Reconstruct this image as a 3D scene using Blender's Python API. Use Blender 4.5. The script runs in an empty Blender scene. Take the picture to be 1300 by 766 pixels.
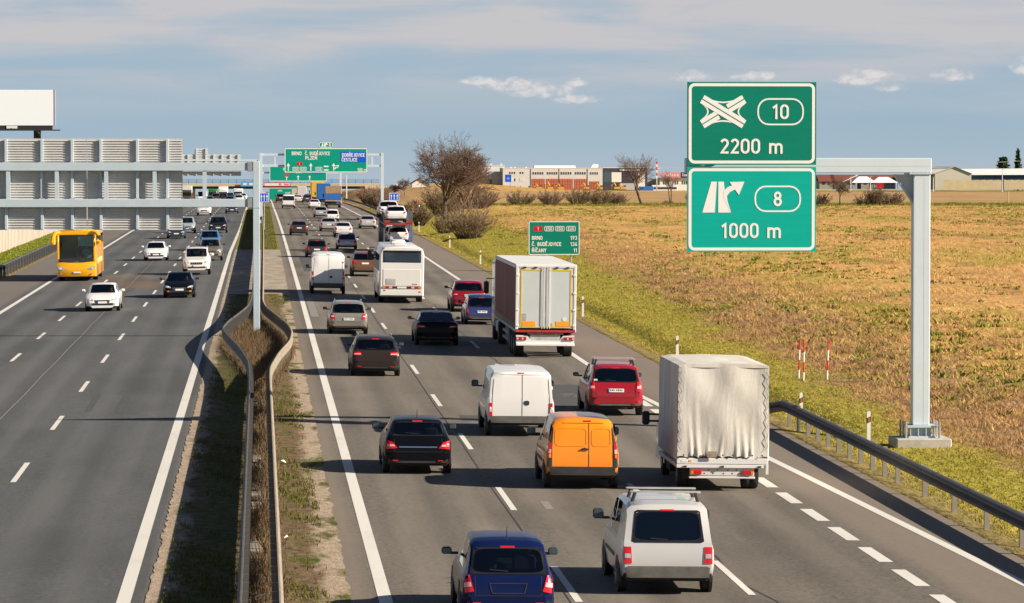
import bpy, bmesh, math, random
import numpy as np
from mathutils import Vector
from mathutils.bvhtree import BVHTree

SC = bpy.context.scene
COL = SC.collection
PI = math.pi
random.seed(7)
rng = np.random.default_rng(11)

# ------------------------------------------------------------------ camera
CAM_H = 8.5
cd = bpy.data.cameras.new('camera')
cam = bpy.data.objects.new('camera', cd)
COL.objects.link(cam)
cd.sensor_width = 36.0
cd.sensor_fit = 'HORIZONTAL'
cd.lens = 36.0 * 4700 / 1300
cd.clip_start = 0.5
cd.clip_end = 30000
CAM_YAW = math.radians(3.893)
CAM_PIT = math.radians(2.084)
cam.location = (0, 0, CAM_H)
cam.rotation_euler = (PI / 2 - CAM_PIT, 0, -CAM_YAW)
SC.camera = cam

# ------------------------------------------------------------------ sun, sky
SUN_EL = math.radians(27.0)
SUN_AZ = math.radians(109.0)          # clockwise from +Y (the driving direction)
sdir = Vector((math.sin(SUN_AZ) * math.cos(SUN_EL), math.cos(SUN_AZ) * math.cos(SUN_EL), math.sin(SUN_EL)))
sl = bpy.data.lights.new('sun', 'SUN')
sl.energy = 5.0
sl.angle = math.radians(0.5)
sl.color = (1.0, 0.885, 0.73)
so = bpy.data.objects.new('sun', sl)
COL.objects.link(so)
so.rotation_euler = sdir.to_track_quat('Z', 'Y').to_euler()
so.location = (0, 0, 60)

world = bpy.data.worlds.new('World')
SC.world = world
world.use_nodes = True
wt = world.node_tree
wt.nodes.clear()


def wn(t, **k):
    n = wt.nodes.new(t)
    for a, b in k.items():
        setattr(n, a, b)
    return n


def wl(a, b):
    wt.links.new(a, b)


def wmath(op, a, b=None, c=None, clamp=False):
    n = wn('ShaderNodeMath', operation=op, use_clamp=clamp)
    for i, s in enumerate((a, b, c)):
        if s is None:
            continue
        if isinstance(s, (int, float)):
            n.inputs[i].default_value = s
        else:
            wl(s, n.inputs[i])
    return n.outputs[0]


def wmap(v, a, b, c=0.0, d=1.0, smooth=True):
    n = wn('ShaderNodeMapRange')
    n.interpolation_type = 'SMOOTHSTEP' if smooth else 'LINEAR'
    wl(v, n.inputs[0])
    for i, q in enumerate((a, b, c, d)):
        n.inputs[i + 1].default_value = q
    return n.outputs[0]


def wmix(f, a, b):
    n = wn('ShaderNodeMix', data_type='RGBA')
    if isinstance(f, (int, float)):
        n.inputs[0].default_value = f
    else:
        wl(f, n.inputs[0])
    for i, s in ((6, a), (7, b)):
        if isinstance(s, tuple):
            n.inputs[i].default_value = (*s, 1)
        else:
            wl(s, n.inputs[i])
    return n.outputs[2]


sky = wn('ShaderNodeTexSky', sky_type='NISHITA')
sky.sun_disc = False
sky.sun_elevation = SUN_EL
sky.sun_rotation = SUN_AZ
sky.altitude = 300
sky.air_density = 0.55
sky.dust_density = 0.6
sky.ozone_density = 2.2
SKY_STR = 0.05
tc = wn('ShaderNodeTexCoord')
nrm = wn('ShaderNodeVectorMath', operation='NORMALIZE')
wl(tc.outputs['Generated'], nrm.inputs[0])
sx = wn('ShaderNodeSeparateXYZ')
wl(nrm.outputs[0], sx.inputs[0])
el = sx.outputs[2]
az = wmath('ARCTAN2', sx.outputs[0], sx.outputs[1])     # 0 along +Y, positive to the right


def wnoise(scale_az, scale_el, sc, detail=4, rough=0.55, seed=0.0, dist=0.0):
    cx = wn('ShaderNodeCombineXYZ')
    wl(wmath('MULTIPLY', az, scale_az), cx.inputs[0])
    wl(wmath('MULTIPLY', el, scale_el), cx.inputs[1])
    cx.inputs[2].default_value = seed
    nz = wn('ShaderNodeTexNoise')
    nz.inputs['Scale'].default_value = sc
    nz.inputs['Detail'].default_value = detail
    nz.inputs['Roughness'].default_value = rough
    nz.inputs['Distortion'].default_value = dist
    wl(cx.outputs[0], nz.inputs['Vector'])
    return nz.outputs[0]


# tone of the clear air: the Nishita sky desaturated by thin high veil cloud
veil_col = (5.95, 5.75, 5.9)
low_f = wmap(el, 0.34, 0.06)            # haze and veil belong to the lower sky; the zenith is clear
base = wmix(wmath('MULTIPLY', low_f, 0.9), sky.outputs[0], (3.3, 4.75, 6.0))
base = wmix(wmap(el, 0.016, -0.004, 0.0, 0.75), base, (4.5, 5.3, 5.9))   # haze at the horizon
streak = wnoise(9, 60, 1.6, 5, 0.55, 3.1, 0.4)
streak2 = wnoise(5, 150, 1.0, 4, 0.5, 9.4, 0.3)
up_f = wmap(el, 0.004, 0.044)
vf = wmath('MULTIPLY', wmap(wmath('ADD', streak, wmath('MULTIPLY', streak2, 0.5)), 0.50, 0.98), 1.15)
vf2 = wmath('MULTIPLY', up_f, wmath('ADD', wmath('MULTIPLY', vf, 1.0), 0.26), None, True)
base = wmix(wmath('MULTIPLY', wmath('MULTIPLY', vf2, low_f), 0.92, None, True), base, veil_col)
# small fair-weather cumulus low over the horizon
edge = wnoise(1, 1.6, 210, 6, 0.62, 1.7, 0.2)
edge2 = wnoise(1, 1.5, 420, 4, 0.65, 4.2)
PUFFS = [(0.0600, 0.0230, 0.0050, 0.0015), (0.0690, 0.0216, 0.0078, 0.0022), (0.0768, 0.0199, 0.0085, 0.0021), (0.0850, 0.0180, 0.0056, 0.0016),
         (0.0860, 0.0224, 0.0026, 0.0015), (0.1165, 0.0240, 0.0050, 0.0018), (0.1335, 0.0240, 0.0056, 0.0016),
         (0.1630, 0.0234, 0.0080, 0.0025), (0.1700, 0.0212, 0.0040, 0.0014), (0.1868, 0.0242, 0.0050, 0.0018), (0.2080, 0.0262, 0.0060, 0.0030),
         (-0.34, 0.022, 0.012, 0.003), (-0.55, 0.030, 0.02, 0.004), (0.42, 0.025, 0.014, 0.003), (0.61, 0.03, 0.02, 0.004),
         (-0.23, 0.026, 0.009, 0.002), (0.29, 0.021, 0.010, 0.0025), (0.9, 0.04, 0.03, 0.006), (-0.9, 0.04, 0.03, 0.006)]
acc = None
for (pa, pe, wa, we) in PUFFS:
    dx = wmath('DIVIDE', wmath('SUBTRACT', az, pa), wa * 1.5)
    dy = wmath('DIVIDE', wmath('SUBTRACT', el, pe), we * 1.5)
    # flatter below than above
    dyy = wmath('MULTIPLY', dy, wmath('ADD', 1.0, wmath('MULTIPLY', wmath('LESS_THAN', dy, 0.0), 0.8)))
    r2 = wmath('ADD', wmath('MULTIPLY', dx, dx), wmath('MULTIPLY', dyy, dyy))
    m = wmath('SUBTRACT', 1.0, r2, None, True)
    acc = m if acc is None else wmath('MAXIMUM', acc, m)
dens = wmath('ADD', acc, wmath('ADD', wmath('MULTIPLY', wmath('SUBTRACT', edge, 0.5), 1.9), wmath('MULTIPLY', wmath('SUBTRACT', edge2, 0.5), 0.6)))
cm = wmath('MULTIPLY', wmap(dens, 0.22, 1.15), wmap(acc, 0.0, 0.25), None, True)
shade = wmap(edge, 0.35, 0.62)
pc = wmix(shade, (5.9, 6.0, 6.4), (9.2, 8.3, 7.8))
base = wmix(wmath('MULTIPLY', cm, 0.62), base, pc)
bg = wn('ShaderNodeBackground')
wl(base, bg.inputs[0])
bg.inputs[1].default_value = SKY_STR
wo = wn('ShaderNodeOutputWorld')
wl(bg.outputs[0], wo.inputs[0])
SC.view_settings.view_transform = 'Standard'
SC.view_settings.look = 'None'
SC.view_settings.gamma = 1.0
SC.view_settings.exposure = 0.98

# ------------------------------------------------------------------ helpers


def link(o, parent=None):
    COL.objects.link(o)
    if parent is not None:
        o.parent = parent
    return o


def tag(o, label=None, cat=None, group=None, kind=None):
    if label:
        o['label'] = label
    if cat:
        o['category'] = cat
    if group:
        o['group'] = group
    if kind:
        o['kind'] = kind
    return o


def thing(name, label, cat, loc=(0, 0, 0), rot=(0, 0, 0), group=None):
    o = bpy.data.objects.new(name, None)
    o.empty_display_size = 0.3
    o.location = loc
    o.rotation_euler = rot
    link(o)
    return tag(o, label, cat, group)


class MB:
    def __init__(s):
        s.v, s.f, s.m = [], [], []

    def poly(s, pts, mi=0):
        b = len(s.v)
        s.v += [tuple(p) for p in pts]
        s.f.append(tuple(range(b, b + len(pts))))
        s.m.append(mi)

    def box(s, x0, x1, y0, y1, z0, z1, b=0.0, mi=0):
        if b <= 0:
            k = len(s.v)
            s.v += [(x0, y0, z0), (x1, y0, z0), (x1, y1, z0), (x0, y1, z0), (x0, y0, z1), (x1, y0, z1), (x1, y1, z1), (x0, y1, z1)]
            for q in ((0, 3, 2, 1), (4, 5, 6, 7), (0, 1, 5, 4), (1, 2, 6, 5), (2, 3, 7, 6), (3, 0, 4, 7)):
                s.f.append(tuple(k + i for i in q))
                s.m.append(mi)
            return
        b = min(b, (x1 - x0) * .49, (y1 - y0) * .49, (z1 - z0) * .49)
        X, Y, Z = (x0, x1), (y0, y1), (z0, z1)
        sg = (1, -1)
        idx = {}
        for i in (0, 1):
            for j in (0, 1):
                for l in (0, 1):
                    for a in range(3):
                        p = [X[i], Y[j], Z[l]]
                        for q, o in enumerate((i, j, l)):
                            if q != a:
                                p[q] += b * sg[o]
                        idx[(i, j, l, a)] = len(s.v)
                        s.v.append(tuple(p))

        def F(c, *ks):
            vs = [idx[k] for k in ks]
            P = [Vector(s.v[q]) for q in vs]
            n = (P[1] - P[0]).cross(P[2] - P[0])
            if n.dot(Vector(c)) < 0:
                vs.reverse()
            s.f.append(tuple(vs))
            s.m.append(mi)
        for a in range(3):
            for e in (0, 1):
                ks = []
                for (u, w) in ((0, 0), (0, 1), (1, 1), (1, 0)):
                    t = [0, 0, 0]
                    t[a] = e
                    t[(a + 1) % 3] = u
                    t[(a + 2) % 3] = w
                    ks.append((*t, a))
                n = [0, 0, 0]
                n[a] = 1 if e else -1
                F(n, *ks)
        for a in range(3):
            for u in (0, 1):
                for w in (0, 1):
                    t0 = [0, 0, 0]
                    t1 = [0, 0, 0]
                    a1, a2 = (a + 1) % 3, (a + 2) % 3
                    t0[a], t1[a] = 0, 1
                    t0[a1] = t1[a1] = u
                    t0[a2] = t1[a2] = w
                    n = [0, 0, 0]
                    n[a1] = 1 if u else -1
                    n[a2] = 1 if w else -1
                    F(n, (*t0, a1), (*t1, a1), (*t1, a2), (*t0, a2))
        for i in (0, 1):
            for j in (0, 1):
                for l in (0, 1):
                    F((i * 2 - 1, j * 2 - 1, l * 2 - 1), (i, j, l, 0), (i, j, l, 1), (i, j, l, 2))

    def tube(s, path, r, n=6, cap=True, mi=0):
        P = [Vector(p) for p in path]
        R = r if isinstance(r, (list, tuple)) else [r] * len(P)
        base = len(s.v)
        ref = None
        for i, p in enumerate(P):
            if i == 0:
                t = P[1] - P[0]
            elif i == len(P) - 1:
                t = P[-1] - P[-2]
            else:
                t = P[i + 1] - P[i - 1]
            t.normalize()
            if ref is None or abs(ref.dot(t)) > .95:
                ref = Vector((0, 0, 1)) if abs(t.z) < .9 else Vector((1, 0, 0))
            a = t.cross(ref).normalized()
            c = a.cross(t)
            for k in range(n):
                an = 2 * PI * k / n + PI / n
                q = p + (a * math.cos(an) + c * math.sin(an)) * R[i]
                s.v.append(tuple(q))
        for i in range(len(P) - 1):
            for k in range(n):
                k2 = (k + 1) % n
                s.f.append((base + i * n + k, base + i * n + k2, base + (i + 1) * n + k2, base + (i + 1) * n + k))
                s.m.append(mi)
        if cap:
            s.f.append(tuple(base + k for k in range(n - 1, -1, -1)))
            s.m.append(mi)
            e = base + (len(P) - 1) * n
            s.f.append(tuple(e + k for k in range(n)))
            s.m.append(mi)

    def lathe(s, prof, c, axis='x', n=18, mi=0):
        """prof: list of (offset along axis, radius); closed at the ends."""
        base = len(s.v)
        for (o, r) in prof:
            for k in range(n):
                a = 2 * PI * k / n
                if axis == 'x':
                    s.v.append((c[0] + o, c[1] + r * math.cos(a), c[2] + r * math.sin(a)))
                elif axis == 'y':
                    s.v.append((c[0] + r * math.cos(a), c[1] + o, c[2] + r * math.sin(a)))
                else:
                    s.v.append((c[0] + r * math.cos(a), c[1] + r * math.sin(a), c[2] + o))
        for i in range(len(prof) - 1):
            for k in range(n):
                k2 = (k + 1) % n
                s.f.append((base + i * n + k, base + i * n + k2, base + (i + 1) * n + k2, base + (i + 1) * n + k))
                s.m.append(mi)
        s.f.append(tuple(base + k for k in range(n)))
        s.m.append(mi)
        e = base + (len(prof) - 1) * n
        s.f.append(tuple(e + k for k in range(n)))
        s.m.append(mi)

    def prism(s, pts, y0, y1, mi=0):
        """outline pts (x,z) extruded from y0 to y1"""
        n = len(pts)
        b = len(s.v)
        s.v += [(x, y0, z) for x, z in pts] + [(x, y1, z) for x, z in pts]
        s.f.append(tuple(range(b, b + n)))
        s.m.append(mi)
        s.f.append(tuple(range(b + 2 * n - 1, b + n - 1, -1)))
        s.m.append(mi)
        for i in range(n):
            j = (i + 1) % n
            s.f.append((b + i, b + n + i, b + n + j, b + j))
            s.m.append(mi)

    def sweep(s, prof, path, mi=0):
        """closed profile [(lateral, up)] swept along path of (x,y,z); lateral is to the right of travel in plan"""
        P = [Vector(p) for p in path]
        n = len(prof)
        b = len(s.v)
        for i, p in enumerate(P):
            t = (P[min(i + 1, len(P) - 1)] - P[max(i - 1, 0)])
            t.z = 0
            t.normalize()
            r = Vector((t.y, -t.x, 0))
            for (l, u) in prof:
                q = p + r * l
                s.v.append((q.x, q.y, q.z + u))
        for i in range(len(P) - 1):
            for k in range(n):
                k2 = (k + 1) % n
                s.f.append((b + i * n + k, b + i * n + k2, b + (i + 1) * n + k2, b + (i + 1) * n + k))
                s.m.append(mi)
        s.f.append(tuple(b + k for k in range(n)))
        s.m.append(mi)
        e = b + (len(P) - 1) * n
        s.f.append(tuple(e + k for k in range(n - 1, -1, -1)))
        s.m.append(mi)

    def mesh(s, name, mats, smooth=False, recalc=True, sharp=40):
        me = bpy.data.meshes.new(name)
        me.from_pydata(s.v, [], s.f)
        for m in (mats if isinstance(mats, (list, tuple)) else [mats]):
            me.materials.append(m)
        if any(s.m):
            me.polygons.foreach_set('material_index', s.m)
        if recalc:
            bm = bmesh.new()
            bm.from_mesh(me)
            bmesh.ops.recalc_face_normals(bm, faces=bm.faces)
            bm.to_mesh(me)
            bm.free()
        if smooth:
            me.polygons.foreach_set('use_smooth', [True] * len(me.polygons))
            me.set_sharp_from_angle(angle=math.radians(sharp))
        me.update()
        return me

    def build(s, name, mats, parent=None, smooth=False, recalc=True, sharp=40, loc=None):
        o = bpy.data.objects.new(name, s.mesh(name, mats, smooth, recalc, sharp))
        if loc:
            o.location = loc
        return link(o, parent)


def np_obj(name, V, Fc, mats, parent=None, smooth=False):
    """fast mesh from numpy arrays; Fc is (n,3) or (n,4)"""
    me = bpy.data.meshes.new(name)
    k = Fc.shape[1]
    me.vertices.add(len(V))
    me.vertices.foreach_set('co', np.asarray(V, np.float32).ravel())
    me.loops.add(Fc.size)
    me.loops.foreach_set('vertex_index', Fc.ravel().astype(np.int32))
    me.polygons.add(len(Fc))
    me.polygons.foreach_set('loop_start', np.arange(0, Fc.size, k, dtype=np.int32))
    me.polygons.foreach_set('loop_total', np.full(len(Fc), k, np.int32))
    me.update(calc_edges=True)
    if smooth:
        me.polygons.foreach_set('use_smooth', np.ones(len(Fc), bool))
    for m in (mats if isinstance(mats, (list, tuple)) else [mats]):
        me.materials.append(m)
    o = bpy.data.objects.new(name, me)
    return link(o, parent)


# ------------------------------------------------------------------ materials
MATS = {}


class NT:
    def __init__(s, name):
        s.m = bpy.data.materials.new(name)
        s.m.use_nodes = True
        s.t = s.m.node_tree
        s.p = s.t.nodes['Principled BSDF']
        s.out = s.t.nodes['Material Output']

    def n(s, t, **k):
        n = s.t.nodes.new(t)
        for a, b in k.items():
            setattr(n, a, b)
        return n

    def l(s, a, b):
        s.t.links.new(a, b)

    def coord(s, kind='Object'):
        return s.n('ShaderNodeTexCoord').outputs[kind]

    def pos(s):
        return s.n('ShaderNodeNewGeometry').outputs['Position']

    def vec(s, src, scale):
        mp = s.n('ShaderNodeMapping')
        mp.inputs['Scale'].default_value = scale
        s.l(src, mp.inputs['Vector'])
        return mp.outputs[0]

    def noise(s, src, scale, detail=4, rough=.55, dist=0.0):
        z = s.n('ShaderNodeTexNoise')
        z.inputs['Scale'].default_value = scale
        z.inputs['Detail'].default_value = detail
        z.inputs['Roughness'].default_value = rough
        z.inputs['Distortion'].default_value = dist
        s.l(src, z.inputs['Vector'])
        return z.outputs[0]

    def mapr(s, v, a, b, c=0., d=1., smooth=False):
        q = s.n('ShaderNodeMapRange')
        if smooth:
            q.interpolation_type = 'SMOOTHSTEP'
        s.l(v, q.inputs[0])
        for i, w in enumerate((a, b, c, d)):
            q.inputs[i + 1].default_value = w
        return q.outputs[0]

    def math(s, op, a, b=None, clamp=False):
        q = s.n('ShaderNodeMath', operation=op, use_clamp=clamp)
        for i, w in enumerate((a, b)):
            if w is None:
                continue
            if isinstance(w, (int, float)):
                q.inputs[i].default_value = w
            else:
                s.l(w, q.inputs[i])
        return q.outputs[0]

    def mix(s, f, a, b, blend='MIX'):
        q = s.n('ShaderNodeMix', data_type='RGBA', blend_type=blend)
        if isinstance(f, (int, float)):
            q.inputs[0].default_value = f
        else:
            s.l(f, q.inputs[0])
        for i, w in ((6, a), (7, b)):
            if isinstance(w, tuple):
                q.inputs[i].default_value = (*w[:3], 1)
            else:
                s.l(w, q.inputs[i])
        return q.outputs[2]

    def bump(s, h, strength=.3, dist=.02):
        b = s.n('ShaderNodeBump')
        b.inputs['Strength'].default_value = strength
        b.inputs['Distance'].default_value = dist
        s.l(h, b.inputs['Height'])
        s.l(b.outputs[0], s.p.inputs['Normal'])

    def color(s, c):
        if isinstance(c, tuple):
            s.p.inputs['Base Color'].default_value = (*c[:3], 1)
        else:
            s.l(c, s.p.inputs['Base Color'])

    def set(s, **k):
        for a, b in k.items():
            s.p.inputs[a.replace('_', ' ')].default_value = b
        return s


def mat(name, col, rough=.6, metal=0., var=.12, scale=3., bump=0., spec=None):
    """plain procedural material: base colour broken up by two octaves of noise"""
    if name in MATS:
        return MATS[name]
    t = NT(name)
    o = t.coord()
    f = t.noise(o, scale, 6, .6)
    lo = tuple(c * (1 - var) for c in col)
    hi = tuple(min(1, c * (1 + var)) for c in col)
    t.color(t.mix(t.mapr(f, .3, .7), lo, hi))
    t.set(Roughness=rough, Metallic=metal)
    if spec is not None:
        t.p.inputs['Specular IOR Level'].default_value = spec
    if bump:
        t.bump(t.noise(o, scale * 6, 5, .6), bump, .02)
    MATS[name] = t.m
    return t.m


def paint(name, col, metal=0.0, rough=.32, dirt=.35, dirtcol=(.16, .14, .115)):
    """car paint with clear coat, road grime low down, dark trim behind"""
    if name in MATS:
        return MATS[name]
    t = NT(name)
    o = t.coord()
    n1 = t.noise(o, 2.2, 6, .62)
    sp = t.n('ShaderNodeSeparateXYZ')
    t.l(o, sp.inputs[0])
    low = t.mapr(sp.outputs[2], .95, .2, 0, 1, True)
    if max(col) < .1:
        dirt *= .12
    d = t.math('MULTIPLY', t.math('MULTIPLY', t.mapr(n1, .25, .7, .35, 1.0), low), dirt, True)
    c = t.mix(t.mapr(n1, .3, .7), tuple(q * .96 for q in col), col)
    c = t.mix(d, c, dirtcol)
    g = t.n('ShaderNodeNewGeometry')
    c = t.mix(g.outputs['Backfacing'], c, (.02, .02, .022))
    t.color(c)
    t.set(Metallic=metal, Roughness=rough)
    t.p.inputs['Coat Weight'].default_value = .14 if max(col) < .1 else .6
    t.p.inputs['Specular IOR Level'].default_value = .08 if max(col) < .1 else .25
    t.p.inputs['Coat Roughness'].default_value = .06
    MATS[name] = t.m
    return t.m


def glass(name, tint=.2, col=(.55, .62, .62)):
    if name in MATS:
        return MATS[name]
    t = NT(name)
    tr = t.n('ShaderNodeBsdfTransparent')
    tr.inputs[0].default_value = (tint * col[0], tint * col[1], tint * col[2], 1)
    gl = t.n('ShaderNodeBsdfGlossy')
    gl.inputs['Roughness'].default_value = .03
    gl.inputs[0].default_value = (.9, .95, 1, 1)
    fr = t.n('ShaderNodeFresnel')
    fr.inputs[0].default_value = 1.45
    mx = t.n('ShaderNodeMixShader')
    t.l(t.math('ADD', fr.outputs[0], .05), mx.inputs[0])
    t.l(tr.outputs[0], mx.inputs[1])
    t.l(gl.outputs[0], mx.inputs[2])
    t.l(mx.outputs[0], t.out.inputs['Surface'])
    MATS[name] = t.m
    return t.m


GLASS = glass('tinted_car_glass', .50)
GLASS_DK = glass('privacy_glass', .07)
GLASS_CL = glass('clear_windscreen_glass', .95, (.72, .93, .95))
RUBBER = mat('tyre_rubber', (.022, .021, .02), .85, var=.3, scale=6)
RIM = mat('alloy_rim', (.42, .42, .43), .4, .7)
PLASTIC = mat('black_plastic', (.028, .028, .03), .55, var=.25)
UNDER = mat('underbody', (.012, .012, .012), .9)
GREYPLAS = mat('dusty_grey_plastic', (.105, .098, .085), .7, var=.25, scale=4)
RED_L = mat('red_lamp_lens', (.55, .012, .02), .22, var=.15)
REDD_L = mat('dark_red_lamp_lens', (.22, .008, .014), .22, var=.15)
PINK_L = mat('pale_lamp_lens', (.75, .42, .42), .22, var=.1)
AMB_L = mat('amber_lamp_lens', (.75, .22, .01), .25, var=.1)
HEAD_L = mat('headlamp_lens', (.42, .46, .50), .12, .3, var=.25, scale=9)
PLATE_W = mat('plate_white', (.74, .74, .70), .5, var=.06)
PLATE_B = mat('plate_blue', (.02, .08, .45), .5)
INK = mat('plate_ink', (.03, .03, .03), .6)
SEATM = mat('seat_fabric', (.03, .03, .034), .9)
CHROME = mat('chrome_trim', (.75, .75, .75), .15, 1.0, var=.05)
STEEL = mat('galvanised_steel', (.40, .41, .41), .5, .55, var=.14, scale=5)
GANTRY = mat('grey_blue_gantry_paint', (.46, .545, .60), .5, .0, var=.05, scale=1.5)
GANTRYW = mat('pale_gantry_paint', (.56, .635, .69), .5, .0, var=.04, scale=1.2)
WHITE = mat('white_reflective_print', (.80, .80, .77), .55, var=.03)
ALU = mat('mill_aluminium_planks', (.56, .55, .53), .55, .15, var=.07, scale=2)
CONC = mat('concrete', (.42, .39, .335), .9, var=.2, scale=3, bump=.4)
BLACK = mat('black_steel', (.02, .02, .022), .6)
SKIN = mat('skin', (.50, .30, .21), .6)
HAIR = mat('dark_hair', (.03, .02, .015), .8)

# ------------------------------------------------------------------ lie of the land
PY = np.array([-200, 0, 100, 200, 300, 400, 500, 600, 700, 800, 900, 1068, 1200, 1400, 1700, 2500, 4000, 6000.])
PZ = np.array([-.86, 0, .43, .86, 1.29, 1.68, 1.98, 2.05, 1.85, 1.4, .5, -1.4, -3.6, -5.0, -6.0, -12, -40, -90.])
FY = np.array([-200, 0, 100, 200, 300, 400, 500, 600, 800, 1000, 1200, 1500, 1600, 1800, 3000, 6000.])
FZ = np.array([-.6, -.1, .40, .95, 1.5, 1.85, 2.05, 2.0, 1.5, .75, .05, -1.1, -1.6, -6, -36, -110.])
XF = .014                                     # crossfall


def prof(y):
    return np.interp(y, PY, PZ)


def rz(x, y):
    return float(prof(y) - XF * (min(abs(x), 16.2) - 2.5))


def sstep(a, b, x):
    t = np.clip((x - a) / (b - a), 0, 1)
    return t * t * (3 - 2 * t)


_ph = rng.uniform(0, 6.28, (14,))
_fr = rng.uniform(.2, 1.6, (14, 2))


def bumps(x, y):
    r = 0
    for i in range(14):
        a, b = _fr[i]
        r = r + np.sin(x * a + y * b * (1 if i % 2 else -1) + _ph[i]) / (1 + 2.2 * (a + b))
    return r * .25


def tz(x, y):
    x = np.asarray(x, float)
    y = np.asarray(y, float)
    b = np.interp(y, PY, PZ)
    road = b - XF * (np.minimum(np.abs(x), 16.2) - 2.5)
    # right-hand verge: shoulder, ditch, far bank, field
    ditch = sstep(112, 128, y) * (1 - sstep(360, 480, y))
    zr = np.interp(x, [16.2, 16.6, 17.6, 18.6, 24], [0, -.05, -.14, -.42, -.40]) - .36 * ditch * np.exp(-((x - 18.7 - .25 * np.sin(y * .07)) / .55) ** 2)
    fld = np.interp(y, FY, FZ)
    w = sstep(20.0, 38, x)
    right = (road + zr) * (1 - w) + (fld) * w + bumps(x, y) * sstep(20, 26, x) * .5
    # approach ramp of the overbridge
    right = right + 2.3 * np.exp(-((x - 49) / 18) ** 2 - ((y - 1050) / 170) ** 2)
    right = right + 3.0 * np.exp(-((x - 75) / 30) ** 2 - ((y - 1400) / 60) ** 2)
    fl = np.interp(y, FY, FZ)
    wl_ = sstep(26, 60, -x)
    left = (road - .05 - .35 * sstep(18, 22, -x)) * (1 - wl_) + fl * wl_
    left = left + 5.0 * np.exp(-((x + 70) / 30) ** 2 - ((y - 1400) / 50) ** 2)
    out = np.where(x > 16.2, right, np.where(x < -17.3, left, road - .07))
    return out


xs = np.concatenate([np.array([-4000, -2000, -1000, -500, -250, -150, -100, -75, -60, -50, -42, -36, -31]), np.arange(-28, -17.3, 1.),
                     np.array([-17.35, -17.25, -10, -3, 0, 3, 10, 16.15, 16.25]), np.arange(16.6, 30, .45), np.arange(30, 62, 1.), np.arange(62, 140, 3.),
                     np.arange(140, 400, 15.), np.array([450, 600, 900, 1500, 2500, 4000])])
ys = np.concatenate([np.array([-200, -50, 0, 30]), np.arange(50, 140, 1.), np.arange(140, 320, 2.), np.arange(320, 640, 4.), np.arange(640, 1700, 20.), np.array([1800, 2100, 2500, 3000, 4000, 6000])])
GX, GY = np.meshgrid(xs, ys)
GZ = tz(GX, GY)
nx_, ny_ = len(xs), len(ys)
V = np.stack([GX.ravel(), GY.ravel(), GZ.ravel()], 1)
ii = np.arange((ny_ - 1) * nx_).reshape(ny_ - 1, nx_)[:, :-1].ravel()
Q = np.stack([ii, ii + 1, ii + 1 + nx_, ii + nx_], 1)

t = NT('field_ground')
P = t.pos()
sp = t.n('ShaderNodeSeparateXYZ')
t.l(P, sp.inputs[0])
X, Y = sp.outputs[0], sp.outputs[1]
n_big = t.noise(t.vec(P, (.05, .016, 0)), 1.0, 4, .6)
n_med = t.noise(t.vec(P, (.35, .12, 0)), 1.0, 5, .6)
n_fin = t.noise(t.vec(P, (2.2, .9, 0)), 1.0, 5, .65)
gold = t.mix(t.mapr(n_fin, .3, .7), (.40, .215, .07), (.68, .40, .145))
n_pat = t.noise(t.vec(P, (.11, .035, 0)), 1.0, 5, .62)
gold = t.mix(t.mapr(n_med, .40, .66, 0, .8), gold, (.42, .24, .09))
gold = t.mix(t.mapr(n_pat, .50, .64, 0, .75, True), gold, (.24, .135, .055))
green = t.mix(t.mapr(n_fin, .3, .7), (.20, .175, .022), (.38, .32, .055))
brown = t.mix(t.mapr(n_fin, .3, .7), (.17, .10, .05), (.40, .25, .12))
xw = t.math('ADD', X, t.math('MULTIPLY', t.math('SUBTRACT', n_med, .5), 6.0))
xw = t.math('SUBTRACT', xw, t.mapr(Y, 135, 330, 0, 5.5))
nearg = t.mapr(xw, 23.5, 20.5, 0, 1, True)          # grassy verge
weeds = t.math('MULTIPLY', t.mapr(xw, 20.5, 23, 0, 1, True), t.mapr(xw, 30, 26, 0, 1, True))
weeds = t.math('MULTIPLY', weeds, t.mapr(Y, 330, 240, .25, 1, True))
gpatch = t.math('MULTIPLY', t.mapr(n_big, .44, .58, 0, 1, True), t.mapr(n_med, .40, .56, .1, 1, True))
c = t.mix(t.math('MULTIPLY', gpatch, .8), gold, green)
c = t.mix(weeds, c, brown)
fargreen = t.math('MULTIPLY', t.mapr(Y, 400, 520, 0, 1, True), t.mapr(t.math('ADD', X, t.math('MULTIPLY', n_med, 10.)), 50, 24, 0, .8, True))
fargreen = t.math('MULTIPLY', fargreen, t.mapr(Y, 640, 600, 0, 1, True))
c = t.mix(fargreen, c, green)
c = t.mix(nearg, c, green)
xv = t.math('ADD', X, t.math('MULTIPLY', t.math('SUBTRACT', n_med, .5), 6.0))
verge = t.math('MULTIPLY', t.mapr(xv, 18.2, 17.0, 0, 1, True), .75)
c = t.mix(verge, c, t.mix(t.mapr(n_fin, .3, .7), (.12, .08, .04), (.24, .18, .085)))
strip = t.math('MULTIPLY', t.mapr(Y, 1302, 1306), t.mapr(X, 170, 200))
strip = t.math('MULTIPLY', strip, t.mapr(Y, 1420, 1410))
c = t.mix(strip, c, (.15, .19, .035))
tilled = t.math('MULTIPLY', t.mapr(Y, 636, 650), t.mapr(Y, 1302, 1296))
c = t.mix(t.math('MULTIPLY', tilled, .75), c, t.mix(t.mapr(n_big, .35, .65), (.30, .19, .10), (.42, .275, .135)))
lg = t.mapr(X, -19.9, -20.4, 0, 1)
c = t.mix(lg, c, t.mix(t.mapr(n_fin, .3, .7), (.09, .12, .018), (.19, .21, .04)))
lp = t.math('MULTIPLY', t.mapr(X, -20.4, -20.2), t.mapr(X, -18.3, -18.5))
c = t.mix(lp, c, t.mix(n_fin, (.26, .22, .17), (.38, .33, .26)))
t.color(c)
t.set(Roughness=.95)
t.p.inputs['Specular IOR Level'].default_value = .1
t.bump(n_fin, .8, .25)
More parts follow.
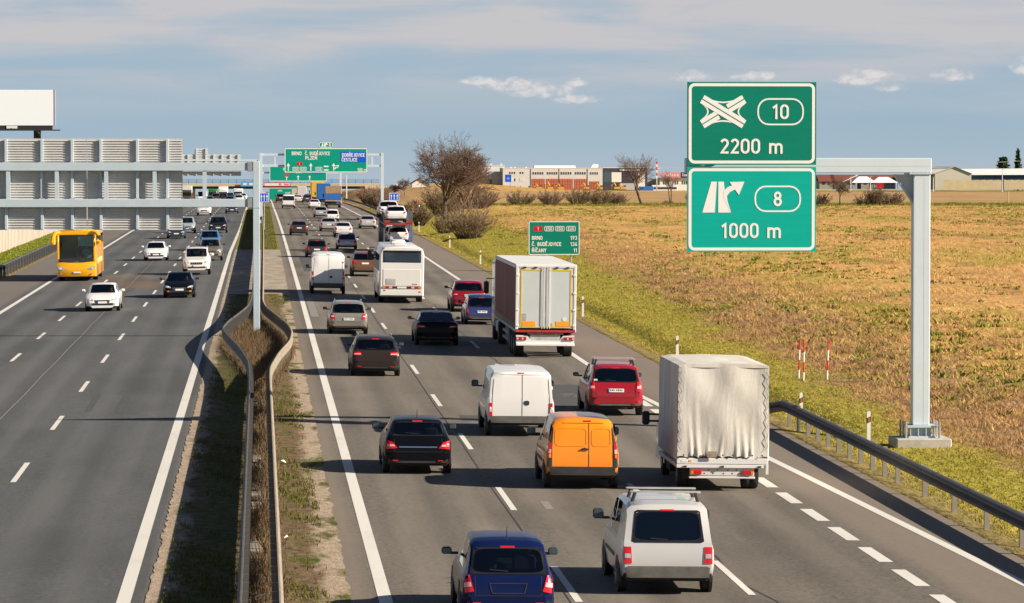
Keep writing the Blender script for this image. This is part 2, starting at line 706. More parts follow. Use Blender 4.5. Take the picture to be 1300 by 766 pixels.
M_GROUND = t.m
tag(np_obj('ground', V, Q, M_GROUND, smooth=True), kind='structure')

# ------------------------------------------------------------------ carriageways
yk = np.unique(np.concatenate([np.arange(0, 400, 10.), np.arange(400, 1100, 20.), PY[(PY >= 0) & (PY <= 2500)], np.arange(1100, 2000, 50.)]))


def asphalt(name, dark, light, tracks):
    t = NT(name)
    P = t.pos()
    sp = t.n('ShaderNodeSeparateXYZ')
    t.l(P, sp.inputs[0])
    X, Y = sp.outputs[0], sp.outputs[1]
    n1 = t.noise(t.vec(P, (9, 9, 9)), 1.0, 5, .75)
    n2 = t.noise(t.vec(P, (.9, .035, 0)), 1.0, 4, .6)
    n3 = t.noise(t.vec(P, (.15, .05, 0)), 1.0, 4, .55)
    n4 = t.noise(t.vec(P, (22, 22, 22)), 1.0, 2, .6)
    c = t.mix(t.mapr(n1, .36, .64), tuple(q * .84 for q in dark), tuple(q * 1.08 for q in light))
    c = t.mix(t.math('MULTIPLY', t.mapr(n4, .60, .72), .55), c, tuple(q * 2.0 for q in light))
    c = t.mix(t.mapr(n2, .38, .66), c, t.mix(.5, c, tuple(q * 1.25 for q in light)))
    c = t.mix(t.math('MULTIPLY', t.mapr(n3, .45, .65, 0, 1, True), .45), c, tuple(q * .72 for q in dark))
    # tyre-polished bands and an oily middle in every lane
    acc = None
    for x0 in tracks:
        for dx in (-.85, .85):
            m = t.mapr(t.math('ABSOLUTE', t.math('SUBTRACT', X, x0 + dx)), .5, .1, 0, 1, True)
            acc = m if acc is None else t.math('MAXIMUM', acc, m)
    c = t.mix(t.math('MULTIPLY', acc, t.mapr(n2, .3, .7, .08, .45)), c, tuple(q * 1.4 for q in light))
    oil = None
    for x0 in tracks:
        m = t.mapr(t.math('ABSOLUTE', t.math('SUBTRACT', X, x0)), .42, .05, 0, 1, True)
        oil = m if oil is None else t.math('MAXIMUM', oil, m)
    c = t.mix(t.math('MULTIPLY', oil, t.mapr(n2, .35, .65, .1, .4)), c, tuple(q * .6 for q in dark))
    if 'right' in name:
        sh = t.mapr(X, 13.3, 14.0, 0, 1, True)
        sh = t.math('ADD', sh, t.mapr(X, 2.15, 1.9, 0, .7), True)
        c = t.mix(t.math('MULTIPLY', sh, t.mapr(n2, .2, .7, .7, 1.)), c, t.mix(n1, (.145, .115, .09), (.235, .195, .155)))
    else:
        sh = t.mapr(X, -14.0, -14.8, 0, .6, True)
        sh = t.math('ADD', sh, t.mapr(X, -2.3, -2.05, 0, .8), True)
        c = t.mix(sh, c, t.mix(n1, (.14, .12, .10), (.22, .19, .155)))
        # rust-coloured wash across the lanes
        ru = t.math('MULTIPLY', t.mapr(t.math('ABSOLUTE', t.math('SUBTRACT', Y, 238)), 9, 3, 0, 1, True), t.mapr(t.math('ABSOLUTE', t.math('ADD', X, 8.8)), 3.2, 1.5, 0, 1, True))
        c = t.mix(t.math('MULTIPLY', ru, t.mapr(n2, .3, .7, .25, .6)), c, (.20, .11, .055))
    t.color(c)
    t.set(Roughness=.88)
    t.p.inputs['Specular IOR Level'].default_value = .28
    t.bump(n1, .35, .012)
    return t.m


M_ROAD_R = asphalt('right_carriageway_asphalt', (.086, .076, .063), (.156, .137, .111), (4.2, 7.75, 11.3))
M_ROAD_L = asphalt('left_carriageway_asphalt', (.058, .060, .061), (.094, .096, .094), (-4.5, -8.3, -12.0))
M_LINE = None
t = NT('road_line_paint')
P = t.pos()
n1 = t.noise(t.vec(P, (6, 3, 6)), 1.0, 6, .75)
n2 = t.noise(t.vec(P, (1.2, .25, 1)), 1.0, 4, .6)
c = t.mix(t.mapr(n1, .62, .78), (.60, .58, .53), (.27, .245, .21))
c = t.mix(t.mapr(n2, .5, .75, 0, .4), c, (.40, .375, .33))
t.color(c)
t.set(Roughness=.8)
M_LINE = t.m


def sheet(name, x0, x1, m, dz=0., kind='structure', parent=None, ys_=yk, jit0=0., jit1=0., nxs=6):
    """strip following the road profile; x0/x1 numbers or functions of y"""
    f0 = x0 if callable(x0) else (lambda y: x0)
    f1 = x1 if callable(x1) else (lambda y: x1)
    V, Fq = [], []
    for i, y in enumerate(ys_):
        a = f0(y) + (random.uniform(-jit0, jit0) if jit0 else 0)
        b = f1(y) + (random.uniform(-jit1, jit1) if jit1 else 0)
        for k in range(nxs):
            x = a + (b - a) * k / (nxs - 1)
            V.append((x, y, rz(x, y) + dz))
    for i in range(len(ys_) - 1):
        for k in range(nxs - 1):
            j = i * nxs + k
            Fq.append((j, j + 1, j + 1 + nxs, j + nxs))
    o = np_obj(name, np.array(V), np.array(Fq), m, parent)
    if kind:
        o['kind'] = kind
    return o


road_r = sheet('road', 1.5, 16.2, M_ROAD_R)
road_l = sheet('road', -17.3, -1.85, M_ROAD_L)


def line(parent, name, f, w, y0, y1, dz=.006, m=None):
    yy = np.unique(np.concatenate([[y0, y1], yk[(yk > y0) & (yk < y1)]]))
    f_ = f if callable(f) else (lambda y: f)
    return sheet(name, lambda y: f_(y) - w / 2, lambda y: f_(y) + w / 2, m or M_LINE, dz, None, parent, yy, nxs=2)


yk2 = yk


def outer(y):
    return float(np.interp(y, [20, 76, 104, 128, 147, 320, 500, 800], [17.0, 15.19, 14.3, 13.42, 13.24, 13.45, 13.7, 13.7]))


def inner(y):
    return float(np.interp(y, [0, 239, 410, 600, 760], [2.34, 2.38, 2.33, 2.14, 2.3]))


def linner(y):
    return float(np.interp(y, [0, 152, 312, 410, 575, 760], [-2.62, -2.55, -2.5, -2.16, -2.09, -2.1]))


def louter(y):
    return -13.87


line(road_r, 'edge_line', inner, .26, 25, 1100)
line(road_r, 'edge_line', outer, .25, 25, 1100)
line(road_l, 'edge_line', linner, .27, 25, 1100)
line(road_l, 'edge_line', louter, .26, 25, 1100)
for k in range(-4, 40):
    y0 = 90.7 - 3 + k * 18
    if y0 > 25:
        line(road_r, 'lane_dash', 6.02, .15, y0, y0 + 6)
    y0 = 92.5 - 3.5 + k * 18
    if y0 > 25:
        line(road_r, 'lane_dash', 9.50, .15, y0, y0 + 6)
    y0 = 99.0 - 3 + k * 18
    if y0 > 25:
        line(road_l, 'lane_dash', -6.38, .15, y0, y0 + 6)
    y0 = 155.2 - 3 + (k - 5) * 18
    if y0 > 25:
        line(road_l, 'lane_dash', -10.17, .15, y0, y0 + 6)
for k in range(-14, 10):
    y0 = 95.9 - 1.6 + k * 4.33
    if 25 < y0 < 128:
        line(road_r, 'exit_lane_dash', 13.14, .30, y0, y0 + 2.9)
# seams, cracks, repairs, skid marks
M_SEAM_P = mat('pale_joint', (.21, .19, .17), .9)
M_SEAM_D = mat('tar_joint', (.030, .030, .031), .6)
M_PATCH = mat('repair_asphalt', (.055, .053, .05), .9, var=.2, scale=5)
M_SKID = mat('rubbed_tyre_mark', (.058, .058, .058), .8, var=.2, scale=8)
M_PATCHL = mat('worn_paint_ghost', (.20, .185, .16), .9, var=.25, scale=5)


def poly_line(parent, name, pts, w, m, dz=.004):
    V, Fq = [], []
    for i, (x, y) in enumerate(pts):
        for s_ in (-1, 1):
            V.append((x + s_ * w / 2, y, rz(x, y) + dz))
    for i in range(len(pts) - 1):
        Fq.append((2 * i, 2 * i + 1, 2 * i + 3, 2 * i + 2))
    return np_obj(name, np.array(V), np.array(Fq), m, parent)


poly_line(road_l, 'road_joint', [(-8.3 + .02 * math.sin(y * .3), y) for y in range(100, 330, 6)], .035, M_SEAM_P)
cr = [(9.62 + .16 * math.sin(y * .31) + .09 * math.sin(y * .83) + (y - 150) * -.001, y) for y in np.arange(60, 260, 2.5)]
poly_line(road_r, 'road_crack', cr, .045, M_SEAM_D)
poly_line(road_r, 'road_joint', [(5.86 + .015 * math.sin(y), y) for y in range(60, 330, 8)], .035, M_SEAM_D)
for (x0, x1, y0, y1, par, m) in ((9.9, 12.3, 124, 136, road_r, M_PATCH), (10.6, 11.7, 129, 131, road_r, M_PATCHL), (6.4, 9.2, 117, 119.5, road_r, M_PATCH),
                                 (-4.75, -4.55, 121, 130, road_l, M_SKID), (-5.75, -5.55, 122, 130, road_l, M_SKID), (6.8, 7.0, 88, 90, road_r, M_PATCHL),
                                 (3.1, 5.6, 262, 300, road_r, M_PATCH), (2.6, 3.0, 190, 215, road_r, M_PATCHL)):
    V = [(x0, y0, rz(x0, y0) + .004), (x1, y0, rz(x1, y0) + .004), (x1, y1, rz(x1, y1) + .004), (x0, y1, rz(x0, y1) + .004)]
    np_obj('road_patch', np.array(V), np.array([[0, 1, 2, 3]]), m, par)

# ------------------------------------------------------------------ central reserve
t = NT('median_soil')
P = t.pos()
sp = t.n('ShaderNodeSeparateXYZ')
t.l(P, sp.inputs[0])
X, Y = sp.outputs[0], sp.outputs[1]
n1 = t.noise(t.vec(P, (4, 2.2, 0)), 1.0, 6, .7)
n2 = t.noise(t.vec(P, (1.1, .28, 0)), 1.0, 5, .6)
sand = t.mix(t.mapr(n1, .3, .7), (.26, .20, .145), (.42, .335, .245))
soil = t.mix(t.mapr(n1, .35, .65), (.075, .05, .03), (.20, .14, .08))
grass = t.mix(t.mapr(n1, .35, .65), (.045, .055, .013), (.13, .125, .033))  # grass tone lowered to deepen the shade on the reserve
edge_ = t.math('ADD', X, t.math('MULTIPLY', t.math('SUBTRACT', n2, .5), 1.3))
c = t.mix(t.mapr(edge_, .95, 1.3, 0, 1, True), soil, sand)
c = t.mix(t.math('MULTIPLY', t.mapr(n2, .48, .62, 0, 1, True), t.mapr(t.math('ABSOLUTE', X), .5, .7)), c, grass)
lft = t.mapr(edge_, -1.6, -1.9, 0, 1, True)
c = t.mix(lft, c, sand)
lft2 = t.math('MULTIPLY', t.mapr(X, -.45, -.6), t.mapr(edge_, -1.75, -1.2, 0, .8, True))
c = t.mix(lft2, c, grass)
# paved crossing of the reserve, then grass again
pave = t.math('MULTIPLY', t.mapr(Y, 219.5, 220), t.mapr(Y, 318.5, 318))
pc_ = t.mix(t.mapr(n2, .35, .65), (.24, .205, .165), (.36, .31, .25))
c = t.mix(pave, c, pc_)
far_ = t.mapr(Y, 318, 319)
c = t.mix(t.math('MULTIPLY', far_, .85), c, t.mix(t.mapr(n2, .35, .65), (.11, .13, .028), (.20, .18, .05)))
t.color(c)
t.set(Roughness=.95)
t.p.inputs['Specular IOR Level'].default_value = .1
t.bump(n1, .7, .08)
M_MEDIAN = t.m
ym = np.unique(np.concatenate([np.arange(20, 330, .42), np.arange(330, 1000, 8.), PY[(PY >= 20) & (PY <= 1000)]]))
MEDIAN = sheet('median_strip', lambda y: -2.16 if y < 560 else -1.9, lambda y: 1.70 if y < 560 else 1.5, M_MEDIAN, .012, 'structure', None, ym, .045, .045, nxs=5)

WB = [(0, 0), (-.05, .055), (-.05, .10), (-.005, .155), (-.05, .21), (-.05, .255), (0, .31), (.03, .31), (.015, .155), (.03, 0)]
WBm = [(-a, b) for a, b in WB]
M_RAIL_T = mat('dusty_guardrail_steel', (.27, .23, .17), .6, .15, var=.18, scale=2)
M_RAIL_D = mat('shaded_weathered_guardrail_steel', (.085, .082, .078), .7, .1, var=.2, scale=2)  # weathered steel, its colour darkened to stand for rail faces in shade
pm = MB()
pm.box(-.05, .05, -.035, .035, -.25, .78)
POST = pm.mesh('post', M_RAIL_D)
pm = MB()
pm.box(-.06, .06, -.05, .05, -.25, .78)
POST_T = pm.mesh('post', M_RAIL_T)


def curve_pts(cp, step):
    cp = np.array(cp, float)
    yy = np.concatenate([np.arange(cp[0, 1], cp[-1, 1], step), [cp[-1, 1]]])
    # smooth through the measured points with a cosine-free cubic
    x = np.interp(yy, cp[:, 1], cp[:, 0])
    k = np.ones(5) / 5
    xp = np.concatenate([[x[0]] * 2, x, [x[-1]] * 2])
    return list(zip(np.convolve(xp, k, 'valid'), yy))


LR = [(-.36, 20), (-.36, 118), (-.37, 126), (-.45, 135), (-.82, 144), (-1.36, 153.6), (-1.66, 160), (-1.45, 167), (-.97, 175.7), (-.60, 183.7), (-.46, 194), (-.40, 205), (-.36, 330), (-.36, 560)]
RR = [(.35, 20), (.33, 126), (.36, 131), (.71, 140.4), (1.22, 149.6), (1.36, 157.5), (1.20, 164.5), (.70, 174), (.27, 182.5), (.14, 189.6), (.16, 205), (.30, 330), (.30, 560)]
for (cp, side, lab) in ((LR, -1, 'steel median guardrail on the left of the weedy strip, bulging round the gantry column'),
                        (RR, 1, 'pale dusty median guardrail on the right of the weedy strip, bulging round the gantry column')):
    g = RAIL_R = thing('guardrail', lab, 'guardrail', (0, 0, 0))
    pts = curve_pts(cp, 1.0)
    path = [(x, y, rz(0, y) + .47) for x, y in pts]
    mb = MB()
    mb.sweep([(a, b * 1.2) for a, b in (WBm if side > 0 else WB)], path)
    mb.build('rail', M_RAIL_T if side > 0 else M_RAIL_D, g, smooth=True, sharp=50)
    n = 0
    y = 22.
    while y < 555 and n < 290:
        x = float(np.interp(y, [q[1] for q in pts], [q[0] for q in pts]))
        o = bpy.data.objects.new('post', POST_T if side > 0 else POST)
        o.location = (x - side * .09, y, rz(0, y))
        link(o, g)
        y += 1.33 if y < 220 else 4.
        n += 1
# concrete pads and cross braces between the rails
for k in range(60):
    y = 40 + k * 3.2 + (k % 5) * .15
    if 122 < y < 196 or y > 215 or (k // 4) % 3 == 2:
        continue
    mb = MB()
    mb.box(-.14, .14, -.9, .9, -.03, .05, .02)
    o = mb.build('concrete_pad', mat('dirty_concrete', (.24, .21, .165), .9, var=.3, scale=4), MEDIAN, loc=(-.13, y, rz(0, y) + .03))
mb = MB()
mb.box(-.30, .30, -.02, .02, -.02, .02)
BR = mb.mesh('cross_brace', M_RAIL_D)
for k in range(26):
    y = 60.5 + k * 2.66
    if 122 < y < 196 or (k // 5) % 2:
        continue
    o = bpy.data.objects.new('cross_brace', BR)
    o.location = (0, y, rz(0, y) + .24)
    link(o, RAIL_R)

# right-hand guardrail with a ramped-down end
g = thing('guardrail', 'dark grey steel guardrail along the right shoulder in front of the big sign column', 'guardrail', (0, 0, 0))
path = [(16.62, y, float(tz(16.62, y)) + .46) for y in np.arange(22, 116.5, 2.)] + [(16.60, 117, rz(16.6, 117) + .40), (16.5, 119, rz(16.5, 119) + .20), (16.42, 121, rz(16.4, 121) - .02), (16.4, 122.5, rz(16.4, 122) - .24)]
mb = MB()
mb.sweep([(a * 2.0, b * 1.12) for a, b in WB], path)
mb.build('rail', M_RAIL_D, g, smooth=True, sharp=50)
pm = MB()
pm.box(-.06, .06, -.05, .05, -.3, .80)
POST_C = pm.mesh('post', mat('pale_steel_post', (.27, .245, .20), .6, .2, var=.15))
y = 116.6
while y > 24:
    o = bpy.data.objects.new('post', POST_C)
    o.location = (16.78, y, float(tz(16.7, y)))
    link(o, g)
    y -= 2.0 if y > 97 or (70 < y < 82) else 4.0
# far right-hand guardrail beyond the lorries
g = thing('guardrail', 'dark guardrail on the far right shoulder below the gantry with the town names', 'guardrail', (0, 0, 0))
path = [(16.9, y, float(tz(16.9, y)) + .48) for y in np.arange(430, 760, 10.)]
mb = MB()
mb.sweep([(a * 1.6, b * 1.05) for a, b in WB], path)
mb.build('rail', M_RAIL_D, g)
for y in np.arange(430, 755, 8.):
    o = bpy.data.objects.new('post', POST)
    o.location = (17.05, y, float(tz(17, y)))
    link(o, g)
# left roadside guardrail with its posts on show
M_GR_DK = mat('dark_guardrail_steel', (.085, .085, .09), .6, .3, var=.2)
g = thing('guardrail', 'dark guardrail with close posts on the far left verge beside the yellow bus', 'guardrail', (0, 0, 0))
path = [(-17.95, y, float(tz(-17.95, y)) + .50) for y in np.arange(120, 520, 6.)]
mb = MB()
mb.sweep([(a * 1.5, b) for a, b in WBm], path)
mb.build('rail', M_GR_DK, g)
pm = MB()
pm.box(-.09, .09, -.09, .09, -.3, .78)
POST_D = pm.mesh('post', M_GR_DK)
for y in np.arange(160, 480, 3.2):
    o = bpy.data.objects.new('post', POST_D)
    o.location = (-17.75, y, float(tz(-17.8, y)))
    link(o, g)

# ------------------------------------------------------------------ noise wall on the left
t = NT('beige_noise_wall')
P = t.pos()
n1 = t.noise(P, .6, 5, .6)
t.color(t.mix(t.mapr(n1, .3, .7), (.40, .345, .285), (.50, .435, .365)))
t.set(Roughness=.9)
wall = thing('noise_wall', 'beige ribbed noise barrier wall behind the grass on the far left', 'noise wall', (-23.2, 300, 0))
for k in range(150):
    y = 190 + k * 4.0
    mb = MB()
    z0 = float(tz(-23.2, y)) - .3
    for q in range(4):
        mb.box(-.09, .09 + (.05 if q % 2 else .0), y - 300 + q * 1.0 + .02, y - 300 + q * 1.0 + .98, z0, z0 + 3.1)
    mb.build('wall_panel', t.m, wall)

# ------------------------------------------------------------------ lettering


def _arc(cx, cy, rx, ry, a0, a1, n=7):
    return [(cx + rx * math.cos(math.radians(a0 + (a1 - a0) * k / n)), cy + ry * math.sin(math.radians(a0 + (a1 - a0) * k / n))) for k in range(n + 1)]


_E = .08          # centre lines sit this far inside the cap height
_T, _B = 1 - _E, _E


def _glyphs():
    g = {}
    loop = lambda x0, x1, y0, y1, r: _arc(x1 - r, y1 - r, r, r, 0, 90, 4) + _arc(x0 + r, y1 - r, r, r, 90, 180, 4) + _arc(x0 + r, y0 + r, r, r, 180, 270, 4) + _arc(x1 - r, y0 + r, r, r, 270, 360, 4) + [(x1, y1 - r)]
    g['0'] = (.60, [loop(_E, .52, _B, _T, .22)])
    g['O'] = (.64, [loop(_E, .56, _B, _T, .22)])
    g['1'] = (.42, [[(.04, .74), (.27, _T), (.27, 0)]])
    g['2'] = (.58, [_arc(.29, .70, .21, .22, 165, -35, 9) + [(.10, _B), (.56, _B)]])
    g['3'] = (.58, [_arc(.28, .71, .20, .21, 160, -90, 9) + _arc(.28, .29, .22, .21, 90, -160, 9)])
    g['5'] = (.58, [[(.50, _T), (.13, _T), (.11, .56)] + _arc(.28, .32, .22, .24, 125, -155, 9)])
    g['6'] = (.58, [[(.40, 1), (.14, .46)] + _arc(.29, .30, .21, .22, 150, 510, 12)])
    g['8'] = (.58, [_arc(.29, .72, .18, .20, -90, 270, 12), _arc(.29, .30, .21, .22, 90, 450, 12)])
    g['9'] = (.58, [[(.18, 0), (.44, .54)] + _arc(.29, .70, .21, .22, -30, 330, 12)])
    g['m'] = (.92, [[(_E, 0), (_E, .70)], [(_E, .50)] + _arc(.265, .48, .185, .15, 170, 0, 5) + [(.45, 0)], [(.45, .50)] + _arc(.64, .48, .19, .15, 170, 0, 5) + [(.83, 0)]])
    g['B'] = (.60, [[(_E, 0), (_E, 1)], [(_E, _T)] + _arc(.30, .735, .19, .185, 90, -90, 6) + [(_E, .55)], [(.2, .52)] + _arc(.31, .30, .22, .22, 90, -90, 6) + [(_E, _B)]])
    g['R'] = (.62, [[(_E, 0), (_E, 1)], [(_E, _T)] + _arc(.32, .70, .21, .22, 90, -90, 6) + [(_E, .48)], [(.30, .46), (.54, 0)]])
    g['P'] = (.60, [[(_E, 0), (_E, 1)], [(_E, _T)] + _arc(.32, .69, .21, .23, 90, -90, 6) + [(_E, .46)]])
    g['D'] = (.64, [[(_E, _B), (_E, _T)] + _arc(.34, .70, .22, .22, 90, 0, 4) + _arc(.34, .30, .22, .22, 0, -90, 4) + [(_E, _B)]])
    g['C'] = (.60, [_arc(.30, .70, .22, .22, 10, 180, 7) + _arc(.30, .30, .22, .22, 180, 350, 7)])
    g['U'] = (.62, [[(_E, 1)] + _arc(.31, .30, .23, .22, 180, 360, 7) + [(.54, 1)]])
    g['J'] = (.46, [[(.36, 1)] + _arc(.18, .28, .18, .20, 0, -110, 6)])
    g['E'] = (.54, [[(.52, _T), (_E, _T), (_E, _B), (.52, _B)], [(.12, .52), (.46, .52)]])
    g['L'] = (.52, [[(_E, 1), (_E, _B), (.50, _B)]])
    g['I'] = (.22, [[(.11, 0), (.11, 1)]])
    g['N'] = (.66, [[(_E, 0), (_E, 1)], [(_E, .97), (.57, .03)], [(.58, 0), (.58, 1)]])
    g['V'] = (.62, [[(.05, 1), (.31, .04), (.57, 1)]])
    g['A'] = (.64, [[(.05, 0), (.32, .97), (.59, 0)], [(.15, .28), (.49, .28)]])
    g['Y'] = (.60, [[(.04, 1), (.30, .46), (.30, 0)], [(.56, 1), (.30, .46)]])
    g['T'] = (.56, [[(.02, _T), (.54, _T)], [(.28, _T), (.28, 0)]])
    g['Z'] = (.58, [[(.06, _T), (.51, _T), (.07, _B), (.54, _B)]])
    g['S'] = (.56, [_arc(.28, .715, .20, .205, 25, 270, 8) + _arc(.28, .295, .21, .215, 90, -155, 8)])
    g['.'] = (.24, [[(.12, .0), (.12, .16)]])
    g[' '] = (.34, [])
    car_ = [(-.15, 1.27), (0, 1.13), (.15, 1.27)]
    for b_, c_ in (('C', 'Č'), ('E', 'Ě'), ('R', 'Ř'), ('N', 'Ň')):
        w_, st = g[b_]
        g[c_] = (w_, st + [[(w_ / 2 + a, q) for a, q in car_]])
    g['Í'] = (.22, g['I'][1] + [[(.08, 1.10), (.20, 1.28)]])
    return g


GLYPH = _glyphs()


def letters(body, size, m, parent, x, y, z, align='CENTER', sx=.86, bold=.0, name='lettering', maxw=None):
    """flat road-sign lettering in the xz plane, facing -y; z is the centre of the capitals"""
    adv = sum(GLYPH[c][0] + .10 for c in body) - .10
    hx = size * min(1.0, (maxw / (adv * size)) if maxw else 1.0)
    th = (.155 + bold * 1.2)
    w_ = adv * hx
    x0 = {'CENTER': -w_ / 2, 'LEFT': 0, 'RIGHT': -w_}[align]
    mb = MB()
    lay = 0
    for c in body:
        gw, strokes = GLYPH[c]
        for st in strokes:
            lay = (lay + 1) % 4
            yy = -.0006 * lay
            P_ = [Vector((p[0], p[1])) for p in st]
            closed = (P_[0] - P_[-1]).length < 1e-4
            L_, R_ = [], []
            n = len(P_)
            for i in range(n):
                a = P_[(i - 1) % (n - 1)] if closed else P_[max(i - 1, 0)]
                b_ = P_[(i + 1) % (n - 1)] if closed and i == n - 1 else P_[min(i + 1, n - 1)]
                if closed and i == n - 1:
                    b_ = P_[1]
                d1 = (P_[i] - a)
                d2 = (b_ - P_[i])
                d1 = d1.normalized() if d1.length > 1e-6 else d2.normalized()
                d2 = d2.normalized() if d2.length > 1e-6 else d1
                t_ = (d1 + d2).normalized()
                nn = Vector((-t_.y, t_.x))
                k = 1 / max(.55, abs(nn.dot(Vector((-d1.y, d1.x)))))
                L_.append(P_[i] + nn * th / 2 * k)
                R_.append(P_[i] - nn * th / 2 * k)
            for i in range(n - 1):
                q = [L_[i], L_[i + 1], R_[i + 1], R_[i]]
                mb.poly([(x0 + v.x * hx, yy, (v.y - .5) * size) for v in q])
        x0 += (gw + .10) * hx
    o = mb.build(name, m, parent, recalc=False, loc=(x, y, z))
    return o


def rrect(x0, x1, z0, z1, r, n=5):
    pts = []
    for (cx, cz, a0) in ((x1 - r, z0 + r, -90), (x1 - r, z1 - r, 0), (x0 + r, z1 - r, 90), (x0 + r, z0 + r, 180)):
        for k in range(n + 1):
            a = math.radians(a0 + 90 * k / n)
            pts.append((cx + r * math.cos(a), cz + r * math.sin(a)))
    return pts


def ring(mb, x0, x1, z0, z1, r, w, y0, y1):
    a = rrect(x0, x1, z0, z1, r)
    b = rrect(x0 + w, x1 - w, z0 + w, z1 - w, max(.01, r - w))
    n = len(a)
    for i in range(n):
        j = (i + 1) % n
        mb.poly([(a[i][0], y0, a[i][1]), (a[j][0], y0, a[j][1]), (b[j][0], y0, b[j][1]), (b[i][0], y0, b[i][1])])
        mb.poly([(a[i][0], y0, a[i][1]), (a[i][0], y1, a[i][1]), (a[j][0], y1, a[j][1]), (a[j][0], y0, a[j][1])])
        mb.poly([(b[i][0], y0, b[i][1]), (b[j][0], y0, b[j][1]), (b[j][0], y1, b[j][1]), (b[i][0], y1, b[i][1])])


def sign_mat(name, c):
    t = NT(name)
    o = t.coord()
    n1 = t.noise(t.vec(o, (.6, 1, 7)), 1.0, 4, .6)
    t.color(t.mix(t.mapr(n1, .3, .7), tuple(q * .93 for q in c), tuple(q * 1.05 for q in c)))
    t.set(Roughness=.55)
    t.p.inputs['Specular IOR Level'].default_value = .15
    return t.m


G_DARK = sign_mat('dark_sign_green', (.001, .20, .135))
G_LITE = sign_mat('bright_sign_green', (.001, .39, .315))
G_FAR = sign_mat('far_sign_green', (.002, .30, .21))
S_BLUE = sign_mat('sign_blue', (.012, .10, .62))
S_RED = sign_mat('sign_red', (.55, .012, .02))


def flat(parent, name, pts, m, y=-.006):
    """flat printed shape on a sign face from its outline (x,z)"""
    mb = MB()
    mb.prism(pts, y, y + .004)
    return mb.build(name, m, parent)


def arrow_up(parent, x, z0, z1, w, m=None):
    h = z1 - z0
    flat(parent, 'arrow', [(x - w * .15, z0), (x + w * .15, z0), (x + w * .15, z1 - h * .4), (x + w * .5, z1 - h * .4), (x, z1), (x - w * .5, z1 - h * .4), (x - w * .15, z1 - h * .4)], m or WHITE)


# ------------------------------------------------------------------ the big cantilever sign on the right
GK = 1.063                     # the column stands a little below road level
cx0, cy0 = 19.11 * GK, 106.3 * GK
cz0 = float(tz(cx0, cy0))
gan = thing('cantilever_sign_gantry', 'pale grey cantilever gantry with one square column on a concrete block at right', 'sign gantry', (cx0, cy0, cz0))
mb = MB()
mb.box(-.85, .85, -.8, .8, -.5, .28, .03)
mb.build('concrete_base', CONC, gan)
mb = MB()
mb.box(-.42, .42, -.42, .42, .28, .34)
mb.box(-.45, .45, -.45, .45, .60, .66)
for a in (-.36, -.12, .12, .36):
    mb.box(a - .012, a + .012, -.43, -.26, .34, .60)
    mb.box(a - .012, a + .012, .26, .43, .34, .60)
mb.box(-.30, .30, -.26, .26, .34, .60)
mb.build('base_plate', GANTRY, gan)
mb = MB()
for a in (-.52, .52):
    for b in (-.5, .5, 0):
        mb.tube([(a, b, .28), (a, b, .78)], .035, 6)
mb.build('anchor_bolts', STEEL, gan)
mb = MB()
ct = 8.5 + (8.28 - 8.5) * GK - cz0
mb.box(-.255, .255, -.255, .255, .66, ct, .02)
mb.build('column', GANTRYW, gan)
mb = MB()
mb.box(-.262, -.22, -.258, -.252, .68, ct - .1)
mb.box(.06, .067, -.258, -.254, .68, ct - .1)
mb.build('column_seam', GANTRY, gan)
mb = MB()
mb.box(-7.3, .29, -.24, .24, ct + .05, ct + .50, .015)
mb.build('beam', GANTRYW, gan)
mb = MB()
mb.box(-7.25, .26, -.244, -.239, ct + .255, ct + .263)
mb.build('beam_seam', GANTRY, gan)
mb = MB()
mb.box(-.40, .29, -.29, .29, ct, ct + .048)
for k in range(8):
    mb.tube([(-.36 + k * .085, -.27, ct + .05), (-.36 + k * .085, -.27, ct + .085)], .018, 6)
mb.build('flange', GANTRY, gan)
mb = MB()
mb.prism([(-.255, ct - .80), (-.255, ct), (-.80, ct), (-.80, ct - .04)], -.02, .02)
mb.prism([(-.258, ct - .84), (-.80, ct - .045), (-.82, ct - .0), (-.86, ct - .0), (-.26, ct - .90)], -.12, .12)
mb.build('gusset', GANTRY, gan)
# two panels hung on the beam
SY = 104.95 * GK


def big_sign(z0, z1, m, label):
    z0, z1 = 8.5 + (z0 - 8.5) * GK, 8.5 + (z1 - 8.5) * GK
    s = thing('road_sign', label, 'road sign', (13.995 * GK, SY, (z0 + z1) / 2))
    w, h = 3.70 * GK, z1 - z0
    mb = MB()
    mb.box(-w / 2, w / 2, 0, .05, -h / 2, h / 2)
    mb.build('panel', m, s)
    mb = MB()
    ring(mb, -w / 2 + .04, w / 2 - .04, -h / 2 + .04, h / 2 - .04, .18, .09, -.006, .0)
    mb.build('border', WHITE, s)
    mb = MB()
    for zz in (-.8, 0, .8):
        mb.box(-w / 2 + .1, w / 2 - .1, .05, .13, zz - .04, zz + .04)
    for xx in (-1.2, 1.2):
        mb.box(xx - .05, xx + .05, .13, .95, -.06, .06)
    mb.build('mounting_rails', STEEL, s)
    return s


def PX(px, py, cy):   # local sign coordinates from the sign's own drawing grid (1 m = 44.87 units)
    return ((px - 954) / 42.21, (cy - py) / 42.21)


s1 = big_sign(8.555, 10.915, G_DARK, 'dark green motorway sign reading 10 and 2200 m, upper of the two big panels')
s2 = big_sign(6.075, 8.495, G_LITE, 'bright green motorway sign reading 8 and 1000 m, lower of the two big panels')


def oval(s, c, hw_, hh, num):
    mb = MB()
    ring(mb, c[0] - hw_, c[0] + hw_, c[1] - hh, c[1] + hh, hh * .86, .048, -.006, 0)
    mb.build('number_frame', WHITE, s)
    letters(num, .45, WHITE, s, c[0], -.008, c[1], sx=.80)


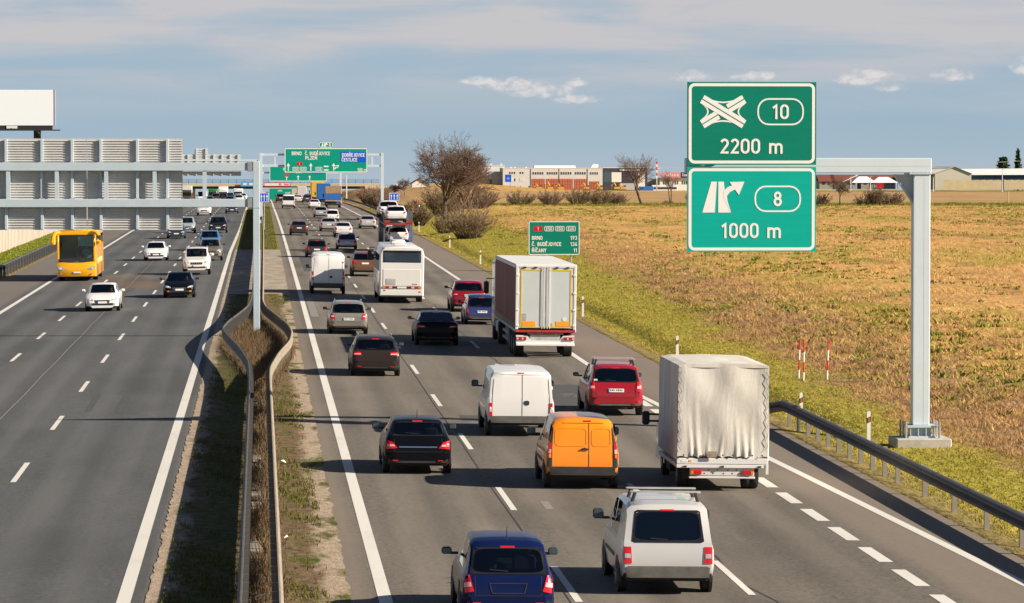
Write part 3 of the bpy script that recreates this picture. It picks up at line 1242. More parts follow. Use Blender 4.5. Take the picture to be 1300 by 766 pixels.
oval(s1, PX(991, 143.5, 158.5), .71, .41, '10')
letters('2200', .46, WHITE, s1, PX(939, 0, 0)[0], -.008, PX(0, 187.5, 158.5)[1], maxw=1.22)
letters('m', .46, WHITE, s1, PX(985, 0, 0)[0], -.008, PX(0, 187.5, 158.5)[1], sx=.78)
oval(s2, PX(987.5, 253.5, 267), .71, .40, '8')
letters('1000', .46, WHITE, s2, PX(939, 0, 0)[0], -.008, PX(0, 294, 267)[1], maxw=1.14)
letters('m', .46, WHITE, s2, PX(983, 0, 0)[0], -.008, PX(0, 294, 267)[1], sx=.78)
# motorway crossing emblem: two double bars crossing, joined by curved slip roads


def bar(s, a, b, w, name='emblem_bar', y=-.006, m=WHITE):
    a, b = Vector(a), Vector(b)
    d = (b - a).normalized()
    n = Vector((-d.y, d.x)) * w / 2
    # ends cut vertical like the drawing
    flat(s, name, [tuple(a + n), tuple(b + n), tuple(b - n), tuple(a - n)], m, y)


ec = PX(917, 143.5, 158.5)
KS = 1.063
for sgn in (1, -1):
    for off in (-.072, .072):
        ang = math.radians(-31 * sgn)
        d = Vector((math.cos(ang), math.sin(ang)))
        n = Vector((-d.y, d.x))
        c0 = Vector(ec) + n * off * KS
        e0, e1 = .70 * KS, .70 * KS
        sh = off * .55 * KS      # slanted ends
        if sgn > 0:
            bar(s1, c0 - d * e0, c0 + d * e1, .115 * KS, y=-.0085)
        else:
            bar(s1, c0 - d * e0, c0 - d * .17 * KS, .115 * KS)
            bar(s1, c0 + d * .17 * KS, c0 + d * e1, .115 * KS)
for (side, ax) in ((1, 'x'), (-1, 'x'), (1, 'z'), (-1, 'z')):
    mid = []
    for k in range(11):
        u = -1 + k / 5
        if ax == 'x':
            mid.append((ec[0] + side * KS * (.435 + .17 * u * u), ec[1] + u * .215 * KS))
        else:
            mid.append((ec[0] + u * .46 * KS, ec[1] + side * KS * (.265 + .105 * u * u)))
    mb = MB()
    for k in range(10):
        a, b_ = mid[k], mid[k + 1]
        o_ = .022 * KS
        if ax == 'x':
            mb.poly([(a[0] - o_, -.0045, a[1]), (a[0] + o_, -.0045, a[1]), (b_[0] + o_, -.0045, b_[1]), (b_[0] - o_, -.0045, b_[1])])
        else:
            mb.poly([(a[0], -.0045, a[1] - o_), (b_[0], -.0045, b_[1] - o_), (b_[0], -.0045, b_[1] + o_), (a[0], -.0045, a[1] + o_)])
    mb.build('emblem_slip_road', WHITE, s1, recalc=False)
# exit emblem: two tapering lanes with an arrow leaving to the right
R2 = lambda px, py: PX(px, py, 267)
flat(s2, 'emblem_lane', [R2(890.5, 271), R2(906.5, 271), R2(909, 231.5), R2(902, 231.5)], WHITE)
flat(s2, 'emblem_lane', [R2(911, 271), R2(927.5, 271), R2(923, 258), R2(920, 250), R2(918, 231.5), R2(911, 231.5)], WHITE)
mb = MB()
A = [R2(927.5, 270.5), R2(923, 257), R2(922, 250), R2(926, 244.5), R2(934, 240.8)]
B = [R2(921, 258), R2(917.5, 250), R2(918, 243), R2(923, 238.5), R2(931.5, 235.3)]
for k in range(4):
    mb.prism([A[k], A[k + 1], B[k + 1], B[k]], -.009, -.005)
mb.prism([R2(925.5, 232), R2(944.5, 231.5), R2(937.5, 248.5)], -.0095, -.005)
mb.build('emblem_exit_arrow', WHITE, s2)

# ------------------------------------------------------------------ near gantry over the left carriageway (signs seen from behind)
gx, gy = -.17, 169.8
gz = rz(0, gy)
gan = thing('sign_gantry', 'grey gantry spanning the left carriageway, its column standing in the median weeds', 'sign gantry', (gx, gy, gz))
T = lambda z: z - gz
mb = MB()
mb.box(-.15, .15, -.17, .17, -.3, T(8.76), .015)
mb.build('column', GANTRY, gan)
mb = MB()
mb.box(-21.5, -21.17, -.17, .17, -.8, T(8.76), .015)
mb.build('column', GANTRY, gan)
mb = MB()
mb.box(-.154, .154, -.174, .174, T(6.60), T(6.63))
mb.build('column_joint', STEEL, gan)
for (z0, z1) in ((8.32, 8.69), (6.66, 7.03)):
    mb = MB()
    mb.box(-21.17, -.152, -.11, .11, T(z0), T(z1), .012)
    mb.build('beam', GANTRY, gan)
    mb = MB()
    mb.box(-.40, -.155, -.155, .155, T(z0) - .03, T(z1) + .03, .01)
    mb.build('beam_end_plate', STEEL, gan)
for px in (17, 78, 140, 201, 264):
    x = -.13 - (325.5 - px) / 27.71
    mb = MB()
    mb.box(x - .09, x + .09, -.08, .08, T(7.033), T(8.317))
    mb.build('upright', GANTRY, gan)
RIBX = lambda px: -11.81 + px / 27.71 - 0.02


def slat_sign(x0, x1, z0, z1, y, ribs, label, slat=.115, ribd=.13, ribw=.13, group=None):
    s = thing('road_sign', label, 'road sign', ((x0 + x1) / 2, y, z0), group=group)
    hw_ = (x1 - x0) / 2
    n = int(round((z1 - z0) / slat))
    h = (z1 - z0) / n
    mb = MB()
    for k in range(n):
        za = k * h
        pr_ = [(-.035, za), (-.035, za + h * .16), (0.0, za + h * .26), (0.0, za + h * .99)]
        for (a, b) in zip(pr_[:-1], pr_[1:]):
            mb.poly([(-hw_, a[0], a[1]), (hw_, a[0], a[1]), (hw_, b[0], b[1]), (-hw_, b[0], b[1])])
        mb.poly([(-hw_, -.035, za), (hw_, -.035, za), (hw_, .0, za), (-hw_, .0, za)])
    o = mb.build('slats', ALU, s, recalc=False)
    o['kind'] = 'stuff'
    mb = MB()
    mb.box(-hw_, hw_, .004, .05, 0, z1 - z0)
    mb.build('panel', G_DARK, s)
    for xr in ribs:
        mb = MB()
        mb.box(xr - (x0 + x1) / 2 - ribw / 2, xr - (x0 + x1) / 2 + ribw / 2, -ribd, -.036, .02, z1 - z0 - .02, .01)
        rb = mb.build('rib', GANTRY, s)
        if z1 - z0 > 3:
            mb = MB()
            for zq in (8.30, 8.71, 6.64, 7.05):
                mb.box(xr - (x0 + x1) / 2 - .13, xr - (x0 + x1) / 2 + .13, -ribd - .16, -ribd - .005, zq - z0 - .018, zq - z0 + .018)
            mb.build('bracket', STEEL, rb)
    return s


slat_sign(-7.86, -3.53, 5.62, 9.79, 170.06, [RIBX(q) for q in (127, 173, 211)], 'back of a slatted aluminium gantry sign, right one beside the median column')
slat_sign(-20.9, -7.89, 5.62, 9.79, 170.06, [RIBX(q) for q in (-250, -190, -120, -60, 8, 53, 91)], 'back of a slatted aluminium gantry sign, left one running out of the frame')

# far gantry over the left carriageway, also from behind
fy = 450.
fz = rz(0, fy)
gan = thing('sign_gantry', 'distant pale gantry over the left carriageway with grey sign backs', 'sign gantry', (0, fy, fz))
mb = MB()
mb.box(-.2, .2, -.2, .2, -.3, 9.4 - fz)
mb.build('column', GANTRYW, gan)
mb = MB()
mb.box(-21.4, -21., -.2, .2, -.8, 9.4 - fz)
mb.build('column', GANTRYW, gan)
for (z0, z1) in ((9.20, 9.42), (7.95, 8.12)):
    mb = MB()
    mb.box(-21., -.2, -.15, .15, z0 - fz, z1 - fz)
    mb.build('beam', GANTRYW, gan)
slat_sign(-9.9, -2.28, 7.40, 10.02, 451, [-9.4, -8.7, -7.7, -6.55, -5.6, -4.6, -3.6, -2.65], 'distant grey back of a wide gantry sign above the left carriageway', .3, .14, .16)
slat_sign(-7.89, -6.27, 10.04, 10.75, 451, [-7.7, -6.55], 'small distant grey sign back standing on top of the wider one', .24, .14, .16)

# ------------------------------------------------------------------ gantry 1 with the town names
gy = 440.
gz = rz(7, gy)
gan = thing('sign_gantry', 'white portal gantry over the right carriageway carrying the town-name sign', 'sign gantry', (7.3, gy, gz))
for x in (.14, 14.5):
    mb = MB()
    mb.box(x - 7.3 - .17, x - 7.3 + .17, -.2, .2, -.5, 10.15 - gz)
    mb.build('column', GANTRYW, gan)
for zc in (9.95, 8.62):
    mb = MB()
    mb.box(.31 - 7.3, 14.33 - 7.3, -.14, .14, zc - .13 - gz, zc + .13 - gz)
    mb.build('beam', GANTRYW, gan)
for x in (1.8, 4.3, 7.3, 10.5, 13.3):
    mb = MB()
    mb.box(x - 7.3 - .1, x - 7.3 + .1, -.1, .1, 8.752 - gz, 9.818 - gz)
    mb.build('upright', GANTRYW, gan)


def far_sign(name, x0, x1, z0, z1, y, m, label, bw=.07, r=.1, cat='road sign', group=None):
    s = thing(name, label, cat, ((x0 + x1) / 2, y, (z0 + z1) / 2), group=group)
    w, h = (x1 - x0), (z1 - z0)
    mb = MB()
    mb.box(-w / 2, w / 2, 0, .06, -h / 2, h / 2)
    mb.build('panel', m, s)
    if bw:
        mb = MB()
        ring(mb, -w / 2 + bw * .3, w / 2 - bw * .3, -h / 2 + bw * .3, h / 2 - bw * .3, r, bw, -.006, 0)
        mb.build('border', WHITE, s)
    return s


sg = far_sign('road_sign', 2.89, 12.74, 7.8, 10.74, 439.6, G_FAR, 'wide green gantry sign listing Brno, Budejovice and Plzen with a blue panel', .10)
U = lambda px: (px - 413.75) / 10.71
W_ = lambda py: (203.75 - py) / 10.71
letters('BRNO', .42, WHITE, sg, U(376.5), -.012, W_(195), maxw=1.15, bold=.02)
letters('Č. BUDĚJOVICE', .42, WHITE, sg, U(403), -.012, W_(195), maxw=2.95, bold=.02)
letters('PLZEŇ', .42, WHITE, sg, U(395), -.012, W_(200.7), maxw=1.4, bold=.02)
for x in (366, 394.5):
    arrow_up(sg, U(x), W_(217), W_(207.2), .42)
arrow_up(sg, U(423.5), W_(217), W_(207.2), .42)
bar(sg, (U(423.8), W_(215.5)), (U(428), W_(211.5)), .13, 'arrow')
flat(sg, 'arrow', [(U(425.5), W_(210.5)), (U(430.5), W_(209.8)), (U(428.5), W_(214))], WHITE)


def tagbox(s, x, z, w, h, txt, m, tm=WHITE):
    mb = MB()
    mb.prism(rrect(x - w / 2, x + w / 2, z - h / 2, z + h / 2, h * .2), -.006, -.002)
    mb.build('number_box', m, s)
    if m is not S_RED:
        mb = MB()
        ring(mb, x - w / 2, x + w / 2, z - h / 2, z + h / 2, h * .2, h * .1, -.009, -.004)
        mb.build('number_frame', WHITE, s)
    letters(txt, h * .62, tm, s, x, -.0115, z, maxw=w * .8)


tagbox(sg, U(380.2), W_(208.2), .70, .40, '1', S_RED)
tagbox(sg, U(375.5), W_(214.6), .80, .44, 'E50', G_LITE)
tagbox(sg, U(385), W_(214.6), .80, .44, 'E55', G_LITE)
tagbox(sg, U(404.7), W_(214.6), .80, .44, 'E65', G_LITE)
for py in (211.5, 216):
    flat(sg, 'lane_bar', [(U(411), W_(py) - .08), (U(417), W_(py) - .08), (U(417), W_(py) + .08), (U(411), W_(py) + .08)], WHITE)
mb = MB()
mb.box(U(432.4), U(464.6), -.012, -.001, W_(206), W_(193.2))
o = mb.build('blue_panel', S_BLUE, sg)
letters('DOBŘEJOVICE', .42, WHITE, sg, U(448.5), -.018, W_(197), maxw=2.7, bold=.02)
letters('ČESTLICE', .42, WHITE, sg, U(443.5), -.018, W_(203), maxw=1.85, bold=.02)
letters('500 m', .38, WHITE, sg, U(459.3), -.012, W_(215.8), maxw=1.05, bold=.02)
st = far_sign('road_sign', 6.98, 8.66, 10.76, 11.42, 439.6, G_FAR, 'small rounded green sign with an exit arrow and 8 on top of the gantry sign', .07, .2)
letters('8', .36, WHITE, st, .45, -.012, 0, bold=.02)
flat(st, 'arrow', [(-.55, -.2), (-.3, -.2), (-.34, .2), (-.44, .2)], WHITE)
flat(st, 'arrow', [(-.25, -.2), (-.02, -.2), (.02, .02), (.25, .0), (.1, .24), (-.16, .2), (-.22, .2)], WHITE)

# gantry 2 and 3 farther down the road
for (gy, xa, xb, za, zb, top, lab, slab, px_r) in (
        (700., .1, 15.2, 5.75, 8.75, 8.9, 'second white portal gantry farther down the right carriageway', 'second green gantry sign, partly hidden below the town-name sign', 15.2),
        (1150., .1, 17.9, -1.9, 1.95, 8.8, 'third and farthest portal gantry over the right carriageway', 'third green gantry sign, far away and low over the traffic', 17.9)):
    gz = rz(7, gy)
    gan = thing('sign_gantry', lab, 'sign gantry', (8, gy, gz))
    for x in (xa, xb):
        mb = MB()
        mb.box(x - 8 - .2, x - 8 + .2, -.2, .2, -.5, top - gz)
        mb.build('column', GANTRYW, gan)
    for zc in ((top - .1, top - 1.5) if gy < 1000 else (1.9, .6)):
        mb = MB()
        mb.box(xa + .21 - 8, xb - .21 - 8, -.15, .15, zc - .16 - gz, zc + .16 - gz)
        mb.build('beam', GANTRYW, gan)
    x0, x1 = (1.78, 12.6) if gy < 1000 else (2.7, 14.5)
    s = far_sign('road_sign', x0, x1, za, zb, gy - .5, G_FAR, slab, .1)
    wd = x1 - x0
    for f in (.30, .50, .70):
        arrow_up(s, (f - .5) * wd, -(zb - za) * .42, -(zb - za) * .12, .5)
    letters('BRNO', .45, WHITE, s, -wd * .2, -.012, (zb - za) * .28, maxw=1.3, bold=.02)
    letters('PLZEŇ', .45, WHITE, s, 0, -.012, (zb - za) * .1, maxw=1.5, bold=.02)
    mb = MB()
    mb.box(wd * .24, wd * .46, -.012, -.001, 0.0, (zb - za) * .3)
    mb.build('blue_panel', S_BLUE, s)
    tagbox(s, -wd * .2, -(zb - za) * .12, .8, .45, '1', S_RED)

# blue lane-arrow signs either side
for (x0, x1, z0, z1, y, lab) in ((14.96, 16.15, 4.57, 5.48, 430., 'small blue sign with three white arrows above the car transporter'),
                                 (-.05, .96, 4.68, 5.70, 400., 'small blue sign with three white arrows beside the median column')):
    s = far_sign('lane_sign', x0, x1, z0, z1, y, S_BLUE, lab, .05, .06, 'lane sign')
    for f in (-.29, 0, .29):
        arrow_up(s, f * (x1 - x0), -(z1 - z0) * .36, (z1 - z0) * .34, .22)
    mb = MB()
    zb_ = rz((x0 + x1) / 2, y) - (z0 + z1) / 2
    mb.tube([(0, .1, zb_ - .5), (0, .1, (z1 - z0) * .4)], .05, 8)
    mb.build('post', STEEL, s)

# distance sign
s = far_sign('road_sign', 19.29, 23.0, 2.14, 4.59, 266., G_DARK, 'green distance sign listing Brno, Budejovice and Ricany on the grass bank', .055, .08)
U = lambda px: (px - 703.5) / 17.71
W_ = lambda py: (302.5 - py) / 17.71
for (n_, d_, py) in (('BRNO', '193', 302.2), ('Č. BUDĚJOVICE', '136', 310.2), ('ŘÍČANY', '11', 318.2)):
    letters(n_, .27, WHITE, s, U(675), -.012, W_(py), 'LEFT', maxw={'B': 1.0, 'Č': 2.35, 'Ř': 1.18}[n_[0]], bold=.02)
    letters(d_, .27, WHITE, s, U(732.8), -.012, W_(py), 'RIGHT', sx=.68, bold=.02)
tagbox(s, U(683), W_(290.5), .62, .36, '1', S_RED)
for x, n_ in ((697, 'E50'), (710.8, 'E55'), (725, 'E65')):
    tagbox(s, U(x), W_(290.5), .66, .36, n_, G_DARK)
for px in (682, 725):
    mb = MB()
    x = 19.29 + (px - 671) / 17.71
    zb_ = float(tz(x, 266)) - 3.365
    mb.tube([(U(px), .12, zb_ - .3), (U(px), .12, 1.1)], .055, 8)
    mb.build('post', STEEL, s)

# ------------------------------------------------------------------ roadside markers
M_PW = mat('marker_white', (.72, .71, .67), .6, var=.05)
M_PO = mat('marker_rust_red', (.42, .10, .035), .6)
M_PK = mat('marker_black', (.035, .035, .035), .6)
M_RW = mat('marker_red', (.62, .02, .015), .5)
for (x, y, lab) in ((18.7, 127.2, 'white marker post with rust red band just behind the far end of the right guardrail'), (18.75, 113.2, 'white marker post with rust red band behind the guardrail, nearest the big column'), (17.46, 154.4, 'white marker post peeking over the grey tarpaulin truck'),
                    (17.07, 195.5, 'white marker post on the verge right beside the semi-trailer'), (17.07, 286.9, 'white marker post just left of the semi-trailer roof'),
                    (17.27, 337.4, 'white marker post at the verge, middle one right of the white coach'), (17.4, 405.9, 'farthest white marker post, beside the car transporter')):
    z = float(tz(x, y))
    s = thing('marker_post', lab, 'marker post', (x, y, z), group='white marker posts along the right verge')
    mb = MB()
    mb.prism([(-.06, -.3), (.06, -.3), (.055, 1.05), (.02, 1.10), (-.055, 1.06)], -.05, .05)
    mb.build('body', M_PW, s)
    mb = MB()
    mb.prism([(-.063, .70), (.063, .76), (.063, .93), (-.063, .87)], -.053, .053)
    mb.build('band', M_PK, s)
    mb = MB()
    mb.box(-.028, .035, -.058, -.054, .755, .875)
    mb.build('reflector', M_PO, s)
for (x, y, h, lab) in ((21.5, 146.9, 1.6, 'red and white striped snow pole, left one of the close pair on the grass'), (21.4, 144.9, 1.6, 'red and white striped snow pole, right one of the close pair on the grass'),
                       (22.4, 145.3, 1.6, 'red and white striped snow pole standing alone, right of the close pair'), (20.35, 494., 2.0, 'red and white pole beyond the car transporter, left of the two'), (23.2, 541., 2.2, 'red and white pole beyond the car transporter, right of the two')):
    z = float(tz(x, y))
    s = thing('snow_pole', lab, 'snow pole', (x, y, z - .05), (math.radians(random.uniform(-2, 2)), math.radians(random.uniform(-2, 2)), 0), group='red and white snow poles')
    r = .034 if h < 1.8 else .11
    for k in range(4):
        mb = MB()
        mb.tube([(0, 0, h * k / 4), (0, 0, h * (k + 1) / 4 - .002)], r, 8)
        mb.build('band', M_PW if k % 2 == 0 else M_RW, s)

# ------------------------------------------------------------------ vehicles


def wheel(parent, x, y, r, w, side, rim=True, name='wheel'):
    mb = MB()
    mb.lathe([(-w / 2, r * .62), (-w / 2 + .01, r * .93), (-w / 2 + .04, r), (w / 2 - .04, r), (w / 2 - .01, r * .93), (w / 2, r * .62)], (0, 0, 0), 'x', 20)
    o = mb.build(name, RUBBER, parent, smooth=True, loc=(x, y, r))
    if rim:
        mb = MB()
        mb.lathe([(side * (w / 2 - .03), r * .61), (side * (w / 2 + .004), r * .60), (side * (w / 2 - .03), r * .5), (side * (w / 2 - .035), .02)], (0, 0, 0), 'x', 20)
        for k in range(5):
            a = 2 * PI * k / 5
            mb.tube([(side * (w / 2 - .02), 0, 0), (side * (w / 2 - .01), r * .56 * math.cos(a), r * .56 * math.sin(a))], .035, 4)
        mb.build('rim', RIM, o, smooth=True)
    return o


def pts(*a):
    return np.array(a, float)


# per body type: length, width, height, belt, ground clearance, rear profile [(y,z)], windows
def body_spec(kind):
    S = dict(sx=.74, tyre=.315, roofz=0)
    if kind == 'hatch':
        S.update(L=4.0, W=1.69, H=1.49, hb=.87, hf=.89, zb=.20, rear=[(0, .52), (.04, .72), (.12, .88), (.44, 1.32), (.58, 1.425)], rw=(.135, .435), ws=(2.42, 3.05), hood=3.45, sw=[(.75, 1.1), (1.16, 2.0), (2.08, 2.75)])
    elif kind == 'coupe':      # smooth fast hatch
        S.update(L=4.25, W=1.76, H=1.44, hb=.96, hf=.92, zb=.20, rear=[(0, .62), (.05, .86), (.20, 1.00), (.72, 1.345), (.9, 1.40)], rw=(.24, .70), ws=(2.55, 3.25), hood=3.6, sw=[(.95, 1.2), (1.26, 2.9)], sx=.70)
    elif kind == 'estate':
        S.update(L=4.7, W=1.80, H=1.50, hb=.97, hf=.92, zb=.21, rear=[(0, .62), (.04, .84), (.13, .99), (.55, 1.39), (.68, 1.44)], rw=(.15, .53), ws=(3.0, 3.65), hood=4.05, sw=[(.8, 1.45), (1.52, 2.35), (2.43, 3.3)], rails=True)
    elif kind == 'sedan':
        S.update(L=4.8, W=1.84, H=1.46, hb=.98, hf=.92, zb=.20, rear=[(0, .62), (.03, .90), (.08, 1.04), (.48, 1.06), (1.20, 1.37), (1.42, 1.42)], rw=(.50, 1.18), ws=(3.0, 3.7), hood=4.15, sw=[(1.05, 1.45), (1.52, 2.3), (2.38, 3.3)], sx=.70)
    elif kind == 'suv':
        S.update(L=4.6, W=1.86, H=1.68, hb=1.12, hf=1.08, zb=.28, rear=[(0, .70), (.04, .95), (.12, 1.13), (.48, 1.56), (.62, 1.62)], rw=(.14, .46), ws=(2.85, 3.45), hood=3.85, sw=[(.75, 1.3), (1.37, 2.2), (2.28, 3.1)], tyre=.36, rails=True)
    elif kind == 'bigsuv':
        S.update(L=4.8, W=1.90, H=1.86, hb=1.22, hf=1.18, zb=.34, rear=[(0, .75), (.04, 1.05), (.10, 1.24), (.32, 1.74), (.45, 1.80)], rw=(.12, .30), ws=(2.95, 3.45), hood=3.8, sw=[(.6, 1.3), (1.37, 2.2), (2.28, 3.1)], tyre=.39, rails=True, sx=.80)
    elif kind == 'mpv':
        S.update(L=4.4, W=1.80, H=1.66, hb=1.06, hf=1.02, zb=.24, rear=[(0, .65), (.04, .92), (.10, 1.08), (.34, 1.53), (.46, 1.60)], rw=(.12, .33), ws=(2.75, 3.6), hood=3.85, sw=[(.6, 1.2), (1.27, 2.1), (2.18, 3.1)], tyre=.34, sx=.74)
    elif kind == 'leisure':    # tall glazed small van
        S.update(L=4.4, W=1.80, H=1.80, hb=1.01, hf=1.02, zb=.24, rear=[(0, .56), (.03, .84), (.06, 1.02), (.25, 1.60), (.36, 1.735)], rw=(.068, .25), ws=(2.75, 3.5), hood=3.75, sw=[(1.25, 2.05), (2.15, 3.0)], tyre=.32, sx=.81)
    elif kind == 'panel':      # small panel van
        S.update(L=4.2, W=1.83, H=1.80, hb=1.08, hf=1.02, zb=.27, rear=[(0, .62), (.02, .95), (.05, 1.15), (.17, 1.66), (.26, 1.745)], rw=None, ws=(2.65, 3.35), hood=3.6, sw=[(2.0, 2.85)], tyre=.32, sx=.77)
    elif kind == 'van':        # low-roof large van
        S.update(L=4.9, W=1.97, H=2.02, hb=1.15, hf=1.12, zb=.32, rear=[(0, .62), (.015, 1.0), (.03, 1.25), (.11, 1.86), (.18, 1.95)], rw=None, ws=(3.5, 4.1), hood=4.35, sw=[(2.9, 3.6)], tyre=.34, sx=.84)
    elif kind == 'highvan':
        S.update(L=5.9, W=2.05, H=2.50, hb=1.25, hf=1.25, zb=.34, rear=[(0, .62), (.015, 1.1), (.03, 1.5), (.08, 2.33), (.15, 2.43)], rw=None, ws=(4.6, 5.15), hood=5.4, sw=[(3.9, 4.7)], tyre=.35, sx=.90)
    elif kind == 'minibus':
        S.update(L=5.2, W=2.0, H=2.2, hb=1.20, hf=1.15, zb=.32, rear=[(0, .62), (.015, 1.0), (.03, 1.22), (.13, 2.02), (.22, 2.12)], rw=(.04, .12), ws=(3.8, 4.4), hood=4.65, sw=[(.6, 1.6), (1.7, 2.8), (2.9, 3.9)], tyre=.34, sx=.86)
    return S


NRING = 11


def car(kind, label, cat, x, y_contact, col, facing=1, metal=0.0, lod=2, group=None, taillight=None, plate=True, extras=(), scale=1.0, glassm=None, hub=True, name=None,
        rough=.3, wid=None, hgt=None, z=None, tilt=True, dirt=.35, front_lamp=None, yaw=0.0):
    S = body_spec(kind)
    L, W, H, hb, hf, zb = S['L'], wid or S['W'], hgt or S['H'], S['hb'], S['hf'], S['zb']
    hgts = H - S['H']
    hw = W / 2
    yr_ax, yf_ax = .76, L - .86
    yc = y_contact - .66 + L / 2 if facing > 0 else y_contact - .78 + L / 2
    zz = rz(x, yc) if z is None else z
    slope = math.atan(.0043) if yc < 500 else 0
    rot = (slope * facing, XF if tilt else 0, yaw + (0 if facing > 0 else PI)) if z is None else (0, 0, yaw + (0 if facing > 0 else PI))
    root = thing(name or {'panel': 'panel_van', 'van': 'panel_van', 'highvan': 'panel_van', 'leisure': 'small_van', 'minibus': 'minibus'}.get(kind, 'car'), label, cat, (x, yc, zz), rot, group)
    PM = paint('paint_' + '_'.join('%d' % round(c * 100) for c in col) + ('_m' if metal else ''), col, metal, rough, dirt)
    rear = [(a, b + (hgts if b > hb + .1 else 0)) for a, b in S['rear']]
    vanlike = kind in ('panel', 'van', 'highvan', 'leisure', 'minibus')
    yR = rear[-1][0]
    ws0, ws1 = S['ws']
    hood = S['hood']
    zt = pts(*rear, (yR + .35, H - .015), ((yR + ws0) / 2, H), (ws0 - .25, H - .02), (ws0, H - .075), (ws1, hf + .05), (hood, hf - .02), (L - .22, hf - .16), (L - .06, hf - .28), (L, hf - .40))
    belt = pts((0, rear[0][1] - .04), (rear[1][0], rear[1][1] - .05), (rear[2][0], hb - .03), (rear[2][0] + .35, hb), (ws1 - .6, hf), (ws1, hf - .02), (hood, hf - .08), (L - .22, hf - .22), (L - .06, hf - .34), (L, hf - .46))
    cr_ = .05 if vanlike else .17
    wid_ = pts((0, hw - cr_), (.03, hw - cr_ * .55), (.10, hw - cr_ * .25), (.35, hw - .008), (.9, hw), (L - 1.0, hw), (L - .35, hw - .03), (L - .12, hw - .10), (L - .03, hw - .18), (L, hw - .26))
    sx = S['sx']
    k0 = .90 if vanlike else .84
    wtop = pts((0, hw - cr_ - .06), (rear[2][0], hw * k0), (rear[-2][0], hw * sx * 1.02), (yR + .3, hw * sx), (ws0, hw * (sx - .02)), (ws1, hw * .80), (hood, hw * .74), (L, hw * .55))
    bot = pts((0, zb + .10), (.08, zb + .03), (.5, zb), (L - .6, zb - .03), (L, zb))
    allys = set([0.0, L])
    for A in (zt, belt, wid_, wtop):
        allys |= set(np.round(A[:, 0], 4))
    for w_ in [S['rw'], S['ws']] + list(S['sw']):
        if w_:
            allys |= set(np.round(w_, 4))
    ysl = sorted(allys)
    out = [ysl[0]]
    for q in ysl[1:]:
        while q - out[-1] > .5:
            out.append(out[-1] + .4)
        if q - out[-1] > .004:
            out.append(q)
    ysl = out
    rings = []
    for y in ysl:
        T_ = float(np.interp(y, zt[:, 0], zt[:, 1]))
        B_ = float(np.interp(y, belt[:, 0], belt[:, 1]))
        w = float(np.interp(y, wid_[:, 0], wid_[:, 1]))
        wt_ = min(float(np.interp(y, wtop[:, 0], wtop[:, 1])), w - .03)
        b = float(np.interp(y, bot[:, 0], bot[:, 1]))
        B_ = min(B_, T_ - .025)
        h = T_ - B_
        t_ = min(1, h / .45)
        half = [(0, b), (w - .14, b), (w - .035, b + .10), (w, b + (B_ - b) * .52), (w - .012, B_ - .10 * min(1, (B_ - b) / .5)), (w - .045, B_),
                (w - .075 if not vanlike else w - .055, B_ + .25 * h * (1 - t_) + .035 * t_), (wt_ + .025, B_ + h * (.62 + .24 * t_)), (wt_ - .055 - (.10 if kind == 'leisure' and y < yR else 0), B_ + h * .955), (wt_ * .55, T_ - .008), (0, T_)]
        rings.append([(px, pz) for px, pz in half] + [(-px, pz) for px, pz in half[-2:0:-1]])
    n = len(rings[0])
    verts = [(px, y - L / 2, pz) for y, r in zip(ysl, rings) for px, pz in r]
    groups = {}
    full = []

    def addf(key, f):
        groups.setdefault(key, []).append(f)
        full.append(f)
    inr = lambda m, w_: w_ is not None and w_[0] - .001 < m < w_[1] + .001
    for i in range(len(ysl) - 1):
        m = (ysl[i] + ysl[i + 1]) / 2
        for k in range(n):
            k2 = (k + 1) % n
            f = (i * n + k, i * n + k2, (i + 1) * n + k2, (i + 1) * n + k)
            c = k if k < 10 else n - 1 - k       # column index mirrored
            key = 'body'
            if c <= 1:
                key = 'underbody'
            elif c in (8, 9) and inr(m, S['rw']):
                key = 'rear_window'
            elif c in (8, 9) and inr(m, S['ws']):
                key = 'windscreen'
            elif c == 6:
                for si, w_ in enumerate(S['sw']):
                    if inr(m, w_):
                        key = 'side_window%d%d' % (si, k < 10)
            addf(key, f)
    addf('body', tuple(range(n - 1, -1, -1)))
    e = (len(ysl) - 1) * n
    addf('body', tuple(e + k for k in range(n)))
    # orient the whole hull once
    bm = bmesh.new()
    bv = [bm.verts.new(v) for v in verts]
    for f in full:
        bm.faces.new([bv[q] for q in f])
    bmesh.ops.recalc_face_normals(bm, faces=bm.faces)
    bm.verts.index_update()
    bvh = BVHTree.FromBMesh(bm)
    keys = [kk for kk, fs in groups.items() for _ in fs]
    order = {}
    idx = 0
    flat_order = []
    bm.faces.ensure_lookup_table()
    facekey = []
    # 'full' was filled in creation order; rebuild its key list
    lookup = {}
    for kk, fs in groups.items():
        for f in fs:
            lookup[f] = kk
    for f, bf in zip(full, bm.faces):
        order.setdefault(lookup[f], []).append([v.index for v in bf.verts])
    bm.free()
    gm = glassm or GLASS
    for kk, fs in order.items():
        used = sorted(set(q for f in fs for q in f))
        mp = {q: i for i, q in enumerate(used)}
        me = bpy.data.meshes.new(kk)
        me.from_pydata([verts[q] for q in used], [], [[mp[q] for q in f] for f in fs])
        nm = 'side_window' if kk.startswith('side') else kk
        me.materials.append(PM if kk == 'body' else UNDER if kk == 'underbody' else gm)
        me.polygons.foreach_set('use_smooth', [True] * len(me.polygons))
        me.set_sharp_from_angle(angle=math.radians(38))
        me.update()
        link(bpy.data.objects.new(nm, me), root)

    def surf(px, pz, end):
        """y of the hull at (px, pz) seen from the rear (end=-1) or the front (+1)"""
        for sh in (1, .985, .97, .95, .92):
            hit = bvh.ray_cast(Vector((px * sh, end * (L / 2 + 1), pz)), Vector((0, -end, 0)))
            if hit[0] is not None:
                return hit[0].y
        return end * L / 2 * .97

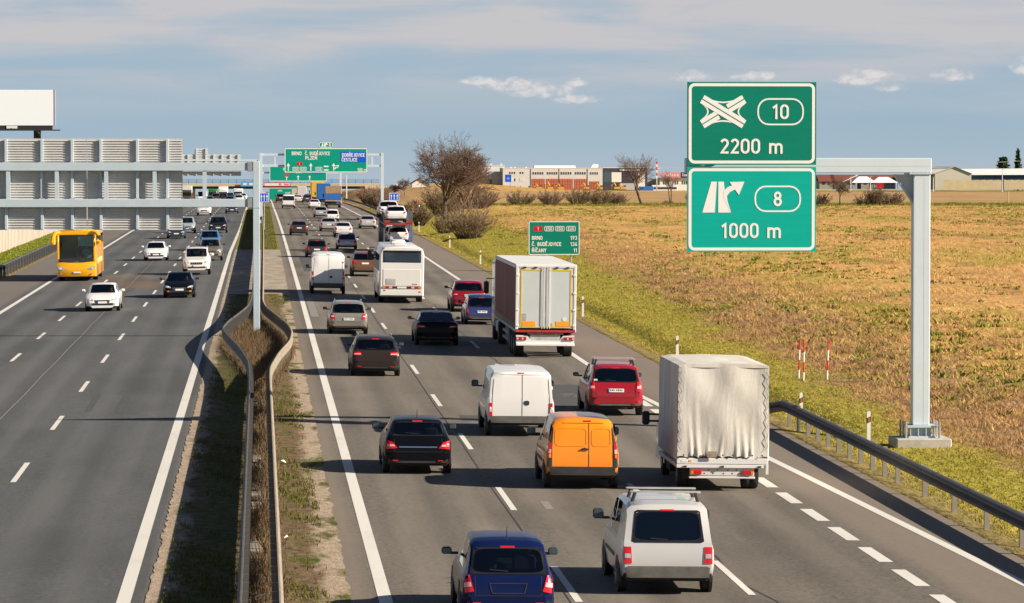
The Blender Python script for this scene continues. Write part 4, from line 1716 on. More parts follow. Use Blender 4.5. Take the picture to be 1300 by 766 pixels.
    def patch(nm, c4, m, end=-1, off=.012, nx=4, nz=3, parent=None, depth=.03, r=0):
        """conforming cover plate on the rear or the front: c4 = corners (x,z) bl, br, tr, tl"""
        mb = MB()
        g = []
        for j in range(nz + 1):
            v = j / nz
            row = []
            for i in range(nx + 1):
                u = i / nx
                px = (c4[0][0] * (1 - u) + c4[1][0] * u) * (1 - v) + (c4[3][0] * (1 - u) + c4[2][0] * u) * v
                pz = (c4[0][1] * (1 - u) + c4[1][1] * u) * (1 - v) + (c4[3][1] * (1 - u) + c4[2][1] * u) * v
                row.append((px, surf(px, pz, end) + end * off, pz))
            g.append(row)
        for j in range(nz):
            for i in range(nx):
                mb.poly([g[j][i], g[j][i + 1], g[j + 1][i + 1], g[j + 1][i]])
        edge_ = [g[0][i] for i in range(nx + 1)] + [g[j][nx] for j in range(1, nz + 1)] + [g[nz][i] for i in range(nx - 1, -1, -1)] + [g[j][0] for j in range(nz - 1, 0, -1)]
        for i in range(len(edge_)):
            a, b_ = edge_[i], edge_[(i + 1) % len(edge_)]
            mb.poly([a, b_, (b_[0], b_[1] - end * depth, b_[2]), (a[0], a[1] - end * depth, a[2])])
        # weld so smooth shading works
        me = mb.mesh(nm, m, recalc=False)
        bm = bmesh.new()
        bm.from_mesh(me)
        bmesh.ops.remove_doubles(bm, verts=bm.verts, dist=1e-4)
        bmesh.ops.recalc_face_normals(bm, faces=bm.faces)
        bm.to_mesh(me)
        bm.free()
        me.polygons.foreach_set('use_smooth', [True] * len(me.polygons))
        me.set_sharp_from_angle(angle=math.radians(40))
        o = bpy.data.objects.new(nm, me)
        return link(o, parent or root)
    # ---- rear lamps
    TL = taillight or ([(.66 * hw, hb - .28), (hw - .03, hb - .27), (hw - .03, hb - .03), (.74 * hw, hb - .05)] if not vanlike else [(hw - .17, hb - .40), (hw - .03, hb - .40), (hw - .035, hb + .0), (hw - .16, hb + .0)])
    rear_seen = facing > 0
    for sd in (1, -1):
        c4 = [(px * sd, pz) for px, pz in TL]
        tl = patch('tail_light', c4, RED_L, off=.018, nx=4, nz=4)
        if lod >= 2:
            bx = lambda u, v: tuple((TL[0][q] * (1 - u) + TL[1][q] * u) * (1 - v) + (TL[3][q] * (1 - u) + TL[2][q] * u) * v for q in (0, 1))
            i4 = [bx(.12, .32), bx(.85, .32), bx(.85, .58), bx(.12, .58)]
            patch('reverse_light', [(px * sd, pz) for px, pz in i4], PINK_L if kind != 'leisure' else HEAD_L, off=.024, nx=2, nz=1, parent=tl, depth=.01)
    # ---- rear plate, bumper
    zp = hb - .22 if not vanlike else .62
    if kind in ('estate', 'coupe') or 'lowplate' in extras:
        zp = hb - .26
    if plate and rear_seen:
        p = patch('number_plate', [(-.26, zp - .055), (.26, zp - .055), (.26, zp + .055), (-.26, zp + .055)], PLATE_W, off=.02, nx=2, nz=1)
        if lod >= 1:
            patch('plate_blue_band', [(-.258, zp - .053), (-.215, zp - .053), (-.215, zp + .053), (-.258, zp + .053)], PLATE_B, off=.023, nx=1, nz=1, parent=p, depth=.002)
        if lod >= 2:
            mb = MB()
            yy = surf(0, zp, -1) - .0235
            for q, xq in enumerate((-.17, -.115, -.06, .03, .085, .14, .195)):
                mb.box(xq - .014, xq + .014, yy, yy + .002, zp - .034, zp + .034)
            mb.build('plate_marks', INK, p)
    if lod >= 1 and rear_seen:
        bz = zb + .11
        if not vanlike:
            zt_ = rear[0][1] - .03
            patch('rear_bumper', [(-hw + .06, zb + .18), (hw - .06, zb + .18), (hw - .05, zt_), (-hw + .05, zt_)], PM, off=.045, nx=12, nz=3, depth=.10)
        patch('bumper_trim', [(-hw + .12, bz), (hw - .12, bz), (hw - .11, bz + (.10 if not vanlike else .20)), (-hw + .11, bz + (.10 if not vanlike else .20))], (PLASTIC if kind == 'panel' else GREYPLAS) if vanlike or 'greybumper' in extras else PLASTIC, off=.035 if not vanlike else .05, nx=8, nz=2, depth=.06)
        if lod >= 2:
            # bumper joint and tailgate shut lines
            mb = MB()
            zj = rear[0][1] - .02 if not vanlike else .56
            yy = [surf(px, zj, -1) for px in np.linspace(-hw + .14, hw - .14, 9)]
            pth = [(px, q - .002, zj) for px, q in zip(np.linspace(-hw + .14, hw - .14, 9), yy)]
            mb.tube(pth, .006, 4)
            if not vanlike:
                for sd in (1, -1):
                    mb.tube([(sd * (hw * .70), surf(sd * hw * .7, q, -1) - .002, q) for q in np.linspace(zj, hb - .02, 5)], .006, 4)
            mb.build('tailgate_seam', PLASTIC, root)
            mb = MB()
            for sd in (() if vanlike else (1, -1)):
                zr_ = zb + .16
                mb.box(sd * hw * .66 - .07, sd * hw * .66 + .07, surf(hw * .66, zr_ + .02, -1) - .06, surf(hw * .66, zr_, -1), zr_ + .0, zr_ + .03)
            if mb.v:
                mb.build('reflectors', RED_L, root)
    if lod >= 1 and S['rw'] and rear_seen:
        zl = float(np.interp(S['rw'][1], zt[:, 0], zt[:, 1])) + .015
        patch('brake_light', [(-.13, zl), (.13, zl), (.13, zl + .028), (-.13, zl + .028)], RED_L, off=.012, nx=2, nz=1)
        if lod >= 2:
            zw = float(np.interp(S['rw'][0], zt[:, 0], zt[:, 1])) + .03
            mb = MB()
            mb.tube([(q, surf(q, zw + abs(q) * .08, -1) - .012, zw + abs(q) * .08) for q in (0, -.12, -.24, -.34)], .010, 4)
            mb.build('wiper', PLASTIC, root)
    if lod >= 1 and S['rw'] and rear_seen:
        # painted surround giving the rear window its rounded corners
        ya_, yb_ = S['rw']
        lv = []
        for yq in (ya_, yb_):
            T_ = float(np.interp(yq, zt[:, 0], zt[:, 1]))
            B_ = min(float(np.interp(yq, belt[:, 0], belt[:, 1])), T_ - .025)
            wq = min(float(np.interp(yq, wtop[:, 0], wtop[:, 1])), float(np.interp(yq, wid_[:, 0], wid_[:, 1])) - .03)
            lv.append((T_, wq - .055 - (.10 if kind == 'leisure' else 0)))
        mb = MB()
        NP = 72
        inn, out = [], []
        for k in range(NP):
            a = 2 * PI * k / NP + PI / NP
            c_, s_ = math.cos(a), math.sin(a)
            u = math.copysign(abs(c_) ** .34, c_) * .985
            v = math.copysign(abs(s_) ** .34, s_) * .97
            mx = max(abs(c_), abs(s_))
            for (lst, uu, vv) in ((inn, u, v), (out, c_ / mx * 1.05, s_ / mx * 1.10)):
                fz = (vv + 1) / 2
                zq = lv[0][0] + (lv[1][0] - lv[0][0]) * fz
                xq = uu * (lv[0][1] + (lv[1][1] - lv[0][1]) * min(1, max(0, fz)))
                lst.append((xq, surf(xq, zq, -1) - .009, zq))
        for k in range(NP):
            k2 = (k + 1) % NP
            mb.poly([inn[k], inn[k2], out[k2], out[k]])
            mb.poly([inn[k], inn[k2], (inn[k2][0], inn[k2][1] + .02, inn[k2][2]), (inn[k][0], inn[k][1] + .02, inn[k][2])])
        mb.build('window_surround', PM, root, recalc=False, smooth=True)
    # ---- front end
    HL = front_lamp or [(.50 * hw, hf - .34), (.86 * hw, hf - .30), (.88 * hw, hf - .17), (.56 * hw, hf - .25)]
    for sd in (1, -1):
        hl = patch('headlight', [(px * sd, pz) for px, pz in HL], HEAD_L, end=1, off=.016, nx=4, nz=2)
        if not rear_seen and lod >= 1:
            c = ((HL[0][0] + HL[2][0]) / 2 * sd, (HL[0][1] + HL[2][1]) / 2)
            patch('lamp_reflector', [(c[0] - .045, c[1] - .03), (c[0] + .045, c[1] - .03), (c[0] + .045, c[1] + .03), (c[0] - .045, c[1] + .03)], PLATE_W, end=1, off=.022, nx=1, nz=1, parent=hl, depth=.005)
    if not rear_seen:
        patch('grille', [(-.40 * hw, hf - .45), (.40 * hw, hf - .45), (.46 * hw, hf - .30), (-.46 * hw, hf - .30)], PLASTIC, end=1, off=.012, nx=4, nz=2)
        if lod >= 1:
            mb = MB()
            zg = hf - .375
            if 'bars' in extras:
                for q in (-.28, -.14, 0, .14, .28):
                    mb.box(q - .025, q + .025, surf(q, zg, 1) + .012, surf(q, zg, 1) + .03, zg - .06, zg + .06)
            else:
                mb.tube([(q, surf(q, zg + .055, 1) + .018, zg + .055) for q in (-.33, -.15, 0, .15, .33)], .012, 4)
            mb.build('grille_trim', CHROME, root)
        zi = zb + .14
        patch('bumper_intake', [(-.62 * hw, zi), (.62 * hw, zi), (.66 * hw, zi + .11), (-.66 * hw, zi + .11)], PLASTIC, end=1, off=.012, nx=6, nz=1)
        if plate:
            zq = zi + .15
            p = patch('number_plate', [(-.26, zq - .055), (.26, zq - .055), (.26, zq + .055), (-.26, zq + .055)], PLATE_W, end=1, off=.025, nx=2, nz=1)
            patch('plate_blue_band', [(.215, zq - .053), (.258, zq - .053), (.258, zq + .053), (.215, zq + .053)], PLATE_B, end=1, off=.028, nx=1, nz=1, parent=p, depth=.002)
        for sd in (1, -1):
            if lod >= 1:
                patch('fog_light', [(sd * hw * .70 - .07, zi + .02), (sd * hw * .70 + .07, zi + .02), (sd * hw * .70 + .07, zi + .10), (sd * hw * .70 - .07, zi + .10)], AMB_L if 'amberfog' in extras else HEAD_L, end=1, off=.014, nx=2, nz=1)
    # ---- wheels, arches, mirrors
    tr = S['tyre']
    for sd in (1, -1):
        for ya in (yr_ax, yf_ax):
            wheel(root, sd * (hw - .095), ya - L / 2, tr, .205, sd, lod >= 1)
            mb = MB()
            mb.lathe([(-.06, tr + .055), (.004, tr + .055), (.004, tr + .02)], (0, 0, 0), 'x', 20)
            if sd < 0:
                mb.v = [(-a, b, c) for a, b, c in mb.v]
            mb.build('wheel_arch', PLASTIC if lod else UNDER, root, loc=(sd * (hw - .004), ya - L / 2, tr + .02))
        ym_ = ws1 - (.55 if not vanlike else .35) - L / 2
        zm = hf + (.10 if not vanlike else .16)
        mb = MB()
        a0, a1 = sorted((sd * (hw + .045), sd * (hw + (.235 if not vanlike else .26))))
        mb.box(a0, a1, ym_ - .05, ym_ + .07, zm - .005, zm + (.13 if not vanlike else .20), .035)
        am = sorted((sd * (hw - .08), sd * (hw + .08)))
        mb.box(am[0], am[1], ym_ - .02, ym_ + .04, zm - .01, zm + .04, .01)
        o = mb.build('side_mirror', PM if 'bodymirror' in extras else PLASTIC, root, smooth=True, sharp=30)
        if lod >= 2:
            mb = MB()
            mb.box(a0 + .02, a1 - .02, ym_ - .054, ym_ - .049, zm + .015, zm + (.11 if not vanlike else .18))
            mb.build('mirror_glass', mat('mirror_glass', (.10, .16, .19), .1, .6), o)
    # ---- cabin
    if lod >= 1 and (S['rw'] or not rear_seen):
        yd = ws1 - 1.35 - L / 2
        for sd in (1, -1):
            mb = MB()
            mb.box(sd * .36 - .22, sd * .36 + .22, yd - .50, yd - .36, .45, hf + .22, .05)
            mb.box(sd * .36 - .12, sd * .36 + .12, yd - .47, yd - .38, hf + .24, hf + .42, .04)
            mb.build('seat', SEATM, root, smooth=True)
        mb = MB()
        mb.box(-hw + .12, hw - .12, ws1 - .75 - L / 2, ws1 - .25 - L / 2, .5, hf + .0, .05)
        mb.build('dashboard', PLASTIC, root)
        mb = MB()
        mb.box(-hw + .16, hw - .16, rear[2][0] + .55 - L / 2, rear[2][0] + .72 - L / 2, .4, hb + .04, .05)
        mb.build('rear_bench', SEATM, root)
    # ---- extras
    if S.get('rails') and lod >= 1 and 'norails' not in extras:
        for sd in (1, -1):
            mb = MB()
            xr = hw * sx - .06
            mb.tube([(sd * xr, yR + .15 - L / 2, H - .03), (sd * xr, yR + .35 - L / 2, H + .035), (sd * xr, (yR + ws0) / 2 - L / 2, H + .045), (sd * xr, ws0 - .5 - L / 2, H + .025), (sd * xr, ws0 - .35 - L / 2, H - .04)], .018, 5)
            mb.build('roof_rail', CHROME if 'brightrails' in extras else STEEL, root)
    if 'antenna' in extras:
        mb = MB()
        mb.tube([(0, yR + .12 - L / 2, H - .02), (0, yR + .06 - L / 2, H + .22)], [.012, .006], 5)
        mb.build('antenna', PLASTIC, root)
    if 'roofbars' in extras:
        for yb in (yR + .35, yR + 1.15):
            mb = MB()
            mb.box(-hw * .75, hw * .75, yb - .035 - L / 2, yb + .035 - L / 2, H + .125, H + .160, .01)
            o = mb.build('roof_bar', mat('aluminium_bar', (.62, .62, .61), .35, .6), root)
            for sd in (1, -1):
                mb = MB()
                xr = sd * (hw * .64)
                mb.tube([(xr + sd * .06, yb - L / 2, H - .07), (xr, yb - L / 2, H + .125)], .035, 6)
                mb.build('foot', PLASTIC, o)
    if 'chrome' in extras:
        patch('chrome_strip', [(-.56 * hw, hb - .25), (.56 * hw, hb - .25), (.56 * hw, hb - .215), (-.56 * hw, hb - .215)], CHROME, off=.02, nx=6, nz=1)
    if 'recess' in extras:
        mb = MB()
        zc = hb - .24
        pth = [(-.34, zc + .09), (.34, zc + .09), (.29, zc - .085), (-.29, zc - .085)]
        for a, b_ in zip(pth, pth[1:] + pth[:1]):
            mb.tube([(a[0], surf(*a, -1) - .004, a[1]), (b_[0], surf(*b_, -1) - .004, b_[1])], .011, 4)
        mb.build('plate_recess', PLASTIC, root)
    if 'cornerposts' in extras:       # black posts flanking van doors
        for sd in (1, -1):
            patch('corner_pillar', [(sd * (hw - .15), zb + .30), (sd * (hw - .03), zb + .30), (sd * (hw - .12), H - .18), (sd * (hw - .18), H - .18)], PLASTIC, off=.012, nx=6, nz=12)
    if vanlike and kind in ('panel', 'van', 'highvan') and lod >= 1:
        mb = MB()
        xm = .16 if kind == 'panel' else .04
        ztop = H - .16
        zbt = .58
        mb.tube([(xm, surf(xm, q, -1) - .003, q) for q in np.linspace(zbt, ztop, 8)], .007, 4)
        for sd in (1, -1):
            xe = hw - .16
            mb.tube([(sd * (xe - .06 * max(0, (q - hb)) / (H - hb)), surf(sd * (xe - .06), q, -1) - .003, q) for q in np.linspace(zbt, ztop, 8)], .007, 4)
        for q in (zbt, ztop):
            mb.tube([(p_, surf(p_, q, -1) - .003, q) for p_ in np.linspace(-hw + .17, hw - .17, 7)], .007, 4)
        mb.build('door_seam', mat('shadow_gap', (.05, .05, .05), .9), root)
        # pressed panels on the doors
        for sd in ((1, -1) if kind == 'panel' else ()):
            xa, xb = sorted((xm + sd * .07, sd * (hw - .24)))
            zlo, zhi = (1.10, H - .30) if kind != 'highvan' else (1.45, H - .35)
            mb = MB()
            q4 = rrect(xa, xb, zlo, zhi, .09, 3)
            mb.tube([(p_[0], surf(p_[0], p_[1], -1) - .001, p_[1]) for p_ in q4 + q4[:1]], .009, 4)
            mb.build('door_pressing', PM, root, smooth=True)
        patch('brake_light', [(xm - .15, H - .125), (xm + .05, H - .125), (xm + .05, H - .095), (xm - .15, H - .095)], REDD_L, off=.01, nx=2, nz=1)
        zh = 1.02
        mb = MB()
        if kind == 'panel':
            mb.tube([(xm - .20, surf(0, zh, -1) - .02, zh), (xm - .11, surf(0, zh, -1) - .035, zh + .03), (xm - .02, surf(0, zh, -1) - .02, zh)], .022, 6)
        else:
            q4 = rrect(xm + .05, xm + .21, zh - .07, zh + .07, .05, 3)
            mb.prism(q4, surf(.1, zh, -1) - .012, surf(.1, zh, -1) + .02)
        mb.build('door_handle', PLASTIC, root)
        mb = MB()
        for sd in (1, -1):
            for q in (.85, H - .55):
                ys_ = surf(sd * (hw - .08), q, -1)
                mb.box(sd * (hw - .10) - .03, sd * (hw - .10) + .03, ys_ - .03, ys_ + .02, q - .05, q + .05, .01)
        mb.build('door_hinges', PM, root)
    if kind in ('leisure', 'panel') and lod >= 1:
        for sd in (1, -1):
            mb = MB()
            a = sorted((sd * (hw - .02), sd * (hw + .012)))
            mb.box(a[0], a[1], 1.3 - L / 2, 3.1 - L / 2, .62, .70, .008)
            mb.build('side_moulding', PLASTIC, root)
    return root, L, surf


# a seated driver: one skinned body with arms to the wheel
def make_person_mesh():
    me = bpy.data.meshes.new('person')
    vs = [(0, 0, .45), (0, .02, .72), (0, .02, .98), (0, .03, 1.06), (0, .06, 1.17), (0, .07, 1.27),
          (.19, .02, .95), (.26, .16, .72), (.17, .42, .80), (-.19, .02, .95), (-.26, .16, .72), (-.17, .42, .80),
          (.11, .12, .42), (.14, .48, .50), (.13, .62, .12), (-.11, .12, .42), (-.14, .48, .50), (-.13, .62, .12)]
    es = [(0, 1), (1, 2), (2, 3), (3, 4), (4, 5), (2, 6), (6, 7), (7, 8), (2, 9), (9, 10), (10, 11), (0, 12), (12, 13), (13, 14), (0, 15), (15, 16), (16, 17)]
    rad = [.16, .15, .13, .055, .085, .075, .075, .048, .035, .075, .048, .035, .10, .075, .05, .10, .075, .05]
    me.from_pydata(vs, es, [])
    o = bpy.data.objects.new('person', me)
    COL.objects.link(o)
    md = o.modifiers.new('skin', 'SKIN')
    for i, r in enumerate(rad):
        me.skin_vertices[0].data[i].radius = (r, r)
    me.skin_vertices[0].data[0].use_root = True
    sb = o.modifiers.new('sub', 'SUBSURF')
    sb.levels = sb.render_levels = 1
    dg = bpy.context.evaluated_depsgraph_get()
    m2 = bpy.data.meshes.new_from_object(o.evaluated_get(dg))
    bpy.data.objects.remove(o)
    return m2


def person(loc, rotz, label, shirt, scale=1.0):
    global PERSON
    me = PERSON.copy()
    me.materials.clear()
    me.materials.append(shirt)
    me.materials.append(SKIN)
    for p in me.polygons:
        c = p.center
        if c.z > 1.04 or (abs(c.x) > .12 and c.y > .33 and c.z > .7):
            p.material_index = 1
        p.use_smooth = True
    o = bpy.data.objects.new('person', me)
    o.location = loc
    o.rotation_euler = (0, 0, rotz)
    o.scale = (scale,) * 3
    link(o)
    tag(o, label, 'person', 'drivers behind windscreens')
    mb = MB()
    mb.lathe([(0, .10), (.05, .105), (.10, .085), (.13, .03)], (0, .045, 1.22), 'z', 10)
    mb.build('hair', HAIR, o, smooth=True)
    mb = MB()
    mb.tube([(0, .15, 1.19), (0, .175, 1.15)], [.012, .02], 5)
    mb.build('nose', SKIN, o)
    return o


PERSON = make_person_mesh()
SHIRT_W = mat('pale_blue_shirt', (.55, .62, .68), .8)
SHIRT_D = mat('dark_jumper', (.06, .06, .08), .8)
SHIRT_R = mat('beige_jumper', (.35, .28, .2), .8)

# ---- right carriageway, nearest first
car('hatch', 'dark blue hatchback nearest the camera, cut off by the bottom edge of the frame', 'car', 4.45, 67.1, (.005, .012, .062), metal=.1, plate=False, extras=('antenna', 'recess'), taillight=[(.62, .58), (.835, .54), (.82, .86), (.70, .87)], wid=1.72, glassm=GLASS, dirt=.15)
r_, L_, sf = car('leisure', 'silver glazed small van with two roof bars in front of the tarpaulin truck', 'van', 7.83, 71.5, (.62, .61, .585), metal=.25, plate=False, extras=('roofbars',), taillight=[(.70, .62), (.865, .62), (.86, .94), (.715, .94)], wid=1.84, glassm=GLASS_DK, hgt=1.80, dirt=.5)
mb = MB()
mb.box(-.09, .09, sf(0, .55, -1) - .014, sf(0, .55, -1) + .02, .535, .56)
mb.build('tailgate_handle', PLASTIC, r_)
car('coupe', 'black fast-backed hatchback with a chrome strip across its tailgate', 'car', 4.13, 97.9, (.004, .0045, .007), plate=False, extras=('antenna', 'chrome'), taillight=[(.54, .70), (.84, .67), (.83, .90), (.66, .85)], dirt=.1, wid=1.80)
car('panel', 'bright orange panel van with twin rear doors and black corner trim', 'van', 8.13, 93.9, (.86, .26, .012), plate=False, extras=('cornerposts',), taillight=[(.80, .80), (.905, .80), (.87, 1.18), (.79, 1.18)], hgt=1.84, dirt=.12, wid=1.88)
car('van', 'white low-roofed panel van between the orange van and the red people carrier', 'van', 7.78, 111.2, (.74, .73, .70), plate=False, taillight=[(.86, .62), (.965, .62), (.955, 1.02), (.86, 1.02)], wid=2.04, dirt=.3)
r_, L_, sf = car('mpv', 'red people carrier with silver roof bars beside the exit lane dashes', 'car', 11.53, 120.4, (.36, .012, .022), metal=.15, extras=('roofbars', 'greybumper'), taillight=[(.66, .80), (.87, .80), (.84, 1.12), (.69, 1.12)], wid=1.84, glassm=GLASS_DK, hgt=1.68, dirt=.1)
mb = MB()
mb.box(-.72, -.60, sf(-.6, 1.16, -1) - .012, sf(-.6, 1.16, -1), 1.12, 1.20)
mb.build('window_sticker', PLATE_W, r_)
car('estate', 'dark brown estate car with silver roof rails, in front of the black saloon', 'car', 4.34, 140.4, (.040, .030, .026), metal=.3, plate=False, extras=('brightrails',), taillight=[(.52, .80), (.86, .80), (.86, .92), (.56, .92)], wid=1.86, dirt=.15)
car('sedan', 'black long saloon with slim tail lights in the middle lane left of the semi-trailer', 'car', 7.77, 163.5, (.003, .004, .006), plate=False, taillight=[(.50, .78), (.88, .80), (.88, .92), (.56, .88)], wid=1.90, dirt=.1)
car('estate', 'grey-beige estate car with a blue and white number plate near the left edge line', 'car', 4.08, 172.6, (.30, .275, .235), metal=.35, extras=('brightrails',), taillight=[(.60, .74), (.85, .74), (.85, .98), (.70, .96)], wid=1.82, hgt=1.52)
car('suv', 'dark red sport utility car ahead of the semi-trailer', 'car', 11.11, 198.1, (.28, .010, .02), metal=.25, taillight=[(.56, .90), (.88, .90), (.88, 1.0), (.60, 1.02)], extras=('norails',), dirt=.1)
car('hatch', 'small blue and silver hatchback half hidden by the semi-trailer', 'car', 10.95, 183.6, (.025, .045, .16), metal=.2, taillight=[(.62, .60), (.83, .58), (.82, .84), (.70, .84)], extras=('greybumper',))
car('highvan', 'tall white panel van with a diagonal shadow across its rear doors', 'van', 4.02, 221.2, (.78, .77, .74), plate=False, taillight=[(.87, .80), (.99, .80), (.985, 1.35), (.87, 1.35)], hgt=2.46, dirt=.15)
car('suv', 'copper brown sport utility car squeezed between the white van and the coach', 'car', 7.12, 253, (.22, .105, .055), metal=.4, taillight=[(.55, .92), (.88, .92), (.88, 1.08), (.58, 1.08)], lod=1)
car('hatch', 'dark grey hatchback beyond the tall white van, red tail lights', 'car', 4.51, 296.9, (.06, .058, .055), metal=.3, lod=1, wid=1.76)
car('hatch', 'silver hatchback right of the dark grey hatchback, just beyond the coach', 'car', 7.51, 322.4, (.50, .50, .50), metal=.4, lod=1, wid=1.78)
car('sedan', 'dark bronze saloon alone in the left lane near the grass median', 'car', 3.92, 375.5, (.075, .06, .055), metal=.4, lod=1)
car('sedan', 'white saloon right behind the row of pale cars, lowest white one of the queue', 'car', 8.34, 372.7, (.72, .71, .68), lod=1)
car('sedan', 'pale silver saloon left of the white saloon in the queue', 'car', 7.31, 396.3, (.50, .50, .46), metal=.4, lod=1)
car('hatch', 'white hatchback ahead of the pale silver saloon in the queue', 'car', 8.94, 459.4, (.74, .73, .71), lod=1)
car('estate', 'silver car with red lamps behind the distant white saloon', 'car', 7.92, 484.9, (.48, .48, .48), metal=.4, lod=1)
car('minibus', 'white minibus far ahead at the left edge line', 'minibus', 4.42, 577.3, (.74, .74, .72), lod=1, glassm=GLASS_DK)
car('sedan', 'white saloon directly left of the blue tipper lorry', 'car', 8.52, 581.9, (.74, .73, .70), lod=1)
car('sedan', 'pale silver saloon beside the car transporter in the right lane', 'car', 12.0, 414.2, (.56, .56, .54), metal=.3, lod=1)
car('suv', 'tiny dark car beyond the white minibus, left of it', 'car', 3.84, 690, (.05, .045, .045), lod=0)
car('sedan', 'tiny dark car beyond the white saloon, near the yellow lorry', 'car', 8.9, 700, (.06, .05, .06), lod=0)
car('sedan', 'tiny white car in front of the distant grey box lorry', 'car', 7.2, 705, (.7, .68, .66), lod=0)
car('sedan', 'tiny dark blue car left of the yellow lorry', 'car', 9.8, 760, (.03, .04, .12), lod=0)

# ---- left carriageway, oncoming
car('sedan', 'white saloon coming towards the camera, lowest of the oncoming cars', 'car', -8.42, 199.4, (.78, .77, .75), facing=-1, extras=('bodymirror',), hgt=1.47, dirt=.12)
car('sedan', 'black oncoming saloon with lit fog lamps in the lane beside the median', 'car', -4.68, 216, (.004, .0045, .006), facing=-1, extras=('amberfog',), dirt=.1)
car('sedan', 'white oncoming saloon with a wide dark grille, right of the yellow coach', 'car', -8.13, 290.8, (.78, .77, .75), facing=-1, extras=('bodymirror',), lod=1)
car('bigsuv', 'large white oncoming off-road car with a vertical-bar grille', 'car', -4.35, 255.7, (.76, .74, .71), facing=-1, extras=('bars', 'bodymirror'), front_lamp=[(.50, .82), (.86, .86), (.88, .98), (.56, .96)])
car('suv', 'brown-grey oncoming car half hidden behind the large white off-road car', 'car', -3.83, 288.5, (.20, .165, .13), facing=-1, metal=.3, lod=1)
car('suv', 'bright blue oncoming car peeking out behind the brown-grey one', 'car', -4.30, 318.8, (.015, .13, .36), facing=-1, lod=1, extras=('bodymirror',))
car('sedan', 'dark blue oncoming saloon under the lower corner of the slatted sign', 'car', -8.20, 365, (.035, .05, .085), facing=-1, metal=.3, lod=1)
car('mpv', 'light blue-grey oncoming people carrier partly covered by the slatted sign', 'car', -7.65, 389.5, (.38, .44, .48), facing=-1, metal=.3, lod=1)
car('suv', 'black oncoming sport utility car with bright headlights in the median lane', 'car', -4.36, 387.3, (.012, .012, .015), facing=-1, lod=1, wid=1.95)
car('sedan', 'dark navy oncoming car just below the lower gantry beam', 'car', -3.94, 521.7, (.02, .025, .05), facing=-1, lod=1)
car('suv', 'white oncoming sport utility car just below the lower gantry beam', 'car', -7.52, 501.6, (.72, .71, .69), facing=-1, lod=1, wid=1.95)
FARL = [(-5.2, 640, 'sedan', (.03, .04, .06), 'dark'), (-8.9, 655, 'hatch', (.08, .14, .2), 'teal'), (-3.9, 690, 'sedan', (.7, .7, .68), 'white'), (-6.9, 700, 'mpv', (.02, .02, .03), 'black'),
        (-8.6, 730, 'suv', (.10, .03, .03), 'dark red'), (-4.4, 742, 'hatch', (.68, .68, .66), 'pale'), (-6.2, 765, 'suv', (.04, .05, .06), 'charcoal'), (-3.6, 792, 'sedan', (.72, .71, .7), 'white')]
for i, (x, y, k, c, nm) in enumerate(FARL):
    wh = ['nearest of the far jam below the sign backs', 'beside the white van in the far jam', 'at the median side of the far jam', 'in the middle of the far jam', 'under the green lorry in the far jam', 'close to the median in the far jam', 'behind the black people carrier in the far jam', 'last in line at the median'][i]
    car(k, 'tiny %s oncoming car %s' % (nm, wh), 'car', x, y, c, facing=-1, lod=0, group='tiny oncoming cars in the far jam')

# ---- drivers seen through windscreens
for (x, y, z, lab, sh) in ((-4.35 + .37, 255.7 - .78 + 2.5, rz(-4.35, 257) + .28, 'person in beige jumper driving the large white off-road car', SHIRT_R),
                           (-8.42 + .37, 199.4 - .78 + 2.45, rz(-8.4, 201) - .02, 'person in dark jumper driving the lowest white oncoming saloon', SHIRT_D),
                           (-4.68 + .37, 216 - .78 + 2.45, rz(-4.7, 218) - .02, 'person in dark jumper driving the black oncoming saloon', SHIRT_D)):
    person((x, y, z), PI, lab, sh)

# ------------------------------------------------------------------ heavy vehicles
M_CURT = None
t = NT('maroon_curtain')
o = t.coord()
n1 = t.noise(t.vec(o, (1, .9, .35)), 1.0, 5, .6, .6)
n2 = t.noise(t.vec(o, (1, 6, .3)), 1.0, 3, .6)
c = t.mix(t.mapr(n1, .35, .6), (.15, .025, .03), (.24, .055, .055))
c = t.mix(t.mapr(n1, .60, .72, 0, .45), c, (.36, .22, .20))
t.color(c)
t.set(Roughness=.6)
t.p.inputs['Specular IOR Level'].default_value = .15
t.bump(n2, .5, .05)
M_CURT = t.m
M_TRW = mat('trailer_white', (.70, .69, .66), .45, var=.06, scale=2)
M_TRG = mat('trailer_door_grey', (.53, .565, .56), .45, var=.04, scale=1.2)
M_YEL = mat('yellow_reflective_tape', (.72, .50, .02), .5, var=.06)
M_ORP = mat('orange_marker_plate', (.86, .34, .015), .5, var=.08, scale=6)
M_ROOF = mat('dusty_trailer_roof', (.62, .62, .60), .6, var=.1, scale=1)
M_RUST = mat('rusty_chassis', (.10, .055, .04), .8, var=.5, scale=5)
M_CHAS = mat('chassis_black', (.02, .019, .018), .8, var=.3)


def part(name, m, parent, fn, smooth=False):
    mb = MB()
    fn(mb)
    return mb.build(name, m, parent, smooth=smooth)


def B(*a, b=.0):
    return lambda mb: mb.box(*a, b=b)


def lamp_cluster(root, x, y, z, w=.42, h=.13, sd=1):
    o = part('tail_light', REDD_L, root, B(x - w / 2, x + w / 2, y - .03, y + .03, z - h / 2, z + h / 2, b=.01))
    for k in range(4):
        u = x - w / 2 + w * (k + .5) / 4
        part('lens', RED_L if (k + (sd > 0)) % 2 else PINK_L, o, B(u - w * .09, u + w * .09, y - .036, y - .031, z - h * .33, z + h * .33))
    return o


